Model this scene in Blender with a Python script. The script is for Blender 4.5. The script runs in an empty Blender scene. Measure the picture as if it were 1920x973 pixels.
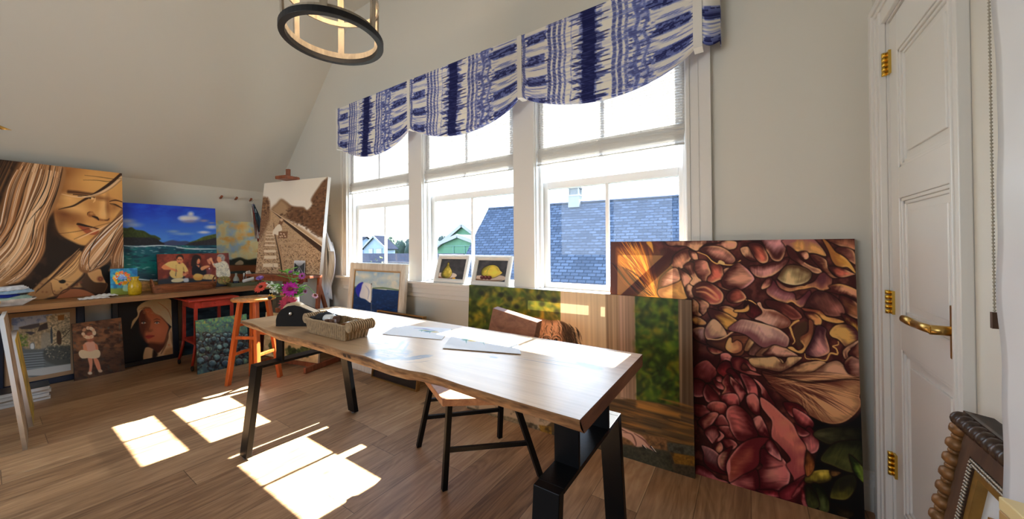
import bpy, bmesh, math, random
import numpy as np
from mathutils import Vector, Matrix
random.seed(7)
S = bpy.context.scene
COL = S.collection
PI = math.pi

# ------------------------------------------------------------------ camera
cam_d = bpy.data.cameras.new('camera')
cam = bpy.data.objects.new('camera', cam_d); COL.objects.link(cam); S.camera = cam
cam_d.sensor_width = 36.0
cam_d.lens = 665.33 / 1920 * 36
cam_d.shift_x = (960 - 953.1) / 1920
cam_d.shift_y = (456.42 - 486.5) / 1920
cam_d.clip_start = 0.02; cam_d.clip_end = 400
_yaw, _pit, _rol = .5935, .0074, -.008
_F = Vector((-math.sin(_yaw) * math.cos(_pit), math.cos(_yaw) * math.cos(_pit), math.sin(_pit)))
_R = Vector((math.cos(_yaw), math.sin(_yaw), 0)); _U = _R.cross(_F)
_r = _R * math.cos(_rol) + _U * math.sin(_rol); _u = -_R * math.sin(_rol) + _U * math.cos(_rol)
cam.matrix_world = Matrix(((_r.x, _u.x, -_F.x, 0), (_r.y, _u.y, -_F.y, 0), (_r.z, _u.z, -_F.z, 1.16), (0, 0, 0, 1)))

# ------------------------------------------------------------------ world, sun, daylight
W = bpy.data.worlds.new('sky'); S.world = W; W.use_nodes = True
nt = W.node_tree; bg = nt.nodes['Background']
tc = nt.nodes.new('ShaderNodeTexCoord'); sep = nt.nodes.new('ShaderNodeSeparateXYZ'); cr = nt.nodes.new('ShaderNodeValToRGB')
nt.links.new(tc.outputs['Generated'], sep.inputs[0]); nt.links.new(sep.outputs['Z'], cr.inputs[0]); nt.links.new(cr.outputs[0], bg.inputs[0])
cr.color_ramp.elements[0].position = 0.0; cr.color_ramp.elements[0].color = (.93, .98, 1, 1)
cr.color_ramp.elements[1].position = .8; cr.color_ramp.elements[1].color = (.42, .62, 1, 1)
bg.inputs[1].default_value = 6.2
sun_d = bpy.data.lights.new('sun', 'SUN'); sun = bpy.data.objects.new('sun', sun_d); COL.objects.link(sun)
sun_d.energy = 62.0; sun_d.angle = math.radians(.55); sun_d.color = (1, .965, .91)
sun.rotation_euler = Vector((-.055, -1, -1.01)).to_track_quat('-Z', 'Y').to_euler(); sun.location = (0, 12, 12)
def portal(name, loc, size, rot):
    d = bpy.data.lights.new(name, 'AREA'); o = bpy.data.objects.new(name, d); COL.objects.link(o)
    d.shape = 'RECTANGLE'; d.size, d.size_y = size; o.location = loc; o.rotation_euler = rot
    d.cycles.is_portal = True
portal('daylight_front', (-1.89, 2.36, 1.65), (3.4, 1.7), (PI / 2 * -1, 0, 0))
portal('fill_daylight', (-2.3, -2.66, 1.62), (2.4, 1.45), (PI / 2, 0, 0))  # sky fill through the window added behind the camera
S.view_settings.view_transform = 'Standard'; S.view_settings.look = 'None'
S.view_settings.exposure = 0.28; S.view_settings.gamma = 1; S.view_settings.use_curve_mapping = False
S.render.engine = 'CYCLES'
S.cycles.use_denoising = True; S.cycles.max_bounces = 10; S.cycles.diffuse_bounces = 5; S.cycles.transparent_max_bounces = 16
S.cycles.caustics_reflective = False; S.cycles.caustics_refractive = False
S.cycles.sample_clamp_indirect = 6.0

# ------------------------------------------------------------------ materials
def s2l(c):
    return tuple((x / 12.92 if x <= .04045 else ((x + .055) / 1.055) ** 2.4) for x in c)
def C8(r, g, b): return s2l((r / 255, g / 255, b / 255))
MATS = {}
def mat(name, col, rough=.5, metal=0, spec=None, vary=0, vscale=8, stretch=(1, 1, 1), bump=0, bscale=40, trans=0, emit=None, coat=0):
    """principled material, optional procedural colour variation and bump"""
    if name in MATS: return MATS[name]
    m = bpy.data.materials.new(name); m.use_nodes = True; n = m.node_tree; p = n.nodes['Principled BSDF']
    p.inputs['Base Color'].default_value = (*col, 1); p.inputs['Roughness'].default_value = rough; p.inputs['Metallic'].default_value = metal
    if spec is not None: p.inputs['Specular IOR Level'].default_value = spec
    if trans: p.inputs['Transmission Weight'].default_value = trans
    if coat: p.inputs['Coat Weight'].default_value = coat
    if emit: p.inputs['Emission Color'].default_value = (*emit[:3], 1); p.inputs['Emission Strength'].default_value = emit[3]
    if vary or bump:
        t = n.nodes.new('ShaderNodeTexCoord'); mp = n.nodes.new('ShaderNodeMapping'); mp.inputs['Scale'].default_value = stretch
        n.links.new(t.outputs['Object'], mp.inputs[0])
    if vary:
        ns = n.nodes.new('ShaderNodeTexNoise'); ns.inputs['Scale'].default_value = vscale; ns.inputs['Detail'].default_value = 6
        n.links.new(mp.outputs[0], ns.inputs[0])
        r = n.nodes.new('ShaderNodeValToRGB')
        r.color_ramp.elements[0].position = .3; r.color_ramp.elements[0].color = (*[c * (1 - vary) for c in col], 1)
        r.color_ramp.elements[1].position = .7; r.color_ramp.elements[1].color = (*[min(1, c * (1 + vary)) for c in col], 1)
        n.links.new(ns.outputs[0], r.inputs[0]); n.links.new(r.outputs[0], p.inputs['Base Color'])
    if bump:
        nb = n.nodes.new('ShaderNodeTexNoise'); nb.inputs['Scale'].default_value = bscale; nb.inputs['Detail'].default_value = 4
        n.links.new(mp.outputs[0], nb.inputs[0]); b = n.nodes.new('ShaderNodeBump'); b.inputs['Strength'].default_value = bump; b.inputs['Distance'].default_value = .004
        n.links.new(nb.outputs[0], b.inputs['Height']); n.links.new(b.outputs[0], p.inputs['Normal'])
    MATS[name] = m; return m
def wood(name, c1, c2, axis=0, scale=6, rough=.45, ratio=9, c3=None, coat=0):
    """grain running along the given axis"""
    if name in MATS: return MATS[name]
    m = bpy.data.materials.new(name); m.use_nodes = True; n = m.node_tree; p = n.nodes['Principled BSDF']
    t = n.nodes.new('ShaderNodeTexCoord'); mp = n.nodes.new('ShaderNodeMapping')
    sc = [scale * ratio] * 3; sc[axis] = scale; mp.inputs['Scale'].default_value = sc
    n.links.new(t.outputs['Object'], mp.inputs[0])
    ns = n.nodes.new('ShaderNodeTexNoise'); ns.inputs['Scale'].default_value = 1; ns.inputs['Detail'].default_value = 8; ns.inputs['Roughness'].default_value = .62; ns.inputs['Distortion'].default_value = .6
    n.links.new(mp.outputs[0], ns.inputs[0])
    r = n.nodes.new('ShaderNodeValToRGB'); e = r.color_ramp.elements
    e[0].position = .28; e[0].color = (*c1, 1); e[1].position = .72; e[1].color = (*c2, 1)
    if c3: x = e.new(.5); x.color = (*c3, 1)
    n.links.new(ns.outputs[0], r.inputs[0]); n.links.new(r.outputs[0], p.inputs['Base Color'])
    b = n.nodes.new('ShaderNodeBump'); b.inputs['Strength'].default_value = .15; b.inputs['Distance'].default_value = .002
    n.links.new(ns.outputs[0], b.inputs['Height']); n.links.new(b.outputs[0], p.inputs['Normal'])
    p.inputs['Roughness'].default_value = rough
    if coat: p.inputs['Coat Weight'].default_value = coat
    MATS[name] = m; return m
def paintmat(name, rough=.45, transl=0, spec=.35):
    """painted surface: colour is the pigment laid on the mesh"""
    if name in MATS: return MATS[name]
    m = bpy.data.materials.new(name); m.use_nodes = True; n = m.node_tree; p = n.nodes['Principled BSDF']
    a = n.nodes.new('ShaderNodeVertexColor'); a.layer_name = 'pigment'
    n.links.new(a.outputs[0], p.inputs['Base Color']); p.inputs['Roughness'].default_value = rough; p.inputs['Specular IOR Level'].default_value = spec
    t = n.nodes.new('ShaderNodeTexCoord'); nb = n.nodes.new('ShaderNodeTexNoise'); nb.inputs['Scale'].default_value = 160
    n.links.new(t.outputs['Object'], nb.inputs[0]); b = n.nodes.new('ShaderNodeBump'); b.inputs['Strength'].default_value = .12; b.inputs['Distance'].default_value = .002
    n.links.new(nb.outputs[0], b.inputs['Height']); n.links.new(b.outputs[0], p.inputs['Normal'])
    if transl:
        tr = n.nodes.new('ShaderNodeBsdfTranslucent'); mx = n.nodes.new('ShaderNodeMixShader'); mx.inputs[0].default_value = transl
        gm = n.nodes.new('ShaderNodeMix'); gm.data_type = 'RGBA'; gm.inputs[0].default_value = .12; gm.inputs[7].default_value = (.8, .55, .15, 1)
        n.links.new(a.outputs[0], gm.inputs[6]); n.links.new(gm.outputs[2], tr.inputs[0])
        n.links.new(p.outputs[0], mx.inputs[1]); n.links.new(tr.outputs[0], mx.inputs[2]); n.links.new(mx.outputs[0], n.nodes['Material Output'].inputs[0])
    MATS[name] = m; return m

# ------------------------------------------------------------------ mesh builder
class MB:
    def __init__(s): s.v = []; s.f = []; s.m = []; s.sm = []; s.mi = 0
    def add(s, vs, fs, smooth=False):
        b = len(s.v); s.v += [tuple(x) for x in vs]
        for f in fs: s.f.append([b + i for i in f]); s.m.append(s.mi); s.sm.append(smooth)
        return s
    def box(s, x0, y0, z0, x1, y1, z1, M=None):
        vs = [Vector(p) for p in ((x0, y0, z0), (x1, y0, z0), (x1, y1, z0), (x0, y1, z0), (x0, y0, z1), (x1, y0, z1), (x1, y1, z1), (x0, y1, z1))]
        if M: vs = [M @ p for p in vs]
        return s.add(vs, [(0, 3, 2, 1), (4, 5, 6, 7), (0, 1, 5, 4), (1, 2, 6, 5), (2, 3, 7, 6), (3, 0, 4, 7)])
    def hexa(s, b, t):
        """solid between two quads (same winding)"""
        return s.add(list(b) + list(t), [(0, 3, 2, 1), (4, 5, 6, 7), (0, 1, 5, 4), (1, 2, 6, 5), (2, 3, 7, 6), (3, 0, 4, 7)])
    def bar(s, a, b, w, h, up=(0, 0, 1)):
        """rectangular bar from a to b; w across, h along up"""
        a = Vector(a); b = Vector(b); d = (b - a).normalized(); up = Vector(up)
        if abs(d.dot(up)) > .98: up = Vector((0, 1, 0))
        x = d.cross(up).normalized() * w / 2; y = x.normalized().cross(d).normalized() * h / 2
        return s.hexa([a - x - y, a + x - y, a + x + y, a - x + y], [b - x - y, b + x - y, b + x + y, b - x + y])
    def slabz(s, pts, z0, z1, pts2=None):
        """vertical prism of an xy outline (counter-clockwise); pts2 = outline at z0 if different"""
        n = len(pts); lo = pts2 or pts
        vs = [(x, y, z0) for x, y in lo] + [(x, y, z1) for x, y in pts]
        return s.add(vs, [list(range(n))[::-1], list(range(n, 2 * n))] + [(i, (i + 1) % n, n + (i + 1) % n, n + i) for i in range(n)])
    def tube(s, pts, r, n=8, cap=True, r2=None, sx=1, smooth=True, closed=False):
        pts = [Vector(p) for p in pts]; k = len(pts); rs = []
        for i in range(k):
            t = i / max(1, k - 1)
            rs.append(r[i] if isinstance(r, (list, tuple)) else (r if r2 is None else r + (r2 - r) * t))
        vs = []; up = None
        for i, p in enumerate(pts):
            if closed: d = pts[(i + 1) % k] - pts[i - 1]
            else: d = (pts[min(i + 1, k - 1)] - pts[max(i - 1, 0)])
            d = d.normalized() if d.length > 1e-9 else Vector((0, 0, 1))
            if up is None: up = Vector((0, 0, 1)) if abs(d.z) < .9 else Vector((1, 0, 0))
            x = d.cross(up).normalized(); y = x.cross(d).normalized(); up = y
            for j in range(n):
                a = 2 * PI * j / n; vs.append(p + x * math.cos(a) * rs[i] * sx + y * math.sin(a) * rs[i])
        fs = []
        for i in range(k if closed else k - 1):
            for j in range(n): 
                a = i * n + j; b = i * n + (j + 1) % n; i2 = (i + 1) % k
                fs.append((a, b, i2 * n + (j + 1) % n, i2 * n + j))
        s.add(vs, fs, smooth)
        if cap and not closed:
            b = len(s.v) - len(vs)
            s.f.append([b + j for j in range(n)][::-1]); s.m.append(s.mi); s.sm.append(False)
            s.f.append([b + (k - 1) * n + j for j in range(n)]); s.m.append(s.mi); s.sm.append(False)
        return s
    def lathe(s, prof, o=(0, 0, 0), n=24, M=None, smooth=True):
        """profile [(r,z)...] around z through o"""
        vs = []
        for r, z in prof:
            for j in range(n):
                a = 2 * PI * j / n; p = Vector((r * math.cos(a), r * math.sin(a), z))
                if M: p = M @ p
                vs.append(p + Vector(o))
        fs = [(i * n + j, i * n + (j + 1) % n, (i + 1) * n + (j + 1) % n, (i + 1) * n + j) for i in range(len(prof) - 1) for j in range(n)]
        s.add(vs, fs, smooth); b = len(s.v) - len(vs)
        if prof[0][0] > 1e-5: s.f.append([b + j for j in range(n)][::-1]); s.m.append(s.mi); s.sm.append(False)
        if prof[-1][0] > 1e-5: s.f.append([b + (len(prof) - 1) * n + j for j in range(n)]); s.m.append(s.mi); s.sm.append(False)
        return s
    def ball(s, c, r, n=10, M=None):
        k = max(4, n // 2)
        prof = [(r * math.sin(PI * i / k) + (1e-6 if i in (0, k) else 0), -r * math.cos(PI * i / k)) for i in range(k + 1)]
        return s.lathe(prof, c, n, M)
    def grid(s, fn, nu, nv, smooth=True):
        vs = [fn(i / nu, j / nv) for j in range(nv + 1) for i in range(nu + 1)]
        fs = [(j * (nu + 1) + i, j * (nu + 1) + i + 1, (j + 1) * (nu + 1) + i + 1, (j + 1) * (nu + 1) + i) for j in range(nv) for i in range(nu)]
        return s.add(vs, fs, smooth)
    def build(s, name, mats, parent=None, bevel=0, label=None, solid=0):
        me = bpy.data.meshes.new(name); off = Vector(parent.location) if parent is not None else Vector((0, 0, 0))
        if parent is not None and parent.get('_off'): off = Vector(parent['_off'])
        vs = [Vector(v) - off for v in s.v]
        me.from_pydata(vs, [], s.f); 
        if not isinstance(mats, (list, tuple)): mats = [mats]
        for m in mats: me.materials.append(m)
        me.polygons.foreach_set('material_index', s.m); me.polygons.foreach_set('use_smooth', s.sm)
        me.update(); 
        bm = bmesh.new(); bm.from_mesh(me); bmesh.ops.recalc_face_normals(bm, faces=bm.faces); bm.to_mesh(me); bm.free()
        o = bpy.data.objects.new(name, me); COL.objects.link(o)
        if parent is not None: o.parent = parent; o['_off'] = tuple(off)
        if bevel:
            b = o.modifiers.new('bevel', 'BEVEL'); b.width = bevel; b.segments = 2; b.limit_method = 'ANGLE'; b.angle_limit = math.radians(50)
        if solid:
            b = o.modifiers.new('thickness', 'SOLIDIFY'); b.thickness = solid; b.offset = 0
        if label: o['label'] = label
        return o
def tag(o, label=None, cat=None, group=None, kind=None):
    if label: o['label'] = label
    if cat: o['category'] = cat
    if group: o['group'] = group
    if kind: o['kind'] = kind
    return o
def thing(name, label, cat, loc, group=None):
    o = bpy.data.objects.new(name, None); COL.objects.link(o); o.location = loc; o.empty_display_size = .1
    return tag(o, label, cat, group)
def struct(name, mb, m, bevel=0, parent=None): return tag(mb.build(name, m, parent, bevel=bevel), kind='structure')

# ------------------------------------------------------------------ pigment painter: pictures painted texel by texel on a fine mesh
def catmull(pts, closed=True, k=5):
    P = np.array(pts, float); n = len(P); out = []
    if n < 3: return P
    rng = range(n) if closed else range(n - 1)
    for i in rng:
        p0 = P[(i - 1) % n] if closed or i > 0 else P[0]; p1 = P[i]; p2 = P[(i + 1) % n]; p3 = P[(i + 2) % n] if closed or i + 2 < n else P[-1]
        for j in range(k):
            t = j / k; out.append(.5 * ((2 * p1) + (-p0 + p2) * t + (2 * p0 - 5 * p1 + 4 * p2 - p3) * t * t + (-p0 + 3 * p1 - 3 * p2 + p3) * t ** 3))
    if not closed: out.append(P[-1])
    return np.array(out)
def homog(src, dst):
    A = []; b = []
    for (x, y), (u, v) in zip(src, dst):
        A.append([x, y, 1, 0, 0, 0, -u * x, -u * y]); b.append(u); A.append([0, 0, 0, x, y, 1, -v * x, -v * y]); b.append(v)
    return np.append(np.linalg.solve(np.array(A, float), np.array(b, float)), 1).reshape(3, 3)
def vnoise(x, y, seed=0):
    xi = np.floor(x).astype(np.int64); yi = np.floor(y).astype(np.int64); fx = x - xi; fy = y - yi
    fx = fx * fx * (3 - 2 * fx); fy = fy * fy * (3 - 2 * fy)
    def h(a, b):
        n = (a * 374761393 + b * 668265263 + seed * 974711) & 0xffffffff; n = ((n ^ (n >> 13)) * 1274126177) & 0xffffffff
        return ((n ^ (n >> 16)) & 0xffff) / 65535.
    return (h(xi, yi) * (1 - fx) + h(xi + 1, yi) * fx) * (1 - fy) + (h(xi, yi + 1) * (1 - fx) + h(xi + 1, yi + 1) * fx) * fy
def fbm(x, y, seed=0, o=4):
    r = 0; a = .5; t = 0
    for i in range(o): r = r + a * vnoise(x * 2 ** i, y * 2 ** i, seed + i * 17); t += a; a *= .5
    return r / t
class Paint:
    """quad: TL,TR,BR,BL of the picture in drawing coordinates"""
    def __init__(s, quad, nx, ny, base):
        s.nx, s.ny = nx, ny
        H = homog([(0, 0), (1, 0), (1, 1), (0, 1)], quad)
        u, v = np.meshgrid(np.linspace(0, 1, nx), np.linspace(0, 1, ny))
        w = H[2, 0] * u + H[2, 1] * v + 1
        s.u, s.v = u, v
        s.X = (H[0, 0] * u + H[0, 1] * v + H[0, 2]) / w; s.Y = (H[1, 0] * u + H[1, 1] * v + H[1, 2]) / w
        s.img = np.zeros((ny, nx, 3)); s.img[:] = np.array(base) / 255.; s.fr = (0, 0, 1)
    def frame(s, ox, oy, k): s.fr = (ox, oy, k); return s
    def T(s, pts): ox, oy, k = s.fr; return [(ox + x / k, oy + y / k) for x, y in pts]
    def _win(s, P, m):
        x0, y0 = P.min(0) - m; x1, y1 = P.max(0) + m
        k = (s.X >= x0) & (s.X <= x1) & (s.Y >= y0) & (s.Y <= y1)
        r = np.flatnonzero(k.any(1)); c = np.flatnonzero(k.any(0))
        if len(r) == 0 or len(c) == 0: return None
        return slice(r[0], r[-1] + 1), slice(c[0], c[-1] + 1)
    @staticmethod
    def _seg(X, Y, P, closed):
        n = len(P); D = np.full(X.shape, 1e9); Tt = np.zeros(X.shape); ins = np.zeros(X.shape, bool); m = n if closed else n - 1
        for i in range(m):
            a = P[i]; b = P[(i + 1) % n]; d = b - a; L = d @ d
            if L < 1e-12: continue
            t = np.clip(((X - a[0]) * d[0] + (Y - a[1]) * d[1]) / L, 0, 1)
            q = np.hypot(X - a[0] - d[0] * t, Y - a[1] - d[1] * t); k = q < D
            D = np.where(k, q, D); Tt = np.where(k, (i + t) / m, Tt)
            if closed:
                c = (a[1] > Y) != (b[1] > Y)
                if d[1] != 0: ins ^= c & (X < d[0] * (Y - a[1]) / d[1] + a[0])
        return D, Tt, ins
    def put(s, w, a, col):
        a = a[..., None]; s.img[w] = s.img[w] * (1 - a) + np.asarray(col) * a
    def poly(s, pts, col, soft=.6, a=1, smooth=True, g=None, tex=0, dense=5):
        """filled shape; g=(col2,angle,power): second colour reached towards the angle (degrees, 0=right, 90=down)"""
        P = np.array(s.T(pts), float); P = catmull(P, k=dense) if smooth else P
        w = s._win(P, soft * 3)
        if w is None: return
        X, Y = s.X[w], s.Y[w]; D, T, ins = s._seg(X, Y, P, True); sd = np.where(ins, D, -D)
        al = np.clip(sd / (2 * soft) + .5, 0, 1) * a
        c = np.ones(X.shape + (3,)) * np.array(col) / 255.
        if g:
            an = math.radians(g[1]); q = X * math.cos(an) + Y * math.sin(an); pq = P @ np.array([math.cos(an), math.sin(an)])
            t = np.clip((q - pq.min()) / max(1e-6, np.ptp(pq)), 0, 1) ** (g[2] if len(g) > 2 else 1)
            c = c * (1 - t[..., None]) + np.array(g[0]) / 255. * t[..., None]
        if tex: c = c * (1 + tex * (fbm(X / 3, Y / 3, 5) - .5))[..., None]
        s.put(w, al, c)
    def petal(s, pts, mid, rim=(205, 160, 95), dark=(70, 25, 22), ang=90, rw=2.2, pw=1.3, shadow=True, seed=0, rimside=None, edge=2.5, streak=.25):
        """curled petal: shaded from dark to mid along ang, soft light rim where it faces rimside"""
        P = catmull(s.T(pts), k=5); cx, cy = P.mean(0)
        dP = P - (cx, cy); P = P + dP / (np.hypot(dP[:, 0], dP[:, 1])[:, None] + 1e-6) * 2.3
        w = s._win(P, 5)
        if w is None: return
        X, Y = s.X[w], s.Y[w]; D, T, ins = s._seg(X, Y, P, True); sd = np.where(ins, D, -D)
        if shadow: s.put(w, np.clip((sd + 3.2) / 3.2, 0, 1) ** 1.5 * .8 * (sd < .5), np.array((30, 9, 12)) / 255.)
        if rimside is None: rimside = ang
        an = math.radians(ang); ca, sa = math.cos(an), math.sin(an); q = X * ca + Y * sa; pq = P @ np.array([ca, sa])
        t = np.clip((q - pq.min()) / max(1e-6, np.ptp(pq)), 0, 1)
        qq = -X * sa + Y * ca; size = max(3., np.ptp(P, axis=0).min())
        st = fbm(qq / 2.6 + seed * 7, q / 16, seed) - .5; bl = fbm(X / (size * .45) + seed, Y / (size * .45), seed + 3, 2) - .5
        dome = np.clip(sd / (size * .28), 0, 1)                                     # turned-under edges are darker
        t2 = np.clip((t ** pw) * .95 + st * streak * 1.3 + bl * .75 + (dome - .75) * .55, 0, 1)
        hi = np.minimum(1, np.array(mid) / 255. * 1.30 + .04); m_ = np.array(mid) / 255. * .92; dk = np.array(dark) / 255. * .95
        c = np.where(t2[..., None] < .55, dk + (m_ - dk) * (t2 / .55)[..., None], m_ + (hi - m_) * ((t2 - .55) / .45)[..., None])
        rr_ = rw * 1.5; r = np.exp(-np.clip(sd - .8, 0, None) ** 2 / (2 * rr_ ** 2))
        ra = math.radians(rimside); dx, dy = X - cx, Y - cy; l = np.hypot(dx, dy) + 1e-6
        f = np.clip((dx * math.cos(ra) + dy * math.sin(ra)) / l * 1.15 + .12, 0, 1)
        r = r * f * (.55 + .7 * fbm(X / 7, Y / 7, seed + 9)); r = np.clip(r, 0, 1) * .85
        c = c * (1 - r[..., None]) + np.array(rim) / 255. * r[..., None]
        e = np.clip(1 - sd / 1.3, 0, 1) * .55; c = c * (1 - e[..., None])
        s.put(w, np.clip(sd / 1.2 + .5, 0, 1), c)
    def line(s, pts, w0, col, w1=None, a=1, soft=.5, mid=None, smooth=True):
        """brush stroke, tapering w0 -> (mid) -> w1"""
        P = np.array(s.T(pts), float); P = catmull(P, False, 5) if smooth and len(pts) > 2 else P
        w1 = w0 if w1 is None else w1; m = max(w0, w1, mid or 0)
        w = s._win(P, m + 2 * soft)
        if w is None: return
        X, Y = s.X[w], s.Y[w]; D, T, _ = s._seg(X, Y, P, False)
        hw = (w0 + (w1 - w0) * T) / 2
        if mid: hw = np.where(T < .5, w0 + (mid - w0) * T * 2, mid + (w1 - mid) * (T * 2 - 1)) / 2
        s.put(w, np.clip((hw - D) / (2 * soft) + .5, 0, 1) * a * np.clip(hw * 2 / .5, 0, 1), np.array(col) / 255.)
    def spot(s, x, y, rx, ry, col, a=1, soft=.3, rot=0):
        (x, y), = s.T([(x, y)]); rx, ry = rx / s.fr[2], ry / s.fr[2]; m = max(rx, ry) * (1 + soft) + 1
        w = s._win(np.array([[x, y]]), m)
        if w is None: return
        X, Y = s.X[w] - x, s.Y[w] - y; c, n = math.cos(math.radians(rot)), math.sin(math.radians(rot))
        d = np.hypot((X * c + Y * n) / rx, (-X * n + Y * c) / ry)
        s.put(w, np.clip((1 + soft - d) / (2 * soft), 0, 1) ** 1.2 * a, np.array(col) / 255.)
    def hair(s, A, B, n, cols, w=(1, 2.5), seed=0, a=.85, t0=(0, .12), t1=(.85, 1)):
        """n strands between guide curves A and B"""
        rnd = random.Random(seed); A = catmull(s.T(A), False, 6); B = catmull(s.T(B), False, 6); m = 26
        def rs(P):
            d = np.r_[0, np.cumsum(np.hypot(*np.diff(P, axis=0).T))]; q = np.linspace(0, d[-1], m); return np.c_[np.interp(q, d, P[:, 0]), np.interp(q, d, P[:, 1])]
        A, B = rs(A), rs(B); fr = s.fr; s.fr = (0, 0, 1)
        for i in range(n):
            k = rnd.random() if i > n * .3 else i / (n * .3); k2 = min(1, max(0, k + rnd.uniform(-.06, .06))); kk = np.linspace(k, k2, m)[:, None]
            P = A * (1 - kk) + B * kk; i0 = int(rnd.uniform(*t0) * m); i1 = int(rnd.uniform(*t1) * m)
            P = P[i0:i1:2]
            if len(P) < 3: continue
            ww = rnd.uniform(*w); s.line(P, ww * .3, rnd.choice(cols), ww * .3, a, mid=ww)
        s.fr = fr
    def noise(s, col, scale, lo=.5, hi=.75, seed=0, a=1, mask=None, sy=None):
        t = fbm(s.X / scale, s.Y / (sy or scale), seed); al = np.clip((t - lo) / (hi - lo), 0, 1) * a
        if mask is not None: al = al * mask
        s.put((slice(None), slice(None)), al, np.array(col) / 255.)
    def grade(s, c0, c1, y0, y1, mask=None):
        t = np.clip((s.Y - y0) / (y1 - y0), 0, 1)[..., None]; c = np.array(c0) / 255. * (1 - t) + np.array(c1) / 255. * t
        if mask is None: s.img[:] = c
        else: s.img = np.where(mask[..., None], c, s.img)
def canvas(name, P, corners, depth, gain=1.8, parent=None, edge=(225, 220, 210), material=None, back=True, contrast=0):
    """stretched canvas: painted front and wrapped edges. corners TL,TR,BR,BL"""
    TL, TR, BR, BL = [np.array(c, float) for c in corners]
    u = P.u[..., None]; v = P.v[..., None]
    V = (TL * (1 - u) + TR * u) * (1 - v) + (BL * (1 - u) + BR * u) * v
    nrm = np.cross(TR - TL, BL - TL); nrm /= np.linalg.norm(nrm)      # away from the viewer
    ny, nx = P.ny, P.nx
    im = np.clip(P.img, 0, 1)
    if contrast: im = np.clip((im - .42) * (1 + contrast) + .42 - .02, 0, 1) * .7 + np.clip(im, 0, 1) ** (1 + contrast) * .3
    lin = im; lin = np.where(lin <= .04045, lin / 12.92, ((lin + .055) / 1.055) ** 2.4) * gain
    lin = lin / np.maximum(1, lin.max(-1, keepdims=True) / .92)
    idx = np.arange(ny * nx).reshape(ny, nx)
    F = np.stack([idx[:-1, :-1], idx[1:, :-1], idx[1:, 1:], idx[:-1, 1:]], -1).reshape(-1, 4)
    off = np.array(parent.location) if parent is not None else 0
    C_ = np.array([TL, TR, BR, BL]); Vs = np.vstack([V.reshape(-1, 3), C_, C_ + nrm * depth])
    n0 = ny * nx; sides = [(n0 + i, n0 + (i + 1) % 4, n0 + 4 + (i + 1) % 4, n0 + 4 + i) for i in range(4)]
    if back: sides.append((n0 + 4, n0 + 5, n0 + 6, n0 + 7))
    ecol = np.array(s2l(np.array(edge) / 255.))
    cols = np.ones((len(Vs), 4)); cols[:n0, :3] = lin.reshape(-1, 3); cols[n0:, :3] = ecol
    nf = len(F) + len(sides); me = bpy.data.meshes.new(name)
    me.vertices.add(len(Vs)); me.vertices.foreach_set('co', (Vs - off).astype(np.float32).ravel())
    loops = np.concatenate([F.ravel(), np.array(sides).ravel()]).astype(np.int32)
    me.loops.add(len(loops)); me.loops.foreach_set('vertex_index', loops)
    me.polygons.add(nf); me.polygons.foreach_set('loop_start', (np.arange(nf) * 4).astype(np.int32)); me.update(calc_edges=True)
    at = me.color_attributes.new('pigment', 'FLOAT_COLOR', 'POINT'); at.data.foreach_set('color', cols.astype(np.float32).ravel())
    me.materials.append(material or paintmat('oil_paint')); me.validate()
    o = bpy.data.objects.new(name, me); COL.objects.link(o)
    if parent is not None: o.parent = parent
    return o
def frame4(corners, widths, d0, d1, name, m, parent, label=None, prof=None, bevel=.002):
    """picture frame around the quad TL,TR,BR,BL. widths = frame width; front at d0, back at d1 (along away-normal)"""
    TL, TR, BR, BL = [Vector(c) for c in corners]
    n = (TR - TL).cross(BL - TL).normalized(); ex = (TR - TL).normalized(); ey = (BL - TL).normalized(); w = widths
    inner = [TL + ex * w + ey * w, TR - ex * w + ey * w, BR - ex * w - ey * w, BL + ex * w - ey * w]; outer = [TL, TR, BR, BL]
    prof = prof or [(0, 0), (1, 0)]       # (fraction towards inside, lift towards the viewer)
    mb = MB()
    for i in range(4):
        j = (i + 1) % 4; ring = []
        for t, l in prof: ring.append((outer[i].lerp(inner[i], t) + n * (d0 - l), outer[j].lerp(inner[j], t) + n * (d0 - l)))
        ring.append((inner[i] + n * d1, inner[j] + n * d1)); ring = [(outer[i] + n * d1, outer[j] + n * d1)] + ring
        vs = [p for a in ring for p in a]; k = len(ring)
        fs = [(2 * q, 2 * q + 1, 2 * q + 3, 2 * q + 2) for q in range(k - 1)] + [(2 * k - 2, 2 * k - 1, 1, 0)]
        mb.add(vs, fs)
    return mb.build(name, m, parent, label=label)
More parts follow.
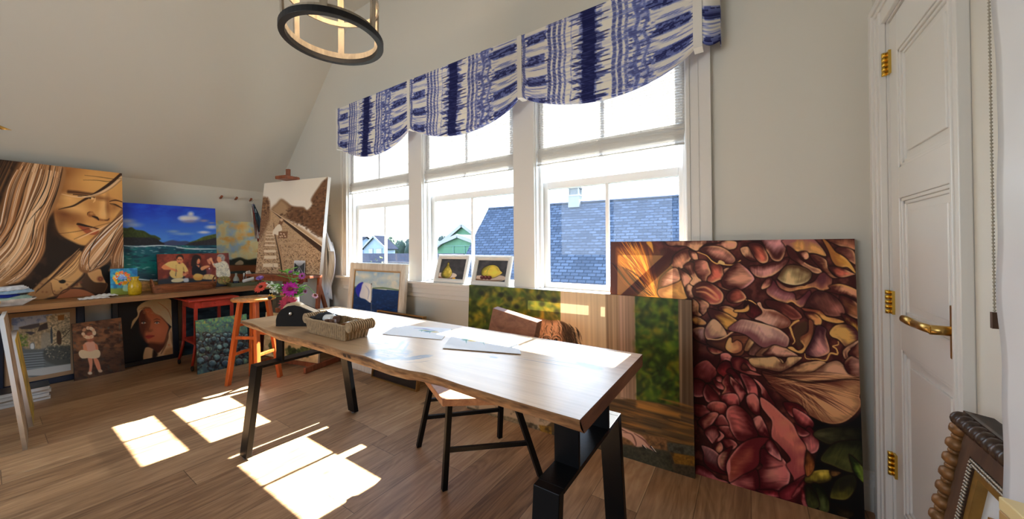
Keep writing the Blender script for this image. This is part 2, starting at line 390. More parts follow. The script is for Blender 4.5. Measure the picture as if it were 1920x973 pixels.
# ================================================================== the room
XL, XR, YB, YF = -5.17, .46, 2.17, -2.6      # left wall, door wall, window wall, back wall
KZ, SL, CZ = 1.88, .972, 3.62                # knee wall height, ceiling slope, flat ceiling
XS = XL + (CZ - KZ) / SL
wallm = mat('wall_paint', (.67, .652, .59), .62, bump=.05, bscale=180)
trimm = mat('trim_paint', (.74, .725, .69), .32, bump=.02, bscale=60)
def floor_material():
    m = bpy.data.materials.new('oak_planks'); m.use_nodes = True; n = m.node_tree; p = n.nodes['Principled BSDF']; L = n.links.new
    def N(t, **k):
        x = n.nodes.new(t)
        for a, b in k.items(): setattr(x, a, b)
        return x
    def mth(op, a, b=None):
        x = N('ShaderNodeMath', operation=op)
        for i, q in enumerate((a, b)):
            if q is None: continue
            if hasattr(q, 'is_output'): L(q, x.inputs[i])
            else: x.inputs[i].default_value = q
        return x.outputs[0]
    t = N('ShaderNodeTexCoord'); s = N('ShaderNodeSeparateXYZ'); L(t.outputs['Object'], s.inputs[0])
    pw, pl = .205, 1.9
    a = mth('DIVIDE', s.outputs['X'], pw); row = mth('FLOOR', a); fx = mth('FRACT', a)
    wn = N('ShaderNodeTexWhiteNoise', noise_dimensions='1D'); L(row, wn.inputs['W'])
    sh = mth('MULTIPLY', wn.outputs['Value'], 5.0)
    b = mth('ADD', mth('DIVIDE', s.outputs['Y'], pl), sh); col = mth('FLOOR', b); fy = mth('FRACT', b)
    idn = mth('ADD', mth('MULTIPLY', row, 17.31), mth('MULTIPLY', col, 3.77))
    w2 = N('ShaderNodeTexWhiteNoise', noise_dimensions='1D'); L(idn, w2.inputs['W'])
    # grain, offset per plank
    cb = N('ShaderNodeCombineXYZ'); L(mth('MULTIPLY', s.outputs['X'], 26), cb.inputs[0]); L(mth('MULTIPLY', s.outputs['Y'], 1.9), cb.inputs[1]); L(mth('MULTIPLY', w2.outputs['Value'], 60), cb.inputs[2])
    g = N('ShaderNodeTexNoise'); g.inputs['Scale'].default_value = 1; g.inputs['Detail'].default_value = 7; g.inputs['Roughness'].default_value = .6; g.inputs['Distortion'].default_value = 1.1; L(cb.outputs[0], g.inputs[0])
    cb2 = N('ShaderNodeCombineXYZ'); L(mth('MULTIPLY', s.outputs['X'], 5.5), cb2.inputs[0]); L(mth('MULTIPLY', s.outputs['Y'], .8), cb2.inputs[1]); L(mth('MULTIPLY', w2.outputs['Value'], 37), cb2.inputs[2])
    g2 = N('ShaderNodeTexNoise'); g2.inputs['Scale'].default_value = 1; g2.inputs['Detail'].default_value = 3; g2.inputs['Distortion'].default_value = 1.6; L(cb2.outputs[0], g2.inputs[0])
    ringy = mth('FRACT', mth('MULTIPLY', g2.outputs[0], 9)); 
    ring = mth('MULTIPLY', mth('ABSOLUTE', mth('SUBTRACT', ringy, .5)), .22)
    val = mth('ADD', mth('ADD', mth('MULTIPLY', g.outputs[0], .62), ring), mth('MULTIPLY', w2.outputs['Value'], .26))
    r = N('ShaderNodeValToRGB'); e = r.color_ramp.elements; L(val, r.inputs[0])
    e[0].position = .26; e[0].color = (*C8(112, 82, 58), 1); e[1].position = .86; e[1].color = (*C8(212, 180, 140), 1)
    x = e.new(.44); x.color = (*C8(154, 118, 84), 1); x = e.new(.6); x.color = (*C8(180, 143, 105), 1)
    # dark knots and pale sapwood edges
    cb3 = N('ShaderNodeCombineXYZ'); L(mth('MULTIPLY', s.outputs['X'], 5.), cb3.inputs[0]); L(mth('MULTIPLY', s.outputs['Y'], 2.4), cb3.inputs[1])
    v = N('ShaderNodeTexVoronoi'); v.inputs['Scale'].default_value = 1; L(cb3.outputs[0], v.inputs[0])
    kn = N('ShaderNodeMapRange'); L(v.outputs['Distance'], kn.inputs[0]); kn.inputs[1].default_value = .03; kn.inputs[2].default_value = .13; kn.inputs[3].default_value = .75; kn.inputs[4].default_value = 0
    sepc = N('ShaderNodeSeparateColor'); L(v.outputs['Color'], sepc.inputs[0]); kk = mth('MULTIPLY', kn.outputs[0], mth('GREATER_THAN', sepc.outputs[0], .72))
    mx = N('ShaderNodeMix', data_type='RGBA'); L(kk, mx.inputs[0]); L(r.outputs[0], mx.inputs[6]); mx.inputs[7].default_value = (*C8(58, 42, 34), 1)
    ed = mth('MULTIPLY', mth('GREATER_THAN', mth('ADD', fx, mth('MULTIPLY', g2.outputs[0], .07)), 1.0), mth('GREATER_THAN', w2.outputs['Value'], .72))
    mx2 = N('ShaderNodeMix', data_type='RGBA'); L(mth('MULTIPLY', ed, .35), mx2.inputs[0]); L(mx.outputs[2], mx2.inputs[6]); mx2.inputs[7].default_value = (*C8(226, 196, 150), 1)
    # seams
    dx = mth('MULTIPLY', mth('MINIMUM', fx, mth('SUBTRACT', 1, fx)), pw); dy = mth('MULTIPLY', mth('MINIMUM', fy, mth('SUBTRACT', 1, fy)), pl)
    seam = mth('LESS_THAN', mth('MINIMUM', dx, dy), .0014)
    mx3 = N('ShaderNodeMix', data_type='RGBA'); L(mth('MULTIPLY', seam, .7), mx3.inputs[0]); L(mx2.outputs[2], mx3.inputs[6]); mx3.inputs[7].default_value = (*C8(60, 42, 30), 1)
    L(mx3.outputs[2], p.inputs['Base Color'])
    p.inputs['Roughness'].default_value = .42; p.inputs['Specular IOR Level'].default_value = .4
    bp = N('ShaderNodeBump'); bp.inputs['Strength'].default_value = .25; bp.inputs['Distance'].default_value = .002
    L(mth('SUBTRACT', g.outputs[0], mth('MULTIPLY', seam, 2)), bp.inputs['Height']); L(bp.outputs[0], p.inputs['Normal'])
    return m
struct('floor', MB().box(XL - .2, YF - .2, -.12, 3.2, YB + .2, 0), floor_material())
# window wall with three openings
WIN = [(-3.51, -2.53), (-2.37, -1.40), (-1.236, -.27)]; WZ0, WZ1 = .84, 2.5
mb = MB(); xs = [XL - .2] + [q for w in WIN for q in w] + [1.2]
mb.box(xs[0], YB, 0, xs[-1], YB + .16, WZ0); mb.box(xs[0], YB, WZ1, xs[-1], YB + .16, CZ + .2)
for i in range(0, 8, 2): mb.box(xs[i], YB, WZ0, xs[i + 1], YB + .16, WZ1)
struct('wall_window', mb, wallm)
struct('wall_left', MB().box(XL - .15, YF - .15, 0, XL, YB + .16, KZ), wallm)
# back wall; its wide unseen window is added to give fill light
BW = (-3.5, -1.1, .9, 2.35)
mb = MB(); mb.box(XL - .15, YF - .15, 0, BW[0], YF, CZ + .2); mb.box(BW[1], YF - .15, 0, 3.2, YF, CZ + .2); mb.box(BW[0], YF - .15, 0, BW[1], YF, BW[2]); mb.box(BW[0], YF - .15, BW[3], BW[1], YF, CZ + .2)
struct('wall_back', mb, wallm)
mb = MB()
for x in (BW[0], (BW[0] + BW[1]) / 2 - .03, BW[1] - .06): mb.box(x, YF - .1, BW[2], x + .06, YF - .04, BW[3])
for z in (BW[2], BW[3] - .06): mb.box(BW[0], YF - .1, z, BW[1], YF - .04, z + .06)
struct('window_4', mb, trimm)
# ceiling: slope above the knee wall, then flat
mb = MB(); 
mb.add([(XL, YF - .15, KZ), (XL, YB + .16, KZ), (XS, YB + .16, CZ), (XS, YF - .15, CZ), (XL - .15, YF - .15, KZ), (XL - .15, YB + .16, KZ), (XS, YB + .16, CZ + .2), (XS, YF - .15, CZ + .2)],
       [(0, 1, 2, 3), (4, 7, 6, 5), (0, 4, 5, 1), (3, 2, 6, 7), (0, 3, 7, 4), (1, 5, 6, 2)])
mb.box(XS, YF - .15, CZ, 3.2, YB + .16, CZ + .2); struct('ceiling', mb, wallm)
# door wall (stops behind the open leaf on the right), door opening in it
DY0, DY1, DZ = 1.42, 1.985, 2.02
mb = MB(); mb.box(XR, DY1 + .02, 0, XR + .12, YB + .16, CZ); mb.box(XR, .2, 0, XR + .12, DY0 - .02, CZ); mb.box(XR, DY0 - .02, DZ + .02, XR + .12, DY1 + .02, CZ)
struct('wall_right', mb, wallm)
mb = MB(); mb.box(3.05, YF - .15, 0, 3.2, .2, CZ); mb.box(XR + .12, .08, 0, 3.2, .2, CZ); struct('wall_far_right', mb, wallm)
# baseboards: stepped profile
def baseboard(name, p0, p1, n):
    """p0->p1 on the wall, n = into the room"""
    mb = MB(); prof = [(0, 0), (.022, 0), (.022, .105), (.015, .115), (.015, .135), (.008, .142), (.006, .158), (0, .165)]
    a = Vector((*p0, 0)); b = Vector((*p1, 0)); nn = Vector((*n, 0)); vs = []
    for q in (a, b):
        for d, z in prof: vs.append(q + nn * d + Vector((0, 0, z)))
    k = len(prof); mb.add(vs, [(i, i + 1, k + i + 1, k + i) for i in range(k - 1)] + [tuple(range(k))[::-1], tuple(range(k, 2 * k))])
    struct(name, mb, trimm)
baseboard('baseboard_window', (XL, YB), (XR, YB), (0, -1)); baseboard('baseboard_left', (XL, YF), (XL, YB), (1, 0))
baseboard('baseboard_right', (XR, 2.095), (XR, YB), (-1, 0)); baseboard('baseboard_door', (XR, .2), (XR, 1.30), (-1, 0))
# window casing: flat boards with a back band; mullion boards; stool and apron
mb = MB()
mb.box(-3.60, YB - .018, WZ0, -3.51, YB, 2.54); mb.box(-3.601, YB - .03, WZ0, -3.575, YB - .001, 2.539); mb.box(-3.522, YB - .024, WZ0, -3.509, YB - .001, 2.538)
mb.box(-.27, YB - .018, WZ0, -.155, YB, 2.54); mb.box(-.18, YB - .03, WZ0, -.154, YB - .001, 2.539); mb.box(-.271, YB - .024, WZ0, -.255, YB - .001, 2.538); mb.box(-.222, YB - .022, WZ0, -.212, YB - .001, 2.537)
mb.box(-3.602, YB - .0305, WZ1 - .01, -.153, YB - .0015, WZ1 + .1)
struct('trim_1', mb, trimm)
mb = MB()
for a, b in ((-2.53, -2.37), (-1.40, -1.236)): mb.box(a - .004, YB - .018, WZ0, b + .004, YB + .002, WZ1)
struct('trim_2', mb, trimm)
mb = MB(); mb.box(-3.64, YB - .07, .84, -.11, YB + .14, .862); mb.box(-3.60, YB - .035, .80, -.15, YB, .84); mb.box(-3.59, YB - .022, .755, -.16, YB, .80); mb.box(-3.58, YB - .014, .72, -.17, YB, .755)
struct('trim_3', mb, trimm, bevel=.004)
# sashes
glassm = bpy.data.materials.new('window_glass'); glassm.use_nodes = True; n = glassm.node_tree
tr = n.nodes.new('ShaderNodeBsdfTransparent'); tr.inputs[0].default_value = (.95, .975, .98, 1); gl = n.nodes.new('ShaderNodeBsdfGlossy'); gl.inputs['Roughness'].default_value = .02
fr = n.nodes.new('ShaderNodeMath'); fr.operation = 'MULTIPLY_ADD'; lw = n.nodes.new('ShaderNodeLayerWeight'); lw.inputs[0].default_value = .25; n.links.new(lw.outputs['Facing'], fr.inputs[0]); fr.inputs[1].default_value = .05; fr.inputs[2].default_value = .012; mx = n.nodes.new('ShaderNodeMixShader')
n.links.new(fr.outputs[0], mx.inputs[0]); n.links.new(tr.outputs[0], mx.inputs[1]); n.links.new(gl.outputs[0], mx.inputs[2]); n.links.new(mx.outputs[0], n.nodes['Material Output'].inputs[0])
vinyl = mat('white_vinyl', (.86, .87, .87), .35)
for i, (x0, x1) in enumerate(WIN):
    r = bpy.data.objects.new('window_%d' % (i + 1), None); COL.objects.link(r); r.location = (x0, YB, .862); r['kind'] = 'structure'
    mb = MB(); st = .045
    # jamb liner, lower sash (inner track), upper sash (outer track)
    for a, b in ((x0 + .0005, x0 + .012), (x1 - .012, x1 - .0005)): mb.box(a, YB + .001, .8625, b, YB + .155, WZ1 - .001)
    for a, b in ((x0 + .012, x0 + .03), (x1 - .03, x1 - .012)): mb.box(a, YB + .04, .862, b, YB + .07, WZ1)
    mb.box(x0 + .001, YB + .002, WZ1 - .012, x1 - .001, YB + .154, WZ1 - .0005)
    mb.build('jamb', vinyl, r, bevel=.002)
    for nm, y, z0, z1, rb, rt in (('lower_sash', YB + .085, .862, 1.612, .036, .05), ('upper_sash', YB + .12, 1.565, 2.49, .04, .05)):
        mb = MB(); a, b = x0 + .013, x1 - .013
        mb.box(a, y, z0, a + st, y + .032, z1); mb.box(b - st, y, z0, b, y + .032, z1); mb.box(a + st, y, z0, b - st, y + .032, z0 + rb); mb.box(a + st, y, z1 - rt, b - st, y + .032, z1)
        c = (a + b) / 2; mb.box(c - .011, y + .006, z0 + rb, c + .011, y + .028, z1 - rt)
        sh = mb.build(nm, vinyl, r, bevel=.003)
        g = MB().box(a + st - .004, y + .014, z0 + rb - .004, b - st + .004, y + .018, z1 - rt + .004).build('pane', glassm, r); g.parent = sh
# ------------------------------------------------------------------ door 1
r = bpy.data.objects.new('door_1', None); COL.objects.link(r); r.location = (XR, (DY0 + DY1) / 2, 0); r['kind'] = 'structure'
mb = MB()      # casing boards round the opening
def casing(y0, y1, z0, z1, outer):
    mb.box(XR - .016, y0, z0, XR, y1, z1)
    if outer == '+': mb.box(XR - .03, y1 - .03, z0, XR - .001, y1 + .001, z1 - .001); mb.box(XR - .022, y1 - .05, z0, XR - .001, y1 - .029, z1 - .002); mb.box(XR - .021, y0 - .001, z0, XR - .001, y0 + .014, z1 - .003)
    if outer == '-': mb.box(XR - .024, y0 - .001, z0, XR - .001, y0 + .012, z1 - .001); mb.box(XR - .021, y1 - .012, z0, XR - .001, y1 + .001, z1 - .002)
casing(DY1 + .006, DY1 + .105, 0, DZ + .1, '+'); casing(DY0 - .062, DY0 - .004, 0, DZ + .1, '-')
mb.box(XR - .0155, DY0 - .060, DZ + .006, XR - .0005, DY1 + .103, DZ + .098); mb.box(XR - .0305, DY0 - .063, DZ + .075, XR - .0015, DY1 + .1065, DZ + .101); mb.box(XR - .0225, DY0 - .061, DZ + .055, XR - .0015, DY1 + .1045, DZ + .076)
mb.build('casing', trimm, r, bevel=.002)
mb = MB(); lx = XR + .006          # leaf: recessed panels
st = .105
def leafbox(y0, y1, z0, z1): mb.box(lx, y0, z0, lx + .038, y1, z1)
panels = [(1.44, 1.875), (.885, 1.325), (.16, .765)]
leafbox(DY0, DY0 + .075, .006, DZ - .004); leafbox(DY1 - .085, DY1 - .002, .006, DZ - .004)
zs = [.006] + [q for p in sorted(panels) for q in p] + [DZ - .004]
for i in range(0, 8, 2): leafbox(DY0 + .075, DY1 - .085, zs[i], zs[i + 1])
for z0, z1 in panels:
    y0, y1 = DY0 + .075, DY1 - .085
    # bead, step, raised field
    for q, xo in ((0, .004), (.012, .010)):
        mb.box(lx + xo, y0 + q, z0 + q, lx + .03, y0 + q + .012, z1 - q); mb.box(lx + xo, y1 - q - .012, z0 + q, lx + .03, y1 - q, z1 - q)
        mb.box(lx + xo, y0 + q, z0 + q, lx + .03, y1 - q, z0 + q + .012); mb.box(lx + xo, y0 + q, z1 - q - .012, lx + .03, y1 - q, z1 - q)
    mb.box(lx + .016, y0 + .02, z0 + .02, lx + .03, y1 - .02, z1 - .02); mb.box(lx + .009, y0 + .05, z0 + .05, lx + .03, y1 - .05, z1 - .05)
mbj = MB(); mbj.box(XR, DY1, 0, XR + .12, DY1 + .02, DZ + .02); mbj.box(XR, DY0 - .02, 0, XR + .12, DY0 - .002, DZ + .02); mbj.box(XR, DY0 - .02, DZ, XR + .12, DY1 + .02, DZ + .02); mbj.box(XR + .05, DY0, 0, XR + .12, DY1, DZ); mbj.build('jamb', trimm, r)
leaf = mb.build('door_leaf', trimm, r, bevel=.0025)
brass = mat('satin_brass', C8(196, 160, 92), .3, 1, bump=.05, bscale=120); brass2 = mat('bright_brass', C8(222, 184, 84), .25, 1)
for z in (.30, .93, 1.862)[::-1]:
    mb = MB(); zz = z - .045
    mb.box(XR - .002, DY1 - .028, zz, XR + .007, DY1 - .001, zz + .09)
    for k in range(5): mb.tube([(XR - .007, DY1 + .004, zz + .0185 * k), (XR - .007, DY1 + .004, zz + .0185 * k + .0165)], .0075, 12)
    mb.build('hinge', brass2, r)
hd = MB().box(XR - .008, DY0 + .006, .845, XR + .008, DY0 + .05, .99).build('handle', brass, r, bevel=.002, label='satin brass lever handle on a tall plate')
lv = MB(); lv.tube([(XR - .005, 1.452, .922), (XR - .05, 1.452, .922)], .013, 14)
lv.tube([(XR - .045, 1.447, .922), (XR - .052, 1.50, .921), (XR - .052, 1.555, .919)], [.0125, .0115, .012], 12, sx=.7)
lv.tube([(XR - .052, 1.555, .919), (XR - .055, 1.60, .921), (XR - .06, 1.617, .923)], [.012, .013, .011], 12, sx=.7)
l = lv.build('lever', brass, r); l.parent = hd
# ================================================================== outside the windows
struct('lawn', MB().box(-160, YB + .3, -3.2, 60, 170, -3.0), mat('lawn_green', C8(60, 70, 46), .9, vary=.3, vscale=.6))
def shingles(name, c, s=1.0):
    m = bpy.data.materials.new(name); m.use_nodes = True; n = m.node_tree; p = n.nodes['Principled BSDF']; p.inputs['Roughness'].default_value = .95; p.inputs['Specular IOR Level'].default_value = .03
    t = n.nodes.new('ShaderNodeTexCoord'); mp = n.nodes.new('ShaderNodeMapping'); b = n.nodes.new('ShaderNodeTexBrick')
    mp.inputs['Scale'].default_value = (1, 1, 1)
    n.links.new(t.outputs['UV'], mp.inputs[0]); n.links.new(mp.outputs[0], b.inputs[0])
    b.inputs['Scale'].default_value = s; b.inputs['Color1'].default_value = (*[x * 1.25 for x in c], 1); b.inputs['Color2'].default_value = (*[x * .72 for x in c], 1); b.inputs['Mortar'].default_value = (*[x * .45 for x in c], 1)
    b.inputs['Mortar Size'].default_value = .012; b.inputs['Brick Width'].default_value = .2; b.inputs['Row Height'].default_value = .095; b.inputs['Bias'].default_value = .0
    n.links.new(b.outputs[0], p.inputs['Base Color']); return m
blue_sh = shingles('slate_blue_shingles', C8(62, 72, 88)); grey_sh = shingles('grey_shingles', C8(72, 71, 74)); dark_sh = shingles('dark_shingles', C8(26, 31, 44), 1.0)
def uvslope(o):
    me = o.data; uv = me.uv_layers.new(name='UV')
    for p in me.polygons:
        n = p.normal; h = Vector((n.y, -n.x, 0)); h = h.normalized() if h.length > 1e-4 else Vector((1, 0, 0)); g = n.cross(h)
        for li in p.loop_indices:
            v = me.vertices[me.loops[li].vertex_index].co; uv.data[li].uv = (v.dot(h), v.dot(g))
    return o
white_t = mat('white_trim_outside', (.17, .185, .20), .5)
def siding(name, c): return mat(name, c, .7, vary=.06, vscale=3)
def house(name, label, group, o, e, hw, zr, ze, L, roofm, wallmt, parts=(), over=.35, zb=-3.0):
    """gable house: o = ridge front point (x,y), e = ridge direction, hw = half width, zr ridge, ze eave heights, L ridge length"""
    e = Vector((*e, 0)).normalized(); s = Vector((e.y, -e.x, 0)); O = Vector((*o, 0)); r = thing(name, label, 'house', (O.x, O.y, zb), group)
    k = (zr - ze) / hw
    def pt(a, b, z): return O + e * a + s * b + Vector((0, 0, z))
    mb = MB(); mb.add([pt(0, -hw + over, zb), pt(0, hw - over, zb), pt(0, hw - over, ze + k * over - .12), pt(0, 0, zr - .12), pt(0, -hw + over, ze + k * over - .12),
                       pt(L, -hw + over, zb), pt(L, hw - over, zb), pt(L, hw - over, ze + k * over - .12), pt(L, 0, zr - .12), pt(L, -hw + over, ze + k * over - .12)],
                      [(0, 1, 2, 3, 4), (9, 8, 7, 6, 5), (0, 5, 6, 1), (1, 6, 7, 2), (4, 9, 5, 0)])
    mb.build('wall', wallmt, r)
    for sg in (-1, 1):
        mb = MB(); a = [pt(-.3, 0, zr), pt(L + .3, 0, zr), pt(L + .3, sg * hw, ze), pt(-.3, sg * hw, ze)]
        mb.hexa([p - Vector((0, 0, .1)) for p in a], a); uvslope(mb.build('roof', roofm, r))
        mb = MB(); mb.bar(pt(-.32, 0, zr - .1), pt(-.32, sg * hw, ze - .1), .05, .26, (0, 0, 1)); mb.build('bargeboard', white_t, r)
    for kind, a, b, z, w, h in parts:
        c = pt(-.06, b, z)
        if kind == 'win':
            f = MB().hexa([c + s * (-w / 2), c + s * (w / 2), c + s * (w / 2) + e * .08, c + s * (-w / 2) + e * .08], [q + Vector((0, 0, h)) for q in (c + s * (-w / 2), c + s * (w / 2), c + s * (w / 2) + e * .08, c + s * (-w / 2) + e * .08)]).build('window', white_t, r)
            c2 = c - e * .02 + Vector((0, 0, .1)); w2, h2 = w / 2 - .1, h - .2
            g = MB().hexa([c2 - s * w2, c2 + s * w2, c2 + s * w2 + e * .03, c2 - s * w2 + e * .03], [q + Vector((0, 0, h2)) for q in (c2 - s * w2, c2 + s * w2, c2 + s * w2 + e * .03, c2 - s * w2 + e * .03)]).build('pane', mat('house_glass', C8(120, 140, 165), .1), r); g.parent = f
        if kind == 'batten':
            MB().hexa([c - s * w / 2, c + s * w / 2, c + s * w / 2 + e * .05, c - s * w / 2 + e * .05], [q + Vector((0, 0, h)) for q in (c - s * w / 2, c + s * w / 2, c + s * w / 2 + e * .05, c - s * w / 2 + e * .05)]).build('batten', mat('dark_batten', C8(80, 120, 110), .7), r)
    return r
G = 'houses seen through the windows'
# big blue roof close by: ridge runs along the window wall, slope faces the room
e = Vector((.995, .0993, 0)).normalized(); A = Vector((-6.82, 9, 2.375)); tw = Vector((e.y, -e.x, 0))
r = thing('house', 'house close outside with a big slate-blue shingle roof', 'house', (-2, 9.4, -3), G)
mb = MB(); LR = 12.0; dz = 1.13; D = 3.9
p = [A, A + e * LR, A + e * LR + tw * D - Vector((0, 0, D * dz)), A + tw * D - Vector((0, 0, D * dz))]
q = [A, A + e * LR, A + e * LR - tw * D - Vector((0, 0, D * dz)), A - tw * D - Vector((0, 0, D * dz))]
up = Vector((0, 0, .1)); mb.hexa([v - up for v in p], p); uvslope(mb.build('roof', blue_sh, r)); mb = MB(); mb.hexa([v - up for v in q], q); uvslope(mb.build('roof', blue_sh, r))
mb = MB(); mb.bar(A + e * .02 + Vector((0, 0, -.005)), A + e * LR + Vector((0, 0, -.005)), .14, .03); mb.build('ridge_cap', mat('ridge_blue', C8(66, 76, 98), .8), r)
mb = MB(); w_ = D - .5; B_ = [A + e * .3 - tw * w_, A + e * .3 + tw * w_, A + e * (LR - .3) + tw * w_, A + e * (LR - .3) - tw * w_]
mb.hexa([Vector((v.x, v.y, -3)) for v in B_], [Vector((v.x, v.y, A.z - D * dz + .4)) for v in B_]); mb.build('wall', siding('cream_siding', (.75, .75, .72)), r)
# cupola on its ridge
cp = thing('cupola', 'white louvred cupola with a copper cap on the blue roof', 'cupola', tuple(A + e * 2.83))
c = A + e * 2.86 + tw * .05
def cbox(w, z0, z1, m, nm, bev=0):
    a = [c + e * sx * w + tw * sy * w for sx, sy in ((-1, -1), (1, -1), (1, 1), (-1, 1))]
    return MB().hexa([v + Vector((0, 0, z0)) for v in a], [v + Vector((0, 0, z1)) for v in a]).build(nm, m, cp)
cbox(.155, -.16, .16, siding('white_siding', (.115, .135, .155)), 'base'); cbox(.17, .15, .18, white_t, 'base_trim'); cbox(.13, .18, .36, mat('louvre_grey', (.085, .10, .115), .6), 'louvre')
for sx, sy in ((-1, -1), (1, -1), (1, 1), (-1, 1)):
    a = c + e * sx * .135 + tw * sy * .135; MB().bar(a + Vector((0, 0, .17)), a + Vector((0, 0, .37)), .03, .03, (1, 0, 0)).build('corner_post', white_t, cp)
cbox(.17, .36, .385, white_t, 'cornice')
a = [c + e * sx * .19 + tw * sy * .19 + Vector((0, 0, .385)) for sx, sy in ((-1, -1), (1, -1), (1, 1), (-1, 1))]; b = [c + e * sx * .06 + tw * sy * .06 + Vector((0, 0, .52)) for sx, sy in ((-1, -1), (1, -1), (1, 1), (-1, 1))]
MB().hexa(a, b).build('cap', mat('copper', C8(120, 62, 44), .6, .1), cp)
gs = siding('green_siding', C8(66, 110, 86))
house('house', 'green gabled house beyond the blue roof', G, (-19.19, 22), (0, 1), 3.35, 3.0, .95, 9, grey_sh, gs, [('batten', 0, 0, 1.7, 3.2, .07), ('batten', 0, -.8, -1, .07, 2.5), ('batten', 0, .9, -1, .07, 2.5)])
house('house', 'green house porch gable in front of the taller green gable', G, (-17.6, 19.7), (0, 1), 2.0, 2.05, 1.45, 1.5, grey_sh, gs, [('batten', 0, 0, 1.18, 3.2, .05), ('batten', 0, -.6, -1, .05, 2.2), ('batten', 0, .5, -1, .05, 2.2)])
house('house', 'low house with a pale grey roof and green gable wall', G, (-18.3, 16.2), (0, 1), 4.2, .62, -1.0, 3.0, grey_sh, gs)
bl = siding('pale_blue_siding', C8(120, 138, 164))
house('house', 'distant pale blue house with white trimmed gable', G, (-42.2, 30), (0, 1), 2.9, 2.75, .9, 1.3, dark_sh, bl, [('win', 0, -.9, -.8, 1.0, 1.8), ('win', 0, .9, -.8, 1.3, 1.8)])
house('house', 'distant pale blue house side wing with dark roof', G, (-47.6, 31), (1, 0), 2.6, 2.7, 1.0, 1.9, dark_sh, bl, [])
# low dark shingled roof below the first window
r = thing('house', 'near low roof of dark shingles below the left window', 'house', (-17, 15.5, -3), G)
mb = MB(); a = [Vector(v) for v in ((-26, 14, .17), (-13.4, 14, .24), (-13.4, 15.4, .76), (-26, 15.4, .70))]; mb.hexa([v - up for v in a], a); uvslope(mb.build('roof', dark_sh, r))
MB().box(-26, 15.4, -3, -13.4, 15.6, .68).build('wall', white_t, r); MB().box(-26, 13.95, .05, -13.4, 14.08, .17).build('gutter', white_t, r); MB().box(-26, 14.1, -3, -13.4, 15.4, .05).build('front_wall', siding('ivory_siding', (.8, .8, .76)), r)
house('house', 'small white gable just below the left window', G, (-15.3, 12.2), (0, 1), 1.5, -.1, -1.1, 1.6, grey_sh, siding('white_wall', (.85, .86, .86)))
# trees
def blob(seed, c, rx, rz, n=14):
    rnd = random.Random(seed); mb = MB()
    def fn(u, v):
        a = u * 2 * PI; t = v * PI; d = Vector((math.sin(t) * math.cos(a), math.sin(t) * math.sin(a), math.cos(t)))
        k = .95 + .12 * math.sin(3 * a + seed) * math.sin(4 * t + seed * 2) + .09 * math.sin(7 * a + seed * 3) * math.sin(6 * t + seed) + .06 * math.sin(13 * a) * math.sin(11 * t + seed)
        return Vector((c[0] + d.x * rx * k, c[1] + d.y * rx * k, c[2] + d.z * rz * k))
    return mb.grid(fn, 36, 20)
leafg = [mat('far_leaves_%s' % k, C8(*q), .9, vary=.35, vscale=1.2) for k, q in (('a', (40, 56, 46)), ('b', (50, 66, 48)), ('c', (36, 52, 48)))]
rnd = random.Random(3)
pts = []
for i in range(22):
    pts.append((-92 + i * 2.05, 60 if i % 2 else 64.6, 5.2 + 1.2 * rnd.random() + (.5 if i % 2 == 0 else 0)))
for i, (x, y, h) in enumerate(pts):
    t = thing('tree', 'hazy broad tree of the far tree line beyond the roofs', 'tree', (x, y, -3), 'far tree line beyond the houses')
    blob(i, (x, y, -3 + h * .60), 1.85, h * .46).build('foliage', leafg[i % 3], t); MB().tube([(x, y, -3), (x, y, h * .3 - 3)], .25, 8).build('trunk', mat('bark', C8(90, 76, 62), .9), t)
t = thing('shrub', 'yellow-green young tree top rising just before the dark low roof', 'shrub', (-17.4, 12.6, -3))
mb = MB(); rnd = random.Random(5)
for i in range(90):
    a = rnd.uniform(0, 2 * PI); q = rnd.random() ** .6; c = Vector((-17.4 + math.cos(a) * q * .75, 12.6 + math.sin(a) * q * .4, -.02 + rnd.uniform(-.4, .72) * (1.1 - q)))
    d = Vector((rnd.uniform(-1, 1), rnd.uniform(-1, 1), rnd.uniform(.2, 1))).normalized() * .16; s_ = Vector((-d.y, d.x, .02)) * .35
    mb.add([c, c + d * .5 + s_, c + d, c + d * .5 - s_], [(0, 1, 2, 3)])
mb.build('foliage', mat('yellow_leaves', C8(96, 104, 36), .7), t); MB().tube([(-17.4, 12.6, -3), (-17.4, 12.6, -.2)], .05, 6).build('trunk', MATS['bark'], t)
# ================================================================== woven roman shades, valance
wv = bpy.data.materials.new('woven_shade'); wv.use_nodes = True; n = wv.node_tree; L = n.links.new
t = n.nodes.new('ShaderNodeTexCoord'); sp = n.nodes.new('ShaderNodeSeparateXYZ'); L(t.outputs['Object'], sp.inputs[0])
def _m(op, a, b=None):
    x = n.nodes.new('ShaderNodeMath'); x.operation = op
    for i, q in enumerate((a, b)):
        if q is None: continue
        if hasattr(q, 'is_output'): L(q, x.inputs[i])
        else: x.inputs[i].default_value = q
    return x.outputs[0]
zf = _m('FRACT', _m('MULTIPLY', sp.outputs['Z'], 62)); nz = n.nodes.new('ShaderNodeTexNoise'); mp = n.nodes.new('ShaderNodeMapping'); mp.inputs['Scale'].default_value = (40, 1, 62); L(t.outputs['Object'], mp.inputs[0]); L(mp.outputs[0], nz.inputs[0]); nz.inputs['Scale'].default_value = 1
gap = _m('MULTIPLY', _m('GREATER_THAN', zf, .62), _m('GREATER_THAN', nz.outputs[0], .42))
df = n.nodes.new('ShaderNodeBsdfDiffuse'); df.inputs[0].default_value = (.74, .72, .68, 1); tl = n.nodes.new('ShaderNodeBsdfTranslucent'); tl.inputs[0].default_value = (.40, .39, .375, 1); ts = n.nodes.new('ShaderNodeBsdfTransparent')
m1 = n.nodes.new('ShaderNodeMixShader'); m1.inputs[0].default_value = .45; L(df.outputs[0], m1.inputs[1]); L(tl.outputs[0], m1.inputs[2])
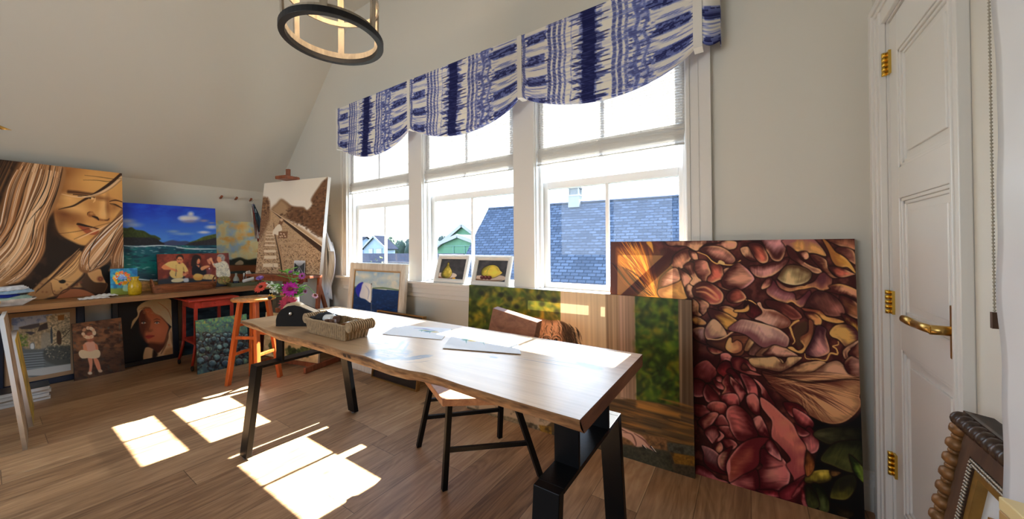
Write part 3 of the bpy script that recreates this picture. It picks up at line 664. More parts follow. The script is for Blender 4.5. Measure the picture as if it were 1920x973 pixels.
m2 = n.nodes.new('ShaderNodeMixShader'); L(_m('ADD', _m('MULTIPLY', gap, .16), .05), m2.inputs[0]); L(m1.outputs[0], m2.inputs[1]); L(ts.outputs[0], m2.inputs[2]); L(m2.outputs[0], n.nodes['Material Output'].inputs[0])
fold_m = mat('shade_fold', (.82, .81, .78), .8, bump=.5, bscale=260, stretch=(.15, 1, 1)); n = fold_m.node_tree
tl = n.nodes.new('ShaderNodeBsdfTranslucent'); tl.inputs[0].default_value = (.42, .41, .39, 1); mx = n.nodes.new('ShaderNodeMixShader'); mx.inputs[0].default_value = .5
n.links.new(n.nodes['Principled BSDF'].outputs[0], mx.inputs[1]); n.links.new(tl.outputs[0], mx.inputs[2]); n.links.new(mx.outputs[0], n.nodes['Material Output'].inputs[0])
sg = 'woven roman shades in the three windows'
for (x0, x1), lab in zip(WIN, ('white woven shade half lowered in the leftmost window', 'white woven shade half lowered in the middle window', 'white woven shade half lowered in the widest right-hand window')):
    t_ = thing('roman_shade', lab, 'window shade', (x0, YB + .03, 1.72), sg)
    a, b = x0 + .016, x1 - .016
    MB().box(a, YB + .032, 1.80, b, YB + .036, 2.49).build('panel', wv, t_)
    mb = MB()      # folds stacked at the bottom
    for k, (z0, z1, y) in enumerate(((1.722, 1.80, .006), (1.742, 1.825, .013), (1.758, 1.84, .020))):
        mb.grid(lambda u, v, z0=z0, z1=z1, y=y: Vector((a + (b - a) * u, YB + y + .006 * math.sin(v * PI), z0 + (z1 - z0) * v)), 12, 8)
    mb.tube([(a, YB + .012, 1.724), (b, YB + .012, 1.724)], .006, 8)
    mb.build('fold', fold_m, t_)
    MB().box(a, YB + .02, 2.45, b, YB + .045, 2.49).build('headrail', vinyl, t_)
# valance: three swags of blue and white ikat between white straps
def ikat(T, Z, seed):
    """T across one panel 0..1, Z height in metres -> colour: resist-dyed bands, dash columns and streaked blocks"""
    RH = .0098; rn = np.floor(Z / RH).astype(int); j = np.random.RandomState(11).rand(4000, 12)[rn % 3999]; zz = np.mod(Z, RH) / RH
    yarn = np.clip(1.5 - np.abs(zz - .5) * 2.6, 0, 1); rf = rn * 3.71
    s1 = fbm(T * 9, rf, 4, 2); s2 = fbm(T * 26, rf * 1.3, 8, 2); fine = fbm(T * 7, Z * 420, 6, 2)
    def band(lo, hi, f, k, soft=.012):
        a = lo - f * j[..., k] ** 1.5; b = hi + f * j[..., k + 1] ** 1.5
        return np.clip((T - a) / soft, 0, 1) * np.clip((b - T) / soft, 0, 1)
    per = .150; ph = np.mod(Z + .03, per) / per; ph2 = np.mod(Z + .085, per) / per
    b1 = np.clip((ph - .42) * 12, 0, 1) * np.clip((.95 - ph) * 12, 0, 1); b2 = np.clip((ph2 - .40) * 12, 0, 1) * np.clip((.93 - ph2) * 12, 0, 1)
    D = .04 + .40 * np.clip((s1 - .52) * 5, 0, 1) * yarn
    D = np.maximum(D, band(.045, .175, .05, 2) * (.62 + .38 * (s2 > .45)) * b1 * (.55 + .45 * yarn)); D = np.maximum(D, band(.82, .985, .06, 6) * (.62 + .38 * (s2 > .45)) * b2 * (.55 + .45 * yarn))
    D = np.maximum(D, band(.68, .80, .03, 8) * np.clip((s2 - .38) * 4, 0, 1) * .62)
    D = np.where((T > .30) & (T < .40), D * .45, D); D = np.where((T > .535) & (T < .60), D * .3, D)
    for c, w, a in ((.018, .012, .75), (.205, .012, .85), (.24, .012, .8), (.275, .011, .75), (.308, .008, .6), (.352, .004, .45), (.605, .012, .75), (.638, .012, .8), (.672, .010, .6)):
        cc = c + .004 * np.sin(Z * 30 + c * 9); D = np.maximum(D, np.clip((w + .004 * j[..., 9] - np.abs(T - cc)) / .006, 0, 1) * a * yarn)
    for c, w, a in ((.725, .016, .6), (.775, .014, .55)):
        cc = c + .010 * np.sin(Z * 38); D = np.maximum(D, np.clip((w - np.abs(T - cc)) / .010, 0, 1) * a * (.35 + .65 * yarn))
    core = band(.418, .498, .018, 0); fr_ = band(.412, .504, .10, 0, .02) * np.clip(yarn * 1.15, 0, 1)
    D = np.maximum(D, np.maximum(core * .97, fr_ * .9)); D = np.where(core > .5, np.maximum(D, .75 + .25 * yarn), D)
    D = np.clip(D * (.74 + .52 * fine), 0, 1)[..., None]
    lt = np.array((222, 218, 206)) / 255.; md = np.array((112, 124, 182)) / 255.; dk = np.array((26, 30, 74)) / 255.
    return np.where(D < .4, lt + (md - lt) * D / .4, md + (dk - md) * (D - .4) / .6)
def cloth(name, fn, nu, nv, colfn, parent, thick=.003):
    u, v = np.meshgrid(np.linspace(0, 1, nu), np.linspace(0, 1, nv)); V = fn(u, v).reshape(-1, 3); c = colfn(u, v).reshape(-1, 3)
    c = np.where(c <= .04045, c / 12.92, ((c + .055) / 1.055) ** 2.4) * 1.3
    idx = np.arange(nu * nv).reshape(nv, nu); F = np.stack([idx[:-1, :-1], idx[1:, :-1], idx[1:, 1:], idx[:-1, 1:]], -1).reshape(-1, 4)
    me = bpy.data.meshes.new(name); me.from_pydata((V - np.array(parent.location)).tolist(), [], F.tolist()); at = me.color_attributes.new('pigment', 'FLOAT_COLOR', 'POINT')
    at.data.foreach_set('color', np.c_[np.clip(c, 0, .95), np.ones(len(c))].astype(np.float32).ravel()); me.materials.append(paintmat('printed_cotton', .8, .12, .1))
    me.polygons.foreach_set('use_smooth', [True] * len(F)); o = bpy.data.objects.new(name, me); COL.objects.link(o); o.parent = parent
    md_ = o.modifiers.new('thickness', 'SOLIDIFY'); md_.thickness = thick; md_.offset = 0
    return o
val = thing('window_valance', 'blue and white ikat valance with scalloped swags and white straps over the windows', 'valance', (-1.8, YB, 2.1))
VT = 2.584; VY = YB - .12
PX = [(-3.475, -2.405), (-2.375, -1.285), (-1.255, -.215)]
def swag(x0, x1, seed, endl=0, endr=0):
    def low(u):
        s = np.sin(np.clip(u, 0, 1) * PI) ** .62
        b = 2.185 - .150 * s * (1 - .12 * np.cos(u * PI))
        if endl: b = b + .03 * (1 - u) ** 4
        return b
    def fn(u, v):
        z1 = low(u); Z = VT + (z1 - VT) * np.minimum(v / .86, 1)
        roll = np.clip((v - .86) / .14, 0, 1) * PI
        y = VY - .012 - .035 * np.sin(u * PI) * np.clip(v, 0, 1) ** 2 - .006 * np.sin(v * 26 + u * 5) * (np.abs(u - .5) * 2) ** 3 * v
        Z = Z - .022 * np.sin(roll) * (.25 + .75 * np.sin(u * PI)); y = y + .022 * (1 - np.cos(roll)) * (.3 + .7 * np.sin(u * PI))
        return np.stack([x0 + (x1 - x0) * u, y, Z], -1)
    def col(u, v):
        z1 = low(u); Z = VT + (z1 - VT) * np.minimum(v / .86, 1) - np.clip(v - .86, 0, 1) * .3
        pinch = 1 + (np.abs(u - .5) * 2) ** 5 * v * .22
        return ikat(u, (VT - (VT - Z) * pinch) + seed * .05, seed)
    return cloth('swag', fn, 330, 150, col, val)
for i, (a, b) in enumerate(PX): swag(a, b, i, endl=(i == 0))
# return at the right end, with its own small fold
cloth('side_tail', lambda u, v: np.stack([-.19 + .085 * u, VY - .004 + .05 * u ** 2 - .02 * np.sin(u * PI), VT - (.39 + .035 * np.sin(u * PI)) * v], -1), 40, 110, lambda u, v: ikat(.02 + u * .12, VT - .42 * v, 1), val)
cloth('side_tail', lambda u, v: np.stack([-3.475 + 0 * u, VY + .11 * u, VT - (.36 + .02 * np.sin(u * PI)) * v], -1), 24, 110, lambda u, v: ikat(.02 + u * .12, VT - .42 * v, 1), val)
cloth('side_tail', lambda u, v: np.stack([-.105 + 0 * u, VY + .045 + .07 * u, VT - .39 * v], -1), 24, 110, lambda u, v: ikat(.1 + u * .12, VT - .42 * v, 1), val)
MB().box(-3.475, VY, VT - .02, -.105, YB, VT).build('board', trimm, val)
strap = mat('white_tape', (.78, .76, .72), .8, bump=.2, bscale=300)
for x, w in ((-2.39, .033), (-1.27, .036), (-.20, .042), (-3.485, .02)):
    mb = MB(); mb.box(x - w / 2, VY - .019, 2.168, x + w / 2, VY - .016, VT + .003); mb.box(x - w / 2, VY - .019, 2.162, x + w / 2, VY + .05, 2.168); mb.box(x - w / 2, VY - .019, VT, x + w / 2, VY + .06, VT + .003)
    mb.build('strap', strap, val, bevel=.001)
# ================================================================== live-edge table
blacksteel = mat('black_steel', (.005, .0053, .0062), .40, 0, .18, bump=.06, bscale=90)
class Cells: pass
def pigment_grid(name, V, cols, nx, ny, material, parent, gain=1.0, smooth=True, flip=False):
    c = np.clip(cols, 0, 1); c = np.where(c <= .04045, c / 12.92, ((c + .055) / 1.055) ** 2.4) * gain
    idx = np.arange(nx * ny).reshape(ny, nx); F = np.stack([idx[:-1, :-1], idx[:-1, 1:], idx[1:, 1:], idx[1:, :-1]], -1).reshape(-1, 4)
    if flip: F = F[:, ::-1]
    me = bpy.data.meshes.new(name); nf = len(F); V = V.reshape(-1, 3) - (np.array(parent.location) if parent is not None else 0)
    me.vertices.add(len(V)); me.vertices.foreach_set('co', V.astype(np.float32).ravel()); me.loops.add(nf * 4); me.loops.foreach_set('vertex_index', F.astype(np.int32).ravel())
    me.polygons.add(nf); me.polygons.foreach_set('loop_start', (np.arange(nf) * 4).astype(np.int32)); me.update(calc_edges=True)
    me.polygons.foreach_set('use_smooth', [smooth] * nf)
    at = me.color_attributes.new('pigment', 'FLOAT_COLOR', 'POINT'); at.data.foreach_set('color', np.c_[np.clip(c.reshape(-1, 3), 0, .95), np.ones(nx * ny)].astype(np.float32).ravel())
    me.materials.append(material); o = bpy.data.objects.new(name, me); COL.objects.link(o)
    if parent is not None: o.parent = parent
    return o
TX0, TX1, TB, TZ = -2.445, -.340, 1.42, .74
front = np.array([(-2.46, .842), (-2.286, .842), (-2.15, .825), (-2.089, .817), (-1.961, .809), (-1.842, .813), (-1.733, .823), (-1.63, .829), (-1.523, .830), (-1.411, .822), (-1.3, .820), (-1.238, .827), (-1.151, .817), (-1.075, .809), (-1.014, .809), (-.955, .813), (-.895, .825), (-.832, .824), (-.727, .815), (-.557, .809), (-.416, .806), (-.331, .806)])
under = np.array([(-2.46, .875), (-2.253, .868), (-2.054, .847), (-1.975, .839), (-1.784, .846), (-1.593, .849), (-1.465, .845), (-1.332, .839), (-1.197, .836), (-1.078, .829), (-.992, .833), (-.957, .847), (-.849, .855), (-.639, .842), (-.437, .840), (-.331, .833)])
table = thing('desk', 'long live-edge wooden desk on black steel trestle legs', 'desk', (-1.4, 1.1, 0))
nx, ny = 820, 250
uu, vv = np.meshgrid(np.linspace(0, 1, nx), np.linspace(0, 1, ny)); gx = TX0 + (TX1 - TX0) * uu; fy = np.interp(gx, front[:, 0], front[:, 1]); gy = fy + (TB - fy) * vv
def tablewood(x, y):
    # grain runs along x and bends round the knots
    w = y * 1.0 + 0
    for kx, ky, s_, r_ in ((-1.17, .905, .09, .09), (-1.045, .945, .07, .08), (-.465, 1.18, .05, .09), (-.80, 1.08, .02, .05), (-1.33, .965, .02, .05), (-.49, 1.45, .03, .06)):
        d = np.hypot((x - kx) / 2.2, y - ky); w = w + s_ * np.exp(-(d / r_) ** 2) * np.sign(y - ky + 1e-6) * .5
    w = w + .02 * (fbm(x * 3, y * 2, 3) - .5)
    g = fbm(x * 2.2, w * 120, 1); g2 = fbm(x * 1.2, w * 34, 7); g3 = fbm(x * 22, w * 420, 5)
    t = np.clip(.18 + .35 * g + .42 * g2 + .12 * (g3 - .5), 0, 1)[..., None]
    c = np.array((158, 122, 88)) / 255. * (1 - t) + np.array((226, 196, 156)) / 255. * t
    return c, w
colt, w = tablewood(gx, gy)
def blend(c, k, col): k = np.clip(k, 0, 1)[..., None]; return c * (1 - k) + np.array(col) / 255. * k
def blot(kx, ky, rx, ry, ang, seed, rag=.5):
    a = math.radians(ang); dx, dy = gx - kx, gy - ky; p_ = (dx * math.cos(a) + dy * math.sin(a)) / rx; q_ = (-dx * math.sin(a) + dy * math.cos(a)) / ry
    return np.hypot(p_, q_) + rag * (fbm(gx * 40, gy * 40, seed) - .5)
knot_sky_tint = (96, 110, 138)  # blue-grey of the knots below is sky reflection painted into the wood
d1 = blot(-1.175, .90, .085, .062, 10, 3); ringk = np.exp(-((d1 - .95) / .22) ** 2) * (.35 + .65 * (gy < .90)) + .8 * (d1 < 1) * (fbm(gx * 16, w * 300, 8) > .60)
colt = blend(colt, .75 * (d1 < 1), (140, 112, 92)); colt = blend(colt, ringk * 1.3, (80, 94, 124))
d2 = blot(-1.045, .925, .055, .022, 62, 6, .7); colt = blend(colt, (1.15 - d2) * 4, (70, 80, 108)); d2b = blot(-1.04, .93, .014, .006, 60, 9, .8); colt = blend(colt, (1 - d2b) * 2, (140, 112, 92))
d3 = blot(-1.24, 1.0, .10, .012, -52, 2, 1.0); colt = blend(colt, (1 - d3) * 1.6, knot_sky_tint); d3 = blot(-1.19, .99, .10, .009, -50, 12, 1.0); colt = blend(colt, (1 - d3) * 1.4, knot_sky_tint)
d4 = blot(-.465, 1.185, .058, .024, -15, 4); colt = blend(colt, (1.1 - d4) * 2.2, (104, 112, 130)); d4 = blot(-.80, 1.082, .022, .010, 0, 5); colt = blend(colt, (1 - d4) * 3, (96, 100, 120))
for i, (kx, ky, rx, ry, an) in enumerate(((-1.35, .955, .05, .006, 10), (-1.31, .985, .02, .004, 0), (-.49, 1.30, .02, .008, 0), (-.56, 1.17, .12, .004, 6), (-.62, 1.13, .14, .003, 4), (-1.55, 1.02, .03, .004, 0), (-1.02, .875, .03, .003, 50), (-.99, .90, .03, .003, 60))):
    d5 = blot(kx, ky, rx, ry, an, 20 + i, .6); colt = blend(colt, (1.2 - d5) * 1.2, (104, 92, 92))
V = np.stack([gx, gy, np.full_like(gx, TZ)], -1)
tt = bpy.data.materials.new('oiled_slab'); tt.use_nodes = True; n = tt.node_tree; p = n.nodes['Principled BSDF']; a = n.nodes.new('ShaderNodeVertexColor'); a.layer_name = 'pigment'; n.links.new(a.outputs[0], p.inputs['Base Color']); p.inputs['Roughness'].default_value = .36; p.inputs['Specular IOR Level'].default_value = .6; p.inputs['Coat Weight'].default_value = .45; p.inputs['Coat Roughness'].default_value = .26
nz = n.nodes.new('ShaderNodeTexNoise'); tc = n.nodes.new('ShaderNodeTexCoord'); mp = n.nodes.new('ShaderNodeMapping'); mp.inputs['Scale'].default_value = (3, 60, 3); n.links.new(tc.outputs['Object'], mp.inputs[0]); n.links.new(mp.outputs[0], nz.inputs[0]); nz.inputs['Scale'].default_value = 1; bp = n.nodes.new('ShaderNodeBump'); bp.inputs['Strength'].default_value = .12; bp.inputs['Distance'].default_value = .002; n.links.new(nz.outputs[0], bp.inputs['Height']); n.links.new(bp.outputs[0], p.inputs['Normal'])
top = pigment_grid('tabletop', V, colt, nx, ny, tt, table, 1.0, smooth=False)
# bark edge along the front: wavy, bulging, from the top line down to the under line
nu, nv = 700, 16; u2, v2 = np.meshgrid(np.linspace(0, 1, nu), np.linspace(0, 1, nv)); ex = TX0 + (TX1 - TX0) * u2
y0 = np.interp(ex, front[:, 0], front[:, 1]); y1 = np.interp(ex, under[:, 0], under[:, 1]); ey = y0 + (y1 - y0) * v2 ** 1.3 - .006 * np.sin(v2 * PI) + .004 * (fbm(ex * 30, v2 * 3, 2) - .5) * np.sin(v2 * PI); ez = TZ - .045 * v2
b1 = fbm(ex * 9, v2 * 3 + ex * 2, 5); b2 = fbm(ex * 50, v2 * 9, 6)
ec = np.array((186, 138, 92)) / 255. * np.ones(ex.shape + (1,)); ec = ec * (1 - np.clip((b1 - .45) * 4, 0, 1)[..., None] * .75) + np.array((104, 66, 42)) / 255. * np.clip((b1 - .45) * 4, 0, 1)[..., None] * .75
ec = ec * (.78 + .44 * b2)[..., None]; ec = np.where((v2 < .08)[..., None], np.array((176, 128, 84)) / 255., ec)
for kx in (-1.36, -1.325): dd = np.hypot((ex - kx) / .012, (v2 - .4) / .2); ec = np.where((dd < 1)[..., None], np.array((66, 42, 28)) / 255., ec)
e_ = pigment_grid('live_edge', np.stack([ex, ey, ez], -1), ec, nu, nv, paintmat('bark_edge', .6), table, .8, flip=True); e_.parent = top; e_.matrix_parent_inverse = Matrix.Identity(4)
mb = MB(); endw = wood('slab_end', C8(94, 58, 40), C8(152, 104, 74), 1, 5, .5, 6)
mb.add([(TX1, .806, TZ), (TX1, TB, TZ), (TX1, TB, TZ - .045), (TX1, .834, TZ - .045)], [(0, 1, 2, 3)]); mb.add([(TX0, .842, TZ), (TX0, TB, TZ), (TX0, TB, TZ - .045), (TX0, .875, TZ - .045)], [(3, 2, 1, 0)])
mb.add([(TX0, TB, TZ), (TX1, TB, TZ), (TX1, TB, TZ - .045), (TX0, TB, TZ - .045)], [(0, 1, 2, 3)])
lo = [(x, y, TZ - .045) for x, y in under if TX0 < x < TX1]; lo = [(TX0, .875, TZ - .045)] + lo + [(TX1, .834, TZ - .045)]
for a_, b_ in zip(lo, lo[1:]): mb.add([a_, b_, (b_[0], TB, TZ - .045), (a_[0], TB, TZ - .045)], [(0, 3, 2, 1)])
u_ = mb.build('underside', endw, table); u_.parent = top
for x0, x1 in ((-2.35, -2.27), (-.50, -.42)):
    tr_ = MB().box(x0, .885, .485, x1, 1.375, .50).build('crossbar', blacksteel, table, bevel=.001)
    for y in (.985, 1.255): MB().box(x0, y, .499, x1, y + .012, .696).build('post', blacksteel, table, bevel=.001)
    MB().box(x0, .93, .688, x1, 1.31, .696).build('top_plate', blacksteel, table)
    for ya, yb, s_ in ((.885, .815, -1), (1.375, 1.46, 1)):
        mb = MB(); th = .030
        mb.hexa([(x0, yb - th / 2, .012), (x1, yb - th / 2, .012), (x1, yb + th / 2, .012), (x0, yb + th / 2, .012)], [(x0, ya - th / 2 * (1 - s_), .50), (x1, ya - th / 2 * (1 - s_), .50), (x1, ya + th / 2 * (1 + s_), .50), (x0, ya + th / 2 * (1 + s_), .50)])
        lg = mb.build('leg', blacksteel, table, bevel=.002)
        f_ = MB().tube([((x0 + x1) / 2, yb, 0), ((x0 + x1) / 2, yb, .014)], .012, 12).build('glide', mat('grey_plastic', (.2, .2, .2), .5), table); f_.parent = lg
# ================================================================== chair
def P3(*a): return Vector(a)
ch = thing('chair', 'wooden chair with a plank seat and thin black legs tucked under the desk', 'chair', (-1.2, 1.48, 0))
oakc = wood('chair_oak', C8(120, 78, 52), C8(176, 124, 84), 0, 5, .45, 7, C8(150, 104, 70)); 
sc_ = [(-1.186, 1.197), (-.872, 1.43), (-1.185, 1.745), (-1.52, 1.38)]
MB().slabz(sc_, .415, .45).build('seat', wood('seat_wood', C8(150, 98, 66), C8(196, 146, 104), 1, 5, .4, 7), ch, bevel=.004)
feet = [(-1.213, 1.235), (-.878, 1.575), (-1.26, 1.757), (-1.598, 1.42)]; cx_, cy_ = -1.19, 1.44
tops = []
for (fx_, fy_), (sx_, sy_) in zip(feet, sc_):
    tx, ty = cx_ + (sx_ - cx_) * .80, cy_ + (sy_ - cy_) * .80; tops.append((tx, ty))
    MB().bar((tx, ty, .418), (fx_, fy_, 0), .026, .026, (.9, -.43, 0)).build('leg', blacksteel, ch, bevel=.002)
def on_leg(i, z): t_ = 1 - z / .418; return Vector((tops[i][0] + (feet[i][0] - tops[i][0]) * t_, tops[i][1] + (feet[i][1] - tops[i][1]) * t_, z))
for i, j in ((0, 1), (3, 2)): MB().bar(on_leg(i, .19), on_leg(j, .19), .016, .02).build('stretcher', blacksteel, ch)
MB().bar(on_leg(2, .30), on_leg(3, .30), .016, .016).build('stretcher', blacksteel, ch)
# thick plank back, leaning away
d = Vector((.376, -.163, 0)).normalized(); n_ = Vector((.43, .90, 0)).normalized()
b0 = P3(-1.124, 1.702, 0)
tl, tr = P3(-1.335, 1.80, .770), P3(-.908, 1.605, .764); n_ = P3(.42, .91, 0).normalized()
lo = [tl - n_ * .045 - P3(0, 0, .175), tr - n_ * .045 - P3(0, 0, .175)]; th_ = n_ * .034 + P3(0, 0, .008)
MB().hexa([lo[0], lo[1], lo[1] + th_, lo[0] + th_], [tl, tr, tr + th_, tl + th_]).build('backrest', wood('back_wood', C8(112, 74, 56), C8(160, 114, 88), 0, 5, .5, 6), ch, bevel=.002)
for s_ in (-.13, .13): MB().bar(b0 + d * s_ - n_ * .07 + P3(0, 0, .43), b0 + d * s_ + n_ * .012 + P3(0, 0, .66), .024, .024, (1, 0, 0)).build('back_post', blacksteel, ch)
# ================================================================== shelf slab on the left wall
maple = wood('shelf_maple', C8(120, 84, 50), C8(168, 122, 76), 1, 3, .42, 9)
sh = thing('wall_shelf', 'long thick wooden shelf fixed along the low left wall', 'shelf', (XL, .2, .70))
MB().box(XL + .001, -1.6, .70, -4.466, 1.86, .745).build('board', maple, sh, bevel=.003)
for y in (-1.2, 1.186, 1.80):
    mb = MB(); mb.box(XL + .001, y, .664, XL + .02, y + .025, .70); mb.box(XL + .001, y, .688, -4.62, y + .025, .70); mb.build('bracket', mat('grey_metal', (.25, .25, .25), .4, .8), sh)
# ================================================================== bar stool
pine = wood('orange_pine', C8(150, 66, 22), C8(196, 100, 42), 2, 5, .35, 6, coat=.4); seatw = wood('stool_seat', C8(170, 104, 48), C8(222, 152, 84), 0, 4, .25, 7, coat=.5)
sx_, sy_ = -3.56, 1.32; st = thing('bar_stool', 'round-topped orange wooden bar stool at the end of the desk', 'stool', (sx_, sy_, 0))
MB().lathe([(.0001, .704), (.13, .704), (.158, .710), (.165, .722), (.160, .733), (.14, .738), (.0001, .736)], (sx_, sy_, 0), 40).build('seat', seatw, st)
ft = [(-3.651, 1.160), (-3.745, 1.37), (-3.50, 1.50), (-3.405, 1.29)]; tp = []
for x, y in ft:
    t_ = Vector((sx_ + (x - sx_) * .52, sy_ + (y - sy_) * .52, .706)); tp.append(t_); MB().bar(t_, (x, y, 0), .038, .030, (.9, .43, 0)).build('leg', pine, st, bevel=.003)
def ol(i, z): return tp[i].lerp(Vector((*ft[i], 0)), 1 - z / .706)
for i, z in ((0, .255), (1, .40), (2, .255), (3, .40), (0, .50), (2, .50)): MB().bar(ol(i, z), ol((i + 1) % 4, z), .02, .026).build('rung', pine, st, bevel=.003)
# ================================================================== red tool cart under the shelf
redp = mat('chipped_red_paint', C8(176, 52, 34), .45, vary=.25, vscale=14, bump=.1); ct = thing('tool_cart', 'red painted rolling cart with one drawer under the shelf end', 'cart', (-4.55, 1.28, 0))
x0, x1, y0, y1 = -4.745, -4.372, 1.13, 1.44
MB().box(-4.80, 1.075, .655, -4.325, 1.475, .672).build('top', redp, ct, bevel=.004)
MB().box(x0, y0, .585, x1, y1, .655).build('apron', redp, ct, bevel=.002)
dr = MB().box(x1, y0 + .05, .592, x1 + .008, y1 - .03, .648).build('drawer', redp, ct, bevel=.003); k_ = MB().ball((x1 + .016, (y0 + y1) / 2, .622), .010, 10).build('knob', redp, ct); k_.parent = dr
for x in (x0 + .012, x1 - .012):
    for y in (y0 + .012, y1 - .012):
        oy = -.03 if y < 1.3 else .03; ox = -.03 if x < -4.5 else .02
        lg = MB().bar((x, y, .59), (x, y, .25), .024, .024, (1, 0, 0)).tube([(x, y, .26), (x + ox * .3, y + oy * .4, .16), (x + ox, y + oy, .05)], .012, 8).build('leg', redp, ct)
        w_ = MB(); c_ = (x + ox, y + oy, .024); w_.lathe([(.001, -.009), (.019, -.009), (.024, -.006), (.024, .006), (.019, .009), (.001, .009)], c_, 18, Matrix.Rotation(PI / 2, 4, 'X')).build('wheel', mat('black_rubber', (.02, .02, .02), .6), ct)
MB().box(x0, y0, .24, x1, y1, .262).build('lower_shelf', redp, ct, bevel=.002)
# ================================================================== easel with its mast
ez_ = wood('easel_wood', C8(104, 54, 32), C8(156, 88, 54), 2, 5, .45, 6); w3 = Vector((.974, .227, 0)); f3 = Vector((.227, -.974, 0)); O3 = Vector((-3.815, 1.64, 0))
ea = thing('easel', 'brown wooden studio easel standing in the corner', 'easel', tuple(O3))
def ep(a, b, z): return O3 + w3 * a - f3 * b + Vector((0, 0, z))     # a sideways, b backwards
RA, RB = -4.009, -3.387
for s_ in (-1, 1):
    a_ = s_ * .318 ; mb = MB(); p0, p1 = ep(a_ + .105, -.085, .03), ep(a_ + .105, .40, .03)
    mb.bar(p0, p1, .03, .055); mb.build('runner', ez_, ea, bevel=.006)
    MB().bar(ep(s_ * .24 + .085, .10, .05), ep(s_ * .24 + .085, .17, .87), .034, .03, f3).build('upright', ez_, ea, bevel=.003)
    MB().bar(ep(s_ * .24 + .085, .16, .80), ep(s_ * .26 + .095, .37, .06), .025, .03, f3).build('brace', ez_, ea)
for b, z, h in ((.05, .04, .045), (.10, .52, .05)): MB().bar(ep(-.30 + .105, b, z), ep(.30 + .105, b, z), .025, h).build('crossbar', ez_, ea, bevel=.003)
MB().bar(ep(-.12, .115, .05), ep(-.045, .21, 1.90), .045, .03, f3).build('mast', ez_, ea, bevel=.003)
MB().hexa([ep(-.45, -.04, .872), ep(.44, -.04, .872), ep(.44, .10, .872), ep(-.45, .10, .872)], [ep(-.45, -.04, .897), ep(.44, -.04, .897), ep(.44, .10, .897), ep(-.45, .10, .897)]).build('ledge', ez_, ea, bevel=.003)
MB().bar(ep(-.36, -.005, .855), ep(.36, -.005, .855), .02, .04).build('ledge_lip', ez_, ea)
mb = MB(); mb.hexa([ep(-.115, .03, 1.852), ep(.035, .03, 1.852), ep(.035, .19, 1.852), ep(-.115, .19, 1.852)], [ep(-.115, .03, 1.885), ep(.035, .03, 1.885), ep(.035, .19, 1.885), ep(-.115, .19, 1.885)]); mb.bar(ep(-.045, .12, 1.88), ep(-.045, .12, 1.965), .04, .03, f3); mb.build('top_clamp', ez_, ea, bevel=.006)
# ================================================================== pendant
px_, py_ = -1.54, .885; pd = thing('pendant_light', 'round black and wood cage pendant lamp with a lit bulb', 'lamp', (px_, py_, 2.1))
blk = mat('black_iron', (.018, .018, .02), .55, .5); grw = wood('weathered_wood', C8(128, 118, 104), C8(188, 174, 152), 2, 7, .6, 5)
def hoop(r0, r1, z0, z1): 
    mb = MB(); mb.lathe([(r0, z0), (r1, z0), (r1, z1), (r0, z1), (r0, z0)], (px_, py_, 0), 64, smooth=False); mb.f = mb.f[:-2]; mb.m = mb.m[:-2]; mb.sm = mb.sm[:-2]; return mb
hoop(.188, .213, 2.088, 2.115).build('bottom_ring', blk, pd, bevel=.002); hoop(.186, .196, 2.108, 2.135).build('inner_ring', grw, pd); hoop(.186, .194, 2.27, 2.292).build('middle_ring', grw, pd)
for k in range(6):
    a = 2 * PI * k / 6 + .35; c_, s_ = math.cos(a), math.sin(a); pr = [(.200, 2.11), (.203, 2.2), (.203, 2.30), (.190, 2.40), (.155, 2.48), (.10, 2.53), (.045, 2.55)]
    mb = MB(); hw = .014
    vs = []
    for r_, z in pr:
        for dr_, dw in ((-.004, -hw), (.005, -hw), (.005, hw), (-.004, hw)): vs.append((px_ + c_ * (r_ + dr_) - s_ * dw, py_ + s_ * (r_ + dr_) + c_ * dw, z))
    mb.add(vs, [(i * 4 + j, i * 4 + (j + 1) % 4, i * 4 + 4 + (j + 1) % 4, i * 4 + 4 + j) for i in range(len(pr) - 1) for j in range(4)] + [(0, 1, 2, 3)]); mb.build('slat', grw, pd)
MB().lathe([(.001, 2.50), (.05, 2.51), (.055, 2.545), (.02, 2.57), (.008, 2.60), (.008, CZ), (.001, CZ)], (px_, py_, 0), 20).build('stem', blk, pd)
MB().lathe([(.001, 2.42), (.02, 2.42), (.02, 2.52), (.001, 2.52)], (px_, py_, 0), 16).build('socket', blk, pd)
MB().lathe([(.001, 2.29), (.018, 2.295), (.029, 2.32), (.030, 2.345), (.020, 2.385), (.014, 2.42)], (px_, py_, 0), 20).build('bulb', mat('bulb_glow', (1, .8, .5), .3, emit=(1, .62, .28, 40)), pd)
MB().lathe([(.001, CZ - .03), (.06, CZ - .03), (.065, CZ - .001), (.001, CZ - .001)], (px_, py_, 0), 20).build('canopy', blk, pd)
bl_d = bpy.data.lights.new('bulb_light', 'POINT'); bl_o = bpy.data.objects.new('bulb_light', bl_d); COL.objects.link(bl_o); bl_o.location = (px_, py_, 2.26); bl_d.energy = 1.6; bl_d.color = (1, .84, .66); bl_d.shadow_soft_size = .03
# ================================================================== things on the desk
rnd = random.Random(21)
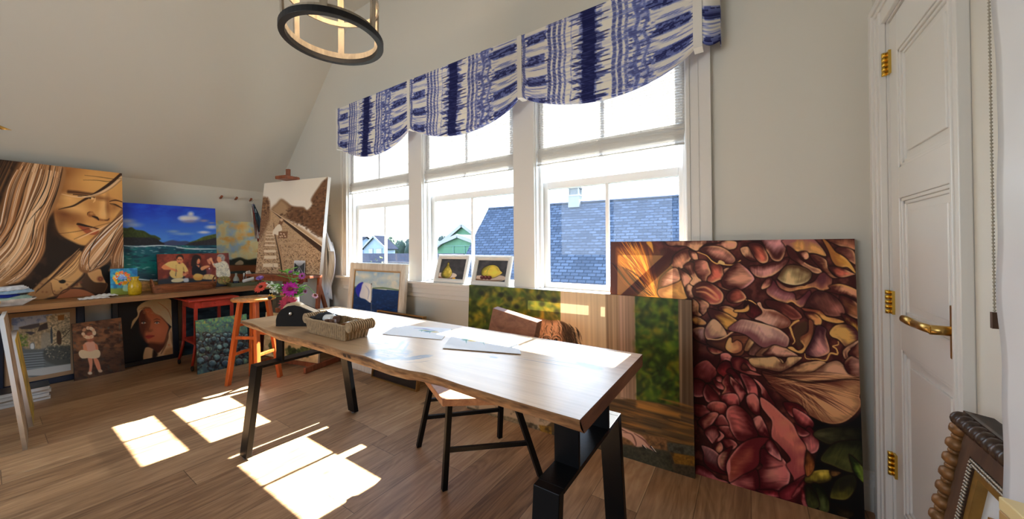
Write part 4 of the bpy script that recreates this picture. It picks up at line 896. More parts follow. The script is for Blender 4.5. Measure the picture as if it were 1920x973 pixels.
# watercolour sheets
def sheet(name, lab, c4, paint, res=150, z=0.0):
    P = Paint([(0, 0), (100, 0), (100, 70), (0, 70)], res, int(res * .7), (238, 240, 244)); paint(P)
    t = canvas(name, P, [(x, y, TZ + .0022 + z) for x, y in c4], .0015, 1.25, None, (235, 236, 240), paintmat('drawing_paper', .6, 0, .3)); return tag(t, lab, 'drawing', 'watercolour sheets lying on the desk')
def mushroom(P, x, y, w, s, a=.7, hue=0):
    P.poly([(x - w, y), (x - w * .6, y - w * .5), (x, y - w * .75), (x + w * .7, y - w * .5), (x + w, y + w * .1), (x, y + w * .35)], (212, 190, 140), 2, a * .8)
    P.poly([(x - w, y), (x - w * .5, y - w * .55), (x + w * .1, y - w * .7), (x, y - w * .2), (x - w * .6, y + w * .3)], (70, 130, 140), 3, a)
    P.poly([(x + w * .1, y - w * .3), (x + w * .9, y - w * .1), (x + w * .6, y + w * .25), (x, y + w * .3)], (196, 168, 84), 2, a * .8); P.line([(x - w * .4, y + w * .2), (x - w * .2, y + w * 1.1)], 2, (60, 120, 120), .6, a)
def pA(P):
    mushroom(P, 58, 26, 9, 1); mushroom(P, 74, 30, 10, 1); P.line([(36, 16), (50, 14), (66, 18), (80, 22)], 1, (60, 60, 150), 1, .8, mid=4); P.spot(64, 30, 5, 6, (40, 90, 120), .6, .6)
def pB(P): mushroom(P, 30, 36, 11, 1, .8); mushroom(P, 55, 38, 9, 1, .45); mushroom(P, 78, 30, 11, 1, .4)
def pC(P):
    r_ = random.Random(2)
    for i in range(18): P.spot(r_.uniform(10, 90), r_.uniform(8, 60), r_.uniform(.6, 1.6), r_.uniform(.6, 1.6), (60, 70, 110), .7)
    P.line([(40, 5), (70, 6), (96, 8)], 2, (80, 110, 160), 1, .7, mid=4)
sheet('watercolour_sheet', 'paper with two watercolour mushroom caps left of the other mushroom sheet', [(-1.562, 1.250), (-1.250, 1.335), (-1.145, 1.155), (-1.459, 1.077)], pA)
sheet('watercolour_sheet', 'paper with a row of three small watercolour mushrooms near desk middle', [(-1.215, 1.330), (-.868, 1.345), (-.729, 1.162), (-1.045, 1.059)], pB, z=.002)
sheet('watercolour_sheet', 'paper speckled with dark dots at the far left end of the desk', [(-2.385, 1.36), (-2.03, 1.37), (-1.84, 1.15), (-2.21, 1.14)], pC)
# tape dispenser
td = thing('tape_dispenser', 'black desktop tape dispenser holding a wide roll of kraft tape', 'tape dispenser', (-2.0, .95, TZ))
o_ = Vector((-2.100, .880, TZ)); dx_ = Vector((.62, .75, 0)).normalized(); dx_ = Vector((.85, .53, 0)).normalized(); dn = Vector((-dx_.y, dx_.x, 0))
pr = [(0, 0), (.30, 0), (.30, .022), (.24, .055), (.17, .088), (.13, .104), (.10, .112), (.065, .108), (.03, .090), (.008, .062), (0, .035)]
blkm = mat('dispenser_black', (.016, .013, .011), .6, 0, .12, bump=.05)
for k in (0, .062):
    vs = [o_ + dx_ * a + Vector((0, 0, b)) + dn * k for a, b in pr] + [o_ + dx_ * a + Vector((0, 0, b)) + dn * (k + .004) for a, b in pr]; n = len(pr)
    MB().add(vs, [tuple(range(n)), tuple(range(n, 2 * n))[::-1]] + [(i, i + n, (i + 1) % n + n, (i + 1) % n) for i in range(n)]).build('side_plate', blkm, td)
MB().hexa([o_ + dn * .004, o_ + dx_ * .30 + dn * .004, o_ + dx_ * .30 + dn * .062, o_ + dn * .062], [v + Vector((0, 0, .008)) for v in (o_ + dn * .004, o_ + dx_ * .30 + dn * .004, o_ + dx_ * .30 + dn * .062, o_ + dn * .062)]).build('base', blkm, td)
Mr = Matrix((( dx_.x, 0, dn.x, 0), (dx_.y, 0, dn.y, 0), (0, 1, 0, 0), (0, 0, 0, 1))); rc = o_ + dx_ * .082 + dn * .033 + Vector((0, 0, .068))
MB().lathe([(.026, -.025), (.056, -.025), (.056, .025), (.026, .025), (.026, -.025)], rc, 36, Mr).build('tape_roll', mat('kraft_tape', C8(196, 172, 134), .4), td)
MB().hexa([o_ + dx_ * .11 + dn * .01 + Vector((0, 0, .112)), o_ + dx_ * .11 + dn * .056 + Vector((0, 0, .112)), o_ + dx_ * .28 + dn * .056 + Vector((0, 0, .040)), o_ + dx_ * .28 + dn * .01 + Vector((0, 0, .040))], [v + Vector((0, 0, .001)) for v in (o_ + dx_ * .11 + dn * .01 + Vector((0, 0, .112)), o_ + dx_ * .11 + dn * .056 + Vector((0, 0, .112)), o_ + dx_ * .28 + dn * .056 + Vector((0, 0, .040)), o_ + dx_ * .28 + dn * .01 + Vector((0, 0, .040)))]).build('tape_strip', MATS['kraft_tape'], td)
MB().lathe([(.001, -.004), (.009, -.004), (.010, .001), (.007, .005), (.001, .006)], rc - dn * .036, 16, Mr @ Matrix.Rotation(PI, 4, 'X')).build('bolt', mat('chrome', (.8, .8, .8), .15, 1), td)
# wicker basket: ribbed walls
wick = mat('wicker', C8(176, 148, 112), .75, vary=.35, vscale=60, stretch=(4, 4, 1), bump=.5, bscale=220)
bk = thing('wicker_basket', 'rectangular woven wicker basket holding small supplies on the desk', 'basket', (-1.64, .95, TZ))
bx0, bx1, by0, by1 = -1.800, -1.497, .905, 1.015
def bwall(u, v):
    per = 2 * ((bx1 - bx0) + (by1 - by0)); s_ = (u * per) % per; a, b = bx1 - bx0, by1 - by0; fl = .022 * v
    if s_ < a: x, y, nx_, ny_ = bx0 + s_, by0, 0, -1
    elif s_ < a + b: x, y, nx_, ny_ = bx1, by0 + s_ - a, 1, 0
    elif s_ < 2 * a + b: x, y, nx_, ny_ = bx1 - (s_ - a - b), by1, 0, 1
    else: x, y, nx_, ny_ = bx0, by1 - (s_ - 2 * a - b), -1, 0
    cx2, cy2 = (bx0 + bx1) / 2, (by0 + by1) / 2; k = 1 + fl / .08 * .35
    rib = .0030 * math.sin(u * 2 * PI * 52) + .0009 * math.sin(v * 70 + (int(u * 124) % 2) * PI)
    return Vector((cx2 + (x - cx2) * (1 + .12 * v) + nx_ * rib, cy2 + (y - cy2) * (1 + .18 * v) + ny_ * rib, TZ + .002 + .068 * v))
MB().grid(bwall, 620, 26).build('wall', wick, bk, solid=.005)
MB().box(bx0, by0, TZ + .002, bx1, by1, TZ + .008).build('bottom', wick, bk)
rim = [bwall(i / 60, 1) for i in range(60)]; mb = MB(); mb.tube([r_ + Vector((0, 0, .001)) for r_ in rim], .0045, 7, closed=True)
for i in range(0, 300): pass
mb.build('rim', wick, bk)
for sx_, (x, y0_, y1_) in enumerate(((-1.795, .900, 1.015), (-1.485, .895, 1.025))):
    cx3 = (bx0 + bx1) / 2 + (-1 if sx_ == 0 else 1) * ((bx1 - bx0) / 2 * 1.12 + .021); mb = MB()
    y = y0_
    mb.tube([(cx3, y0_, TZ + .067), (cx3, y1_, TZ + .067)], .017, 16)
    yy = y0_
    while yy < y1_ - .008:
        mb.tube([(cx3 + .0205 * math.cos(q), yy + .005, TZ + .067 + .0205 * math.sin(q)) for q in [k * 2 * PI / 18 for k in range(18)]], .0042, 6, closed=True); yy += .0105
    mb.build('handle', wick, bk)
def basket_thing(name, lab, cat, mb, m, part=None): return tag(mb.build(name, m), lab, cat)
mb = MB(); mb.grid(lambda u, v: Vector((-1.815 + .10 * u, .915 + .10 * v, TZ + .066 + .022 * math.sin(u * PI) * math.sin(v * PI) + .005 * math.sin(u * 17 + v * 9))), 20, 16)
tag(mb.build('cloth_bundle', mat('black_felt', (.01, .01, .012), .95, bump=.6), None, solid=.012), 'black felt cloth bundled in the left end of the wicker basket', 'cloth')
jr = thing('glass_jar', 'small clear jar with brown cork lying in the wicker basket', 'jar', (-1.70, .955, TZ + .05))
MB().tube([(-1.735, .945, TZ + .068), (-1.725, .948, TZ + .069), (-1.68, .957, TZ + .072), (-1.668, .96, TZ + .072)], [.012, .022, .022, .016], 18).build('body', mat('jar_glass', (.8, .82, .8), .08, spec=.8), jr)
MB().tube([(-1.668, .96, TZ + .072), (-1.650, .964, TZ + .072)], .016, 14).build('cork', mat('cork', C8(92, 58, 36), .8), jr)
for i, (x, y) in enumerate(((-1.668, .925), (-1.646, .935))): tag(MB().lathe([(.0001, 0), (.015, 0), (.017, .008), (.015, .026), (.0001, .028)], (x, y, TZ + .050), 16).build('wooden_stopper', mat('dark_stopper', C8(84, 52, 34), .5)), ['dark round wooden stopper beside the jar in the basket, left one', 'dark round wooden stopper beside the jar in the basket, right one'][i], 'stopper', 'wooden stoppers in the basket')
tag(MB().tube([(-1.59, .93, TZ + .06), (-1.50, .965, TZ + .085)], .0022, 6).build('wire_pin', MATS['chrome']), 'thin bright metal pin sticking up in the wicker basket', 'pin')
rr = random.Random(4); mb = MB()
for i in range(46):
    x, y = rr.uniform(-1.66, -1.50), rr.uniform(.925, 1.0); a = rr.uniform(-.5, .5); l_ = rr.uniform(.04, .08); z = TZ + rr.uniform(.02, .052)
    x1_ = min(-1.50, x + l_ * math.cos(a)); y1_ = min(1.01, max(.91, y + l_ * math.sin(a))); mb.tube([(x, y, z), ((x + x1_) / 2, (y + y1_) / 2, z + .008), (x1_, y1_, z)], .002, 5)
tag(mb.build('raffia_filling', mat('raffia', C8(150, 100, 60), .8)), 'tangle of brown raffia filling the right half of the wicker basket', 'raffia', kind='stuff')
# ------------------------------------------------------------------ vase with flowers
vx, vy = -2.245, 1.045; vs_ = thing('vase', 'small white vase full of garden flowers behind the tape dispenser', 'vase', (vx, vy, TZ))
MB().lathe([(.0001, .002), (.030, 0), (.036, .02), (.034, .06), (.024, .10), (.022, .125), (.026, .132), (.020, .125), (.020, .03), (.0001, .02)], (vx, vy, TZ), 28).build('body', mat('white_ceramic', (.82, .82, .82), .25), vs_)
VTOP = Vector((vx, vy, TZ + .12)); green = mat('stem_green', C8(104, 150, 60), .6); leafm = mat('leaf_green', C8(96, 156, 54), .5, vary=.3, vscale=30)
RNG = random.Random(9)
def petals(mb, c, ax, n, r, w, lift, lay=1, droop=0):
    ax = Vector(ax).normalized(); x = ax.cross(Vector((.3, .2, 1))).normalized(); y = ax.cross(x)
    for L_ in range(lay):
        rr_ = r * (1 - .22 * L_)
        for k in range(n):
            a = 2 * PI * (k + .5 * L_) / n + RNG.uniform(-.08, .08); d_ = x * math.cos(a) + y * math.sin(a); t_ = ax.cross(d_); up_ = ax * (lift * (1 + L_ * .9))
            p0 = c + d_ * r * .12; p1 = c + d_ * rr_ * .6 + up_ * rr_ + t_ * w; p2 = c + d_ * rr_ + up_ * rr_ * (1.2 - droop); p3 = c + d_ * rr_ * .6 + up_ * rr_ - t_ * w; pm = c + d_ * rr_ * .62 + up_ * rr_ * .75
            mb.add([p0, p1, p2, p3, pm], [(0, 1, 4), (1, 2, 4), (2, 3, 4), (3, 0, 4)])
def stem(to, r=None, name='stem', bend=.3):
    to = Vector(to); m_ = VTOP.lerp(to, .5) + Vector((0, 0, (to - VTOP).length * bend * .3)); return [VTOP + Vector((0, 0, -.09)), VTOP, m_, to]
def flower(lab, pos, ax, m, n=14, r=.03, w=.007, lift=.15, lay=2, cm=None, cr=.01, name='flower', bend=.3):
    pos = Vector(pos); t = thing(name, lab, 'flower', tuple(pos))
    mb = MB(); petals(mb, pos, ax, n, r, w, lift, lay); mb.build('petals', m, t, solid=.0008)
    MB().ball(pos + Vector(ax).normalized() * r * .12, cr, 10).build('centre', cm or mat('flower_centre', C8(110, 50, 30), .8), t)
    MB().tube(catm(stem(pos, bend=bend)), .0018, 6).build('stem', green, t); return t
def catm(pts): return [Vector((*q,)) for q in catmull3(pts)]
def catmull3(pts, k=5):
    P_ = [Vector(p) for p in pts]; out = []
    for i in range(len(P_) - 1):
        p0 = P_[max(0, i - 1)]; p1 = P_[i]; p2 = P_[i + 1]; p3 = P_[min(len(P_) - 1, i + 2)]
        for j in range(k):
            t = j / k; out.append(.5 * ((2 * p1) + (p2 - p0) * t + (2 * p0 - 5 * p1 + 4 * p2 - p3) * t * t + (-p0 + 3 * p1 - 3 * p2 + p3) * t ** 3))
    return out + [P_[-1]]
def pm_(n_, *c): return mat(n_, C8(*c), .6, vary=.25, vscale=40)
cam_ = Vector((.9, -.42, .15))
flower('large magenta zinnia in the middle of the bouquet', (-2.215, 1.005, .920), cam_, pm_('magenta', 200, 30, 170), 14, .047, .010, .12, 2, cr=.012)
flower('full pink-red dahlia low over the tape dispenser', (-2.215, .995, .835), (.8, -.5, .45), pm_('pink_red', 214, 70, 100), 16, .050, .009, .2, 4, pm_('dahlia_core', 110, 20, 40), .012)
flower('orange-red zinnia hanging at the far left of the bouquet', (-2.395, .925, .928), (.3, -.75, .65), pm_('orange_red', 214, 76, 52), 16, .042, .009, .05, 2)
flower('round purple scabious above the orange-red zinnia', (-2.405, .925, .972), (.3, -.4, 1), pm_('lilac', 158, 122, 196), 14, .022, .007, .5, 4)
flower('small violet ball flower at the top of the bouquet', (-2.256, 1.029, 1.008), (.2, -.2, 1), pm_('violet', 176, 80, 186), 12, .014, .005, .6, 4, bend=.1)
flower('violet-pink flower at the upper right of the bouquet', (-2.19, 1.06, .99), (.6, -.4, .3), pm_('violet_pink', 196, 96, 184), 10, .022, .007, .4, 3)
flower('rust brown flower beside the magenta zinnia', (-2.205, 1.06, .958), (.6, -.5, .3), pm_('rust', 130, 46, 34), 12, .02, .007, .4, 3)
flower('small mauve bud on a thin stem right of the zinnia', (-2.190, 1.078, .902), (.5, -.3, -.2), pm_('mauve', 168, 110, 172), 8, .013, .004, .6, 2)
flower('pale pink cosmos drooping at the right end of the bouquet', (-2.137, 1.112, .880), (.5, -.6, -.4), pm_('pale_pink', 232, 190, 216), 8, .020, .007, .6, 1, bend=1.6)
flower('yellow coneflower hanging low on the left of the bouquet', (-2.350, .955, .865), (.4, -.6, -.3), pm_('golden', 236, 172, 30), 8, .022, .004, -.5, 1, pm_('dark_cone', 40, 26, 18), .012)
for i, (p_, lab) in enumerate((((-2.352, .962, .940), 'white statice cluster beside the orange-red zinnia, upper one'), ((-2.338, .972, .905), 'white statice cluster below the upper white one'), ((-2.316, .985, .918), 'white statice cluster nearest the middle leaves'))):
    t = thing('flower', lab, 'flower', p_, 'white flower clusters in the bouquet'); mb = MB()
    for k in range(26): mb.ball(Vector(p_) + Vector((RNG.gauss(0, .011), RNG.gauss(0, .011), RNG.gauss(0, .009))), .0048, 6)
    mb.build('petals', mat('white_petals', (.85, .87, .78), .6), t); MB().tube(catm(stem(p_)), .0016, 6).build('stem', green, t)
t = thing('berry_sprig', 'sprig of small pink and white berries among the leaves', 'sprig', (-2.29, 1.0, .885)); mb = MB()
for k in range(9): mb.ball((-2.285 + RNG.uniform(-.02, .02), .995 + RNG.uniform(-.01, .01), .885 + RNG.uniform(-.02, .018)), .0052, 8)
mb.build('berries', pm_('berry', 226, 120, 110), t); MB().tube(catm(stem((-2.285, .995, .88))), .0016, 6).build('stem', green, t)
def leafy(lab, tip, nl, ln):
    tip = Vector(tip); t = thing('leaf_sprig', lab, 'leaves', tuple(tip)); sp_ = catm(stem(tip)); MB().tube(sp_, .0018, 6).build('stem', green, t)
    for k in range(nl):
        b = sp_[int(len(sp_) * (.35 + .62 * k / nl))]; a = k * 2.4 + RNG.uniform(-.3, .3); d_ = Vector((math.cos(a), math.sin(a), .5)).normalized(); s_ = d_.cross(Vector((0, 0, 1))).normalized() * ln * .24; q = Vector((0, 0, -ln * .12))
        MB().add([b, b + d_ * ln * .4 + s_, b + d_ * ln * .8 + s_ * .5 + q * .4, b + d_ * ln + q, b + d_ * ln * .8 - s_ * .5 + q * .4, b + d_ * ln * .4 - s_, b + d_ * ln * .45 + q * .5], [(0, 1, 6), (1, 2, 6), (2, 3, 6), (3, 4, 6), (4, 5, 6), (5, 0, 6)]).build('leaf', leafm, t, solid=.0008)
leafy('tall leafy green sprig rising at the top of the bouquet', (-2.285, 1.01, 1.03), 12, .07); leafy('leafy sprig at the upper right of the bouquet', (-2.215, 1.06, 1.01), 11, .065)
leafy('broad leaves over the rim of the vase', (-2.30, .995, .91), 14, .085); leafy('leafy green sprig on the left of the bouquet', (-2.34, .97, .93), 11, .06); leafy('low green sprig at the right side of the bouquet', (-2.20, 1.06, .91), 11, .06)
# ================================================================== things on the wall shelf
SZ = .745
cer = mat('white_shell', (.80, .79, .76), .4, bump=.2)
dish = thing('dish', 'white and brown marbled square dish at the near end of the shelf', 'dish', (-4.62, .10, SZ))
mb = MB(); o4 = [(-4.70, -.10), (-4.52, -.10), (-4.52, .235), (-4.70, .235)]; i4 = [(-4.68, -.08), (-4.54, -.08), (-4.54, .17), (-4.68, .17)]
mb.add([(x, y, SZ + .001) for x, y in i4] + [(x, y, SZ + .05) for x, y in o4] + [(x * .98 - .092 + .001, y * .96 + .003, SZ + .05) for x, y in o4] + [(x, y, SZ + .008) for x, y in i4],
       [(3, 2, 1, 0)] + [(i, (i + 1) % 4, 4 + (i + 1) % 4, 4 + i) for i in range(4)] + [(4 + i, 4 + (i + 1) % 4, 8 + (i + 1) % 4, 8 + i) for i in range(4)] + [(8 + i, 8 + (i + 1) % 4, 12 + (i + 1) % 4, 12 + i) for i in range(4)] + [(12, 13, 14, 15)])
mb.build('body', mat('marbled_ceramic', C8(206, 200, 192), .3, vary=.28, vscale=22), dish)
cl = [('white folded cotton cloth, topmost of the pile in the dish', (.74, .76, .80), 'cloth_white'), ('pale blue printed cloth folded in the middle of the pile', C8(160, 186, 206), 'cloth_pale'), ('deep blue cloth folded low in the pile', C8(24, 44, 140), 'cloth_deep'), ('green and white printed cloth at the bottom of the pile', C8(168, 192, 176), 'cloth_green')]
zc = [.124, .098, .074, .052]
for (lab, c_, nm), z in zip(cl, zc):
    mb = MB(); k = zc.index(z); L_ = (.20, .225, .16, .215)[k]
    for q in range(3): 
        hh = .009; zz = SZ + z + q * .008 - .004
        mb.tube([(-4.60 + .012 * math.sin(q), -.08, zz), (-4.585, .03, zz + .004 * math.sin(q * 2 + k)), (-4.59, .10, zz - .003), (-4.60, L_ - .03, zz + .003), (-4.60, L_ - .01 * q, zz + .005)], [.009, .0105, .010, .009, .006], 10, sx=7 - q)
    tag(mb.build('folded_cloth', mat(nm, c_, .9, vary=.2, vscale=50, bump=.3)), lab, 'cloth', 'folded cloths piled in the dish')
tag(MB().tube([(-4.50, -.10, SZ + .040), (-4.495, .075, SZ + .036)], .009, 10).build('wooden_stick', mat('pale_wood', C8(206, 176, 112), .5)), 'pale wooden stick lying across the front of the dish', 'stick')
for i, (y, x, s_) in enumerate(((.53, -4.60, 1), (.60, -4.66, .85))):
    mb = MB(); mb.grid(lambda u, v: Vector((x + (v - .5) * .10 * s_, y + (u - .5) * .17 * s_, SZ + .003 + .008 * i + .014 * math.sin(v * PI) * math.sin(u * PI) + .0025 * math.sin(u * 30) + .0)), 40, 10)
    tag(mb.build('scallop_dish', cer, None, solid=.006), ['flat white scalloped palette dish lying on the shelf, front one', 'flat white scalloped palette dish half under the portrait, rear one'][i], 'dish', 'white scalloped dishes on the shelf')
tag(MB().lathe([(.0001, .0), (.036, 0), (.043, .02), (.045, .07), (.042, .105), (.026, .13), (.022, .145), (.029, .165), (.025, .165), (.018, .146), (.024, .128), (.038, .10), (.040, .02), (.0001, .008)], (-4.60, .772, SZ), 30).build('yellow_vase', mat('yellow_glass', C8(196, 162, 24), .25, vary=.2, vscale=60, bump=.3, bscale=90)), 'squat mustard yellow glass vase on the shelf beside the bouquet painting', 'vase')
# rattan basket
rt = thing('rattan_basket', 'long brown rattan tray basket with two end handles on the shelf', 'basket', (-4.62, 1.12, SZ)); rat = mat('rattan', C8(140, 82, 46), .6, vary=.45, vscale=50, stretch=(1, .25, 2), bump=.6, bscale=100)
ry0, ry1, rx0, rx1 = .895, 1.355, -4.70, -4.56
mb = MB()
for k in range(13):
    z = SZ + .006 + k * .0052; f_ = 1 + .015 * k / 4; ry = (ry1 - ry0) / 2 * f_; rx = (rx1 - rx0) / 2 * (1 + .02 * k); cy3, cx3 = (ry0 + ry1) / 2, (rx0 + rx1) / 2; pts_ = []
    for q in range(48):
        a = 2 * PI * q / 48; c_, s_ = math.cos(a), math.sin(a); e_x = math.copysign(abs(c_) ** .45, c_); e_y = math.copysign(abs(s_) ** .45, s_); pts_.append((cx3 + rx * e_x + .0015 * math.sin(q * 2.1 + k * 3.1), cy3 + ry * e_y, z + .0015 * math.sin(q * 1.3 + k)))
    mb.tube(pts_, .0038, 6, closed=True)
mb.box(rx0 + .004, ry0 + .004, SZ, rx1 - .004, ry1 - .004, SZ + .007); mb.build('wall', rat, rt)
mb = MB()
for q in range(6): yq = ry0 + .03 + q * .08; mb.tube([(rx1 + .004, yq, SZ + .07), (rx1 + .006, yq + .028, SZ + .03)], .0035, 6)
mb.build('wrapping', rat, rt)
for y, s_ in ((ry0, -1), (ry1, 1)):
    MB().tube(catm([(rx0 + .02, y, SZ + .055), (rx0 + .03, y + s_ * .008, SZ + .105), ((rx0 + rx1) / 2, y + s_ * .012, SZ + .128), (rx1 - .03, y + s_ * .008, SZ + .105), (rx1 - .012, y, SZ + .055)]), .0065, 8).build('handle', rat, rt)
# tray with bottle, brushes, rolled paper
trm = mat('olive_tray', C8(96, 98, 66), .5); tr_ = thing('tray', 'small olive green wooden tray near the far end of the shelf', 'tray', (-4.67, 1.63, SZ))
mb = MB(); mb.box(-4.74, 1.50, SZ, -4.60, 1.745, SZ + .006); mb.box(-4.604, 1.50, SZ + .006, -4.598, 1.745, SZ + .038); mb.box(-4.74, 1.50, SZ + .006, -4.734, 1.745, SZ + .038); mb.box(-4.734, 1.50, SZ + .006, -4.604, 1.506, SZ + .038); mb.box(-4.734, 1.739, SZ + .006, -4.604, 1.745, SZ + .038); mb.build('body', trm, tr_)
bo = thing('glass_bottle', 'small clear glass bottle with dark lower half standing in the tray', 'bottle', (-4.68, 1.565, SZ + .006))
MB().lathe([(.0001, 0), (.026, 0), (.029, .03), (.028, .07), (.014, .10), (.010, .11), (.010, .135), (.0001, .135)], (-4.68, 1.565, SZ + .006), 20).build('body', mat('pale_glass', C8(150, 150, 138), .15, spec=.7), bo)
MB().lathe([(.0001, .002), (.0268, .002), (.0298, .03), (.0296, .05), (.0001, .052)], (-4.68, 1.565, SZ + .006), 20).build('contents', mat('blue_black_ink', C8(18, 24, 54), .2), bo)
br = []
for i, (y, h_, lean, c_, lab) in enumerate(((1.625, .13, .015, (200, 196, 188), 'white-headed brush standing in the tray beside the bottle'), (1.640, .15, .03, (206, 200, 190), 'white-headed brush leaning right in the tray'))):
    b_ = thing('paint_brush', lab, 'brush', (-4.66, y, SZ + .006), 'brushes in the tray'); p0 = Vector((-4.66, y, SZ + .007)); p1 = p0 + Vector((-.02, lean, h_))
    MB().tube([p0, p0.lerp(p1, .7)], .005, 8).build('handle', mat('grey_handle', C8(120, 124, 132), .4), b_); MB().tube([p0.lerp(p1, .7), p0.lerp(p1, .9), p1], [.006, .009, .007], 8).build('bristles', mat('pale_bristle', C8(*c_), .9), b_)
b_ = thing('flat_brush', 'wide flat brush with white bristles and black ferrule in the tray', 'brush', (-4.66, 1.70, SZ + .006)); q0 = Vector((-4.66, 1.73, SZ + .012)); q1 = Vector((-4.69, 1.675, SZ + .155)); 
MB().bar(q0, q0.lerp(q1, .35), .03, .01, (1, 0, 0)).build('handle', mat('pale_wood', C8(206, 176, 112)), b_); MB().bar(q0.lerp(q1, .35), q0.lerp(q1, .62), .04, .012, (1, 0, 0)).build('ferrule', blkm, b_); MB().bar(q0.lerp(q1, .62), q1, .044, .012, (1, 0, 0)).build('bristles', mat('pale_bristle', C8(206, 200, 190), .9), b_)
mb = MB()
def rollf(u, v):
    a = v * 2.6 * PI; r_ = .010 + .022 * v * (.35 + .65 * u); c_ = Vector((-4.60 - .05 * u, 1.60 + .31 * u, SZ + .050 + .055 * u)); return c_ + Vector((math.cos(a), -math.sin(a) * .25, math.sin(a))) * r_
mb.grid(rollf, 10, 40); tag(mb.build('paper_roll', mat('roll_paper', (.74, .73, .70), .7), None, solid=.001), 'loosely rolled sheet of white paper lying across the tray', 'paper')
# pegs and the strings of cloth
pegw = wood('peg_wood', C8(120, 62, 34), C8(160, 88, 52), 2, 20, .4, 4)
for i, (y, lab) in enumerate(((1.574, 'wooden wall peg nearest the seascape painting'), (1.722, 'wooden wall peg, middle of the three on the low wall'), (1.872, 'wooden wall peg from which the strips of cloth hang'))):
    tag(MB().tube([(XL, y + .0, 1.755), (XL + .02, y, 1.757), (XL + .065, y - .004, 1.772)], [.011, .012, .012], 14).build('wall_peg', pegw), lab, 'peg', 'wooden pegs on the low left wall')
hk = thing('cloth_strips', 'bundle of patterned cloth strips hanging on a ring from the last peg', 'textile', (-5.12, 1.88, 1.72))
MB().tube([(-5.115, 1.872 + .028 * math.cos(q), 1.738 + .030 * math.sin(q)) for q in [k * 2 * PI / 20 for k in range(20)]], .002, 6, closed=True).build('ring', MATS['chrome'], hk)
for c_, w0_, y0_, y1_, z1_, nm in (((200, 196, 188), .035, 1.868, 1.915, 1.28, 'white_strip'), ((60, 84, 104), .05, 1.893, 1.972, 1.36, 'blue_strip'), ((160, 40, 38), .022, 1.882, 1.935, 1.24, 'red_strip'), ((176, 196, 214), .02, 1.878, 1.90, 1.60, 'pale_strip'), ((30, 30, 34), .016, 1.888, 1.93, 1.36, 'black_strip')):
    mb = MB(); mb.grid(lambda u, v: Vector((-5.105 + .014 * math.sin(u * 5 + v * 3) + .03 * v, y0_ + (y1_ - y0_) * v + (u - .5) * w0_ * (.5 + .9 * math.sin(min(1, v * 1.4) * PI / 2) * (1 - .4 * v)), 1.708 + (z1_ - 1.708) * v)), 5, 24)
    mb.build('strip', mat(nm, C8(*c_), .8, vary=.5, vscale=34, stretch=(1, 1, .4)), hk, solid=.003)
# ================================================================== smock behind the easel
sm = thing('painting_smock', 'pale blue striped and paint-flecked smock hanging in the corner behind the easel', 'smock', (-3.85, 2.13, 1.5))
tag(MB().tube([(-3.86, YB, 1.515), (-3.86, YB - .03, 1.515), (-3.86, YB - .035, 1.535)], .007, 8).build('wall_hook', MATS['chrome']), 'small metal hook on the window wall holding the smock', 'hook')
smx = mat('smock_cotton', C8(216, 226, 240), .9, vary=.10, vscale=5, stretch=(9, 9, .5), bump=.4, bscale=120)
def body(x0a, x1a, x0b, x1b, z0, z1, yb, fold, ph=0):
    def fn(u, v): 
        a = x0a + (x0b - x0a) * v; b = x1a + (x1b - x1a) * v; return Vector((a + (b - a) * u, yb + fold * math.sin(u * 11 + ph + v * 1.5) * (.3 + v) + fold * .4 * math.sin(u * 23 + v * 4), z0 + (z1 - z0) * v))
    return MB().grid(fn, 60, 30)
body(-3.99, -3.80, -4.04, -3.76, 1.50, .42, 2.105, .018).build('body', smx, sm, solid=.004)
body(-3.86, -3.80, -3.69, -3.62, 1.48, 1.12, 2.06, .012, 1).build('sleeve', smx, sm, solid=.004)
def tail(u, v): w_ = .07 + .10 * math.sin(min(1, v * 1.3) * PI) ; return Vector((-3.75 + w_ * u - .01 * v, 2.08 + .015 * math.sin(u * 9 + v * 5), 1.22 - .62 * v + .07 * (1 - u) * v))
MB().grid(tail, 20, 30).build('apron_tail', mat('striped_cotton', C8(206, 218, 240), .9, vary=.2, vscale=9, stretch=(14, 1, .6)), sm, solid=.004)
# ================================================================== floor things on the left
mags = [('topmost magazine of the small floor stack, dark cover photo', (40, 42, 48)), ('second magazine of the small floor stack', (190, 192, 196)), ('third magazine of the small floor stack', (150, 156, 166)), ('bottom magazine of the small floor stack', (206, 206, 204))]
for i, (lab, c_) in enumerate(mags[::-1]):
    z = i * .028; a = (.05, -.04, .07, -.02)[i]; t = thing('magazine', lab, 'magazine', (-4.60, .16, z), 'magazines stacked on the floor'); M_ = Matrix.Translation((-4.62 + .01 * i, .165, z)) @ Matrix.Rotation(a, 4, 'Z')
    MB().box(-.10, -.13, .001, .10, .13, .026, M_).build('pages', mat('page_white', (.62, .62, .60), .7, vary=.15, vscale=3, stretch=(1, 1, 120)), t); MB().box(-.102, -.132, .026, .102, .132, .0275, M_).build('cover', mat('cover_%d' % i, C8(*c_), .3, vary=.6 if i == 3 else .1, vscale=18), t)
rb = thing('wooden_crate', 'dark red wooden crate standing behind the stool', 'crate', (-4.30, 1.78, 0))
mb = MB(); mb.box(-4.42, 1.70, 0, -4.16, 1.715, .36); mb.box(-4.42, 1.92, 0, -4.16, 1.935, .36); mb.box(-4.42, 1.715, 0, -4.405, 1.92, .36); mb.box(-4.42, 1.70, .345, -4.16, 1.935, .36); mb.box(-4.405, 1.715, .14, -4.16, 1.92, .155); mb.build('body', mat('dark_red', C8(96, 36, 26), .5), rb)
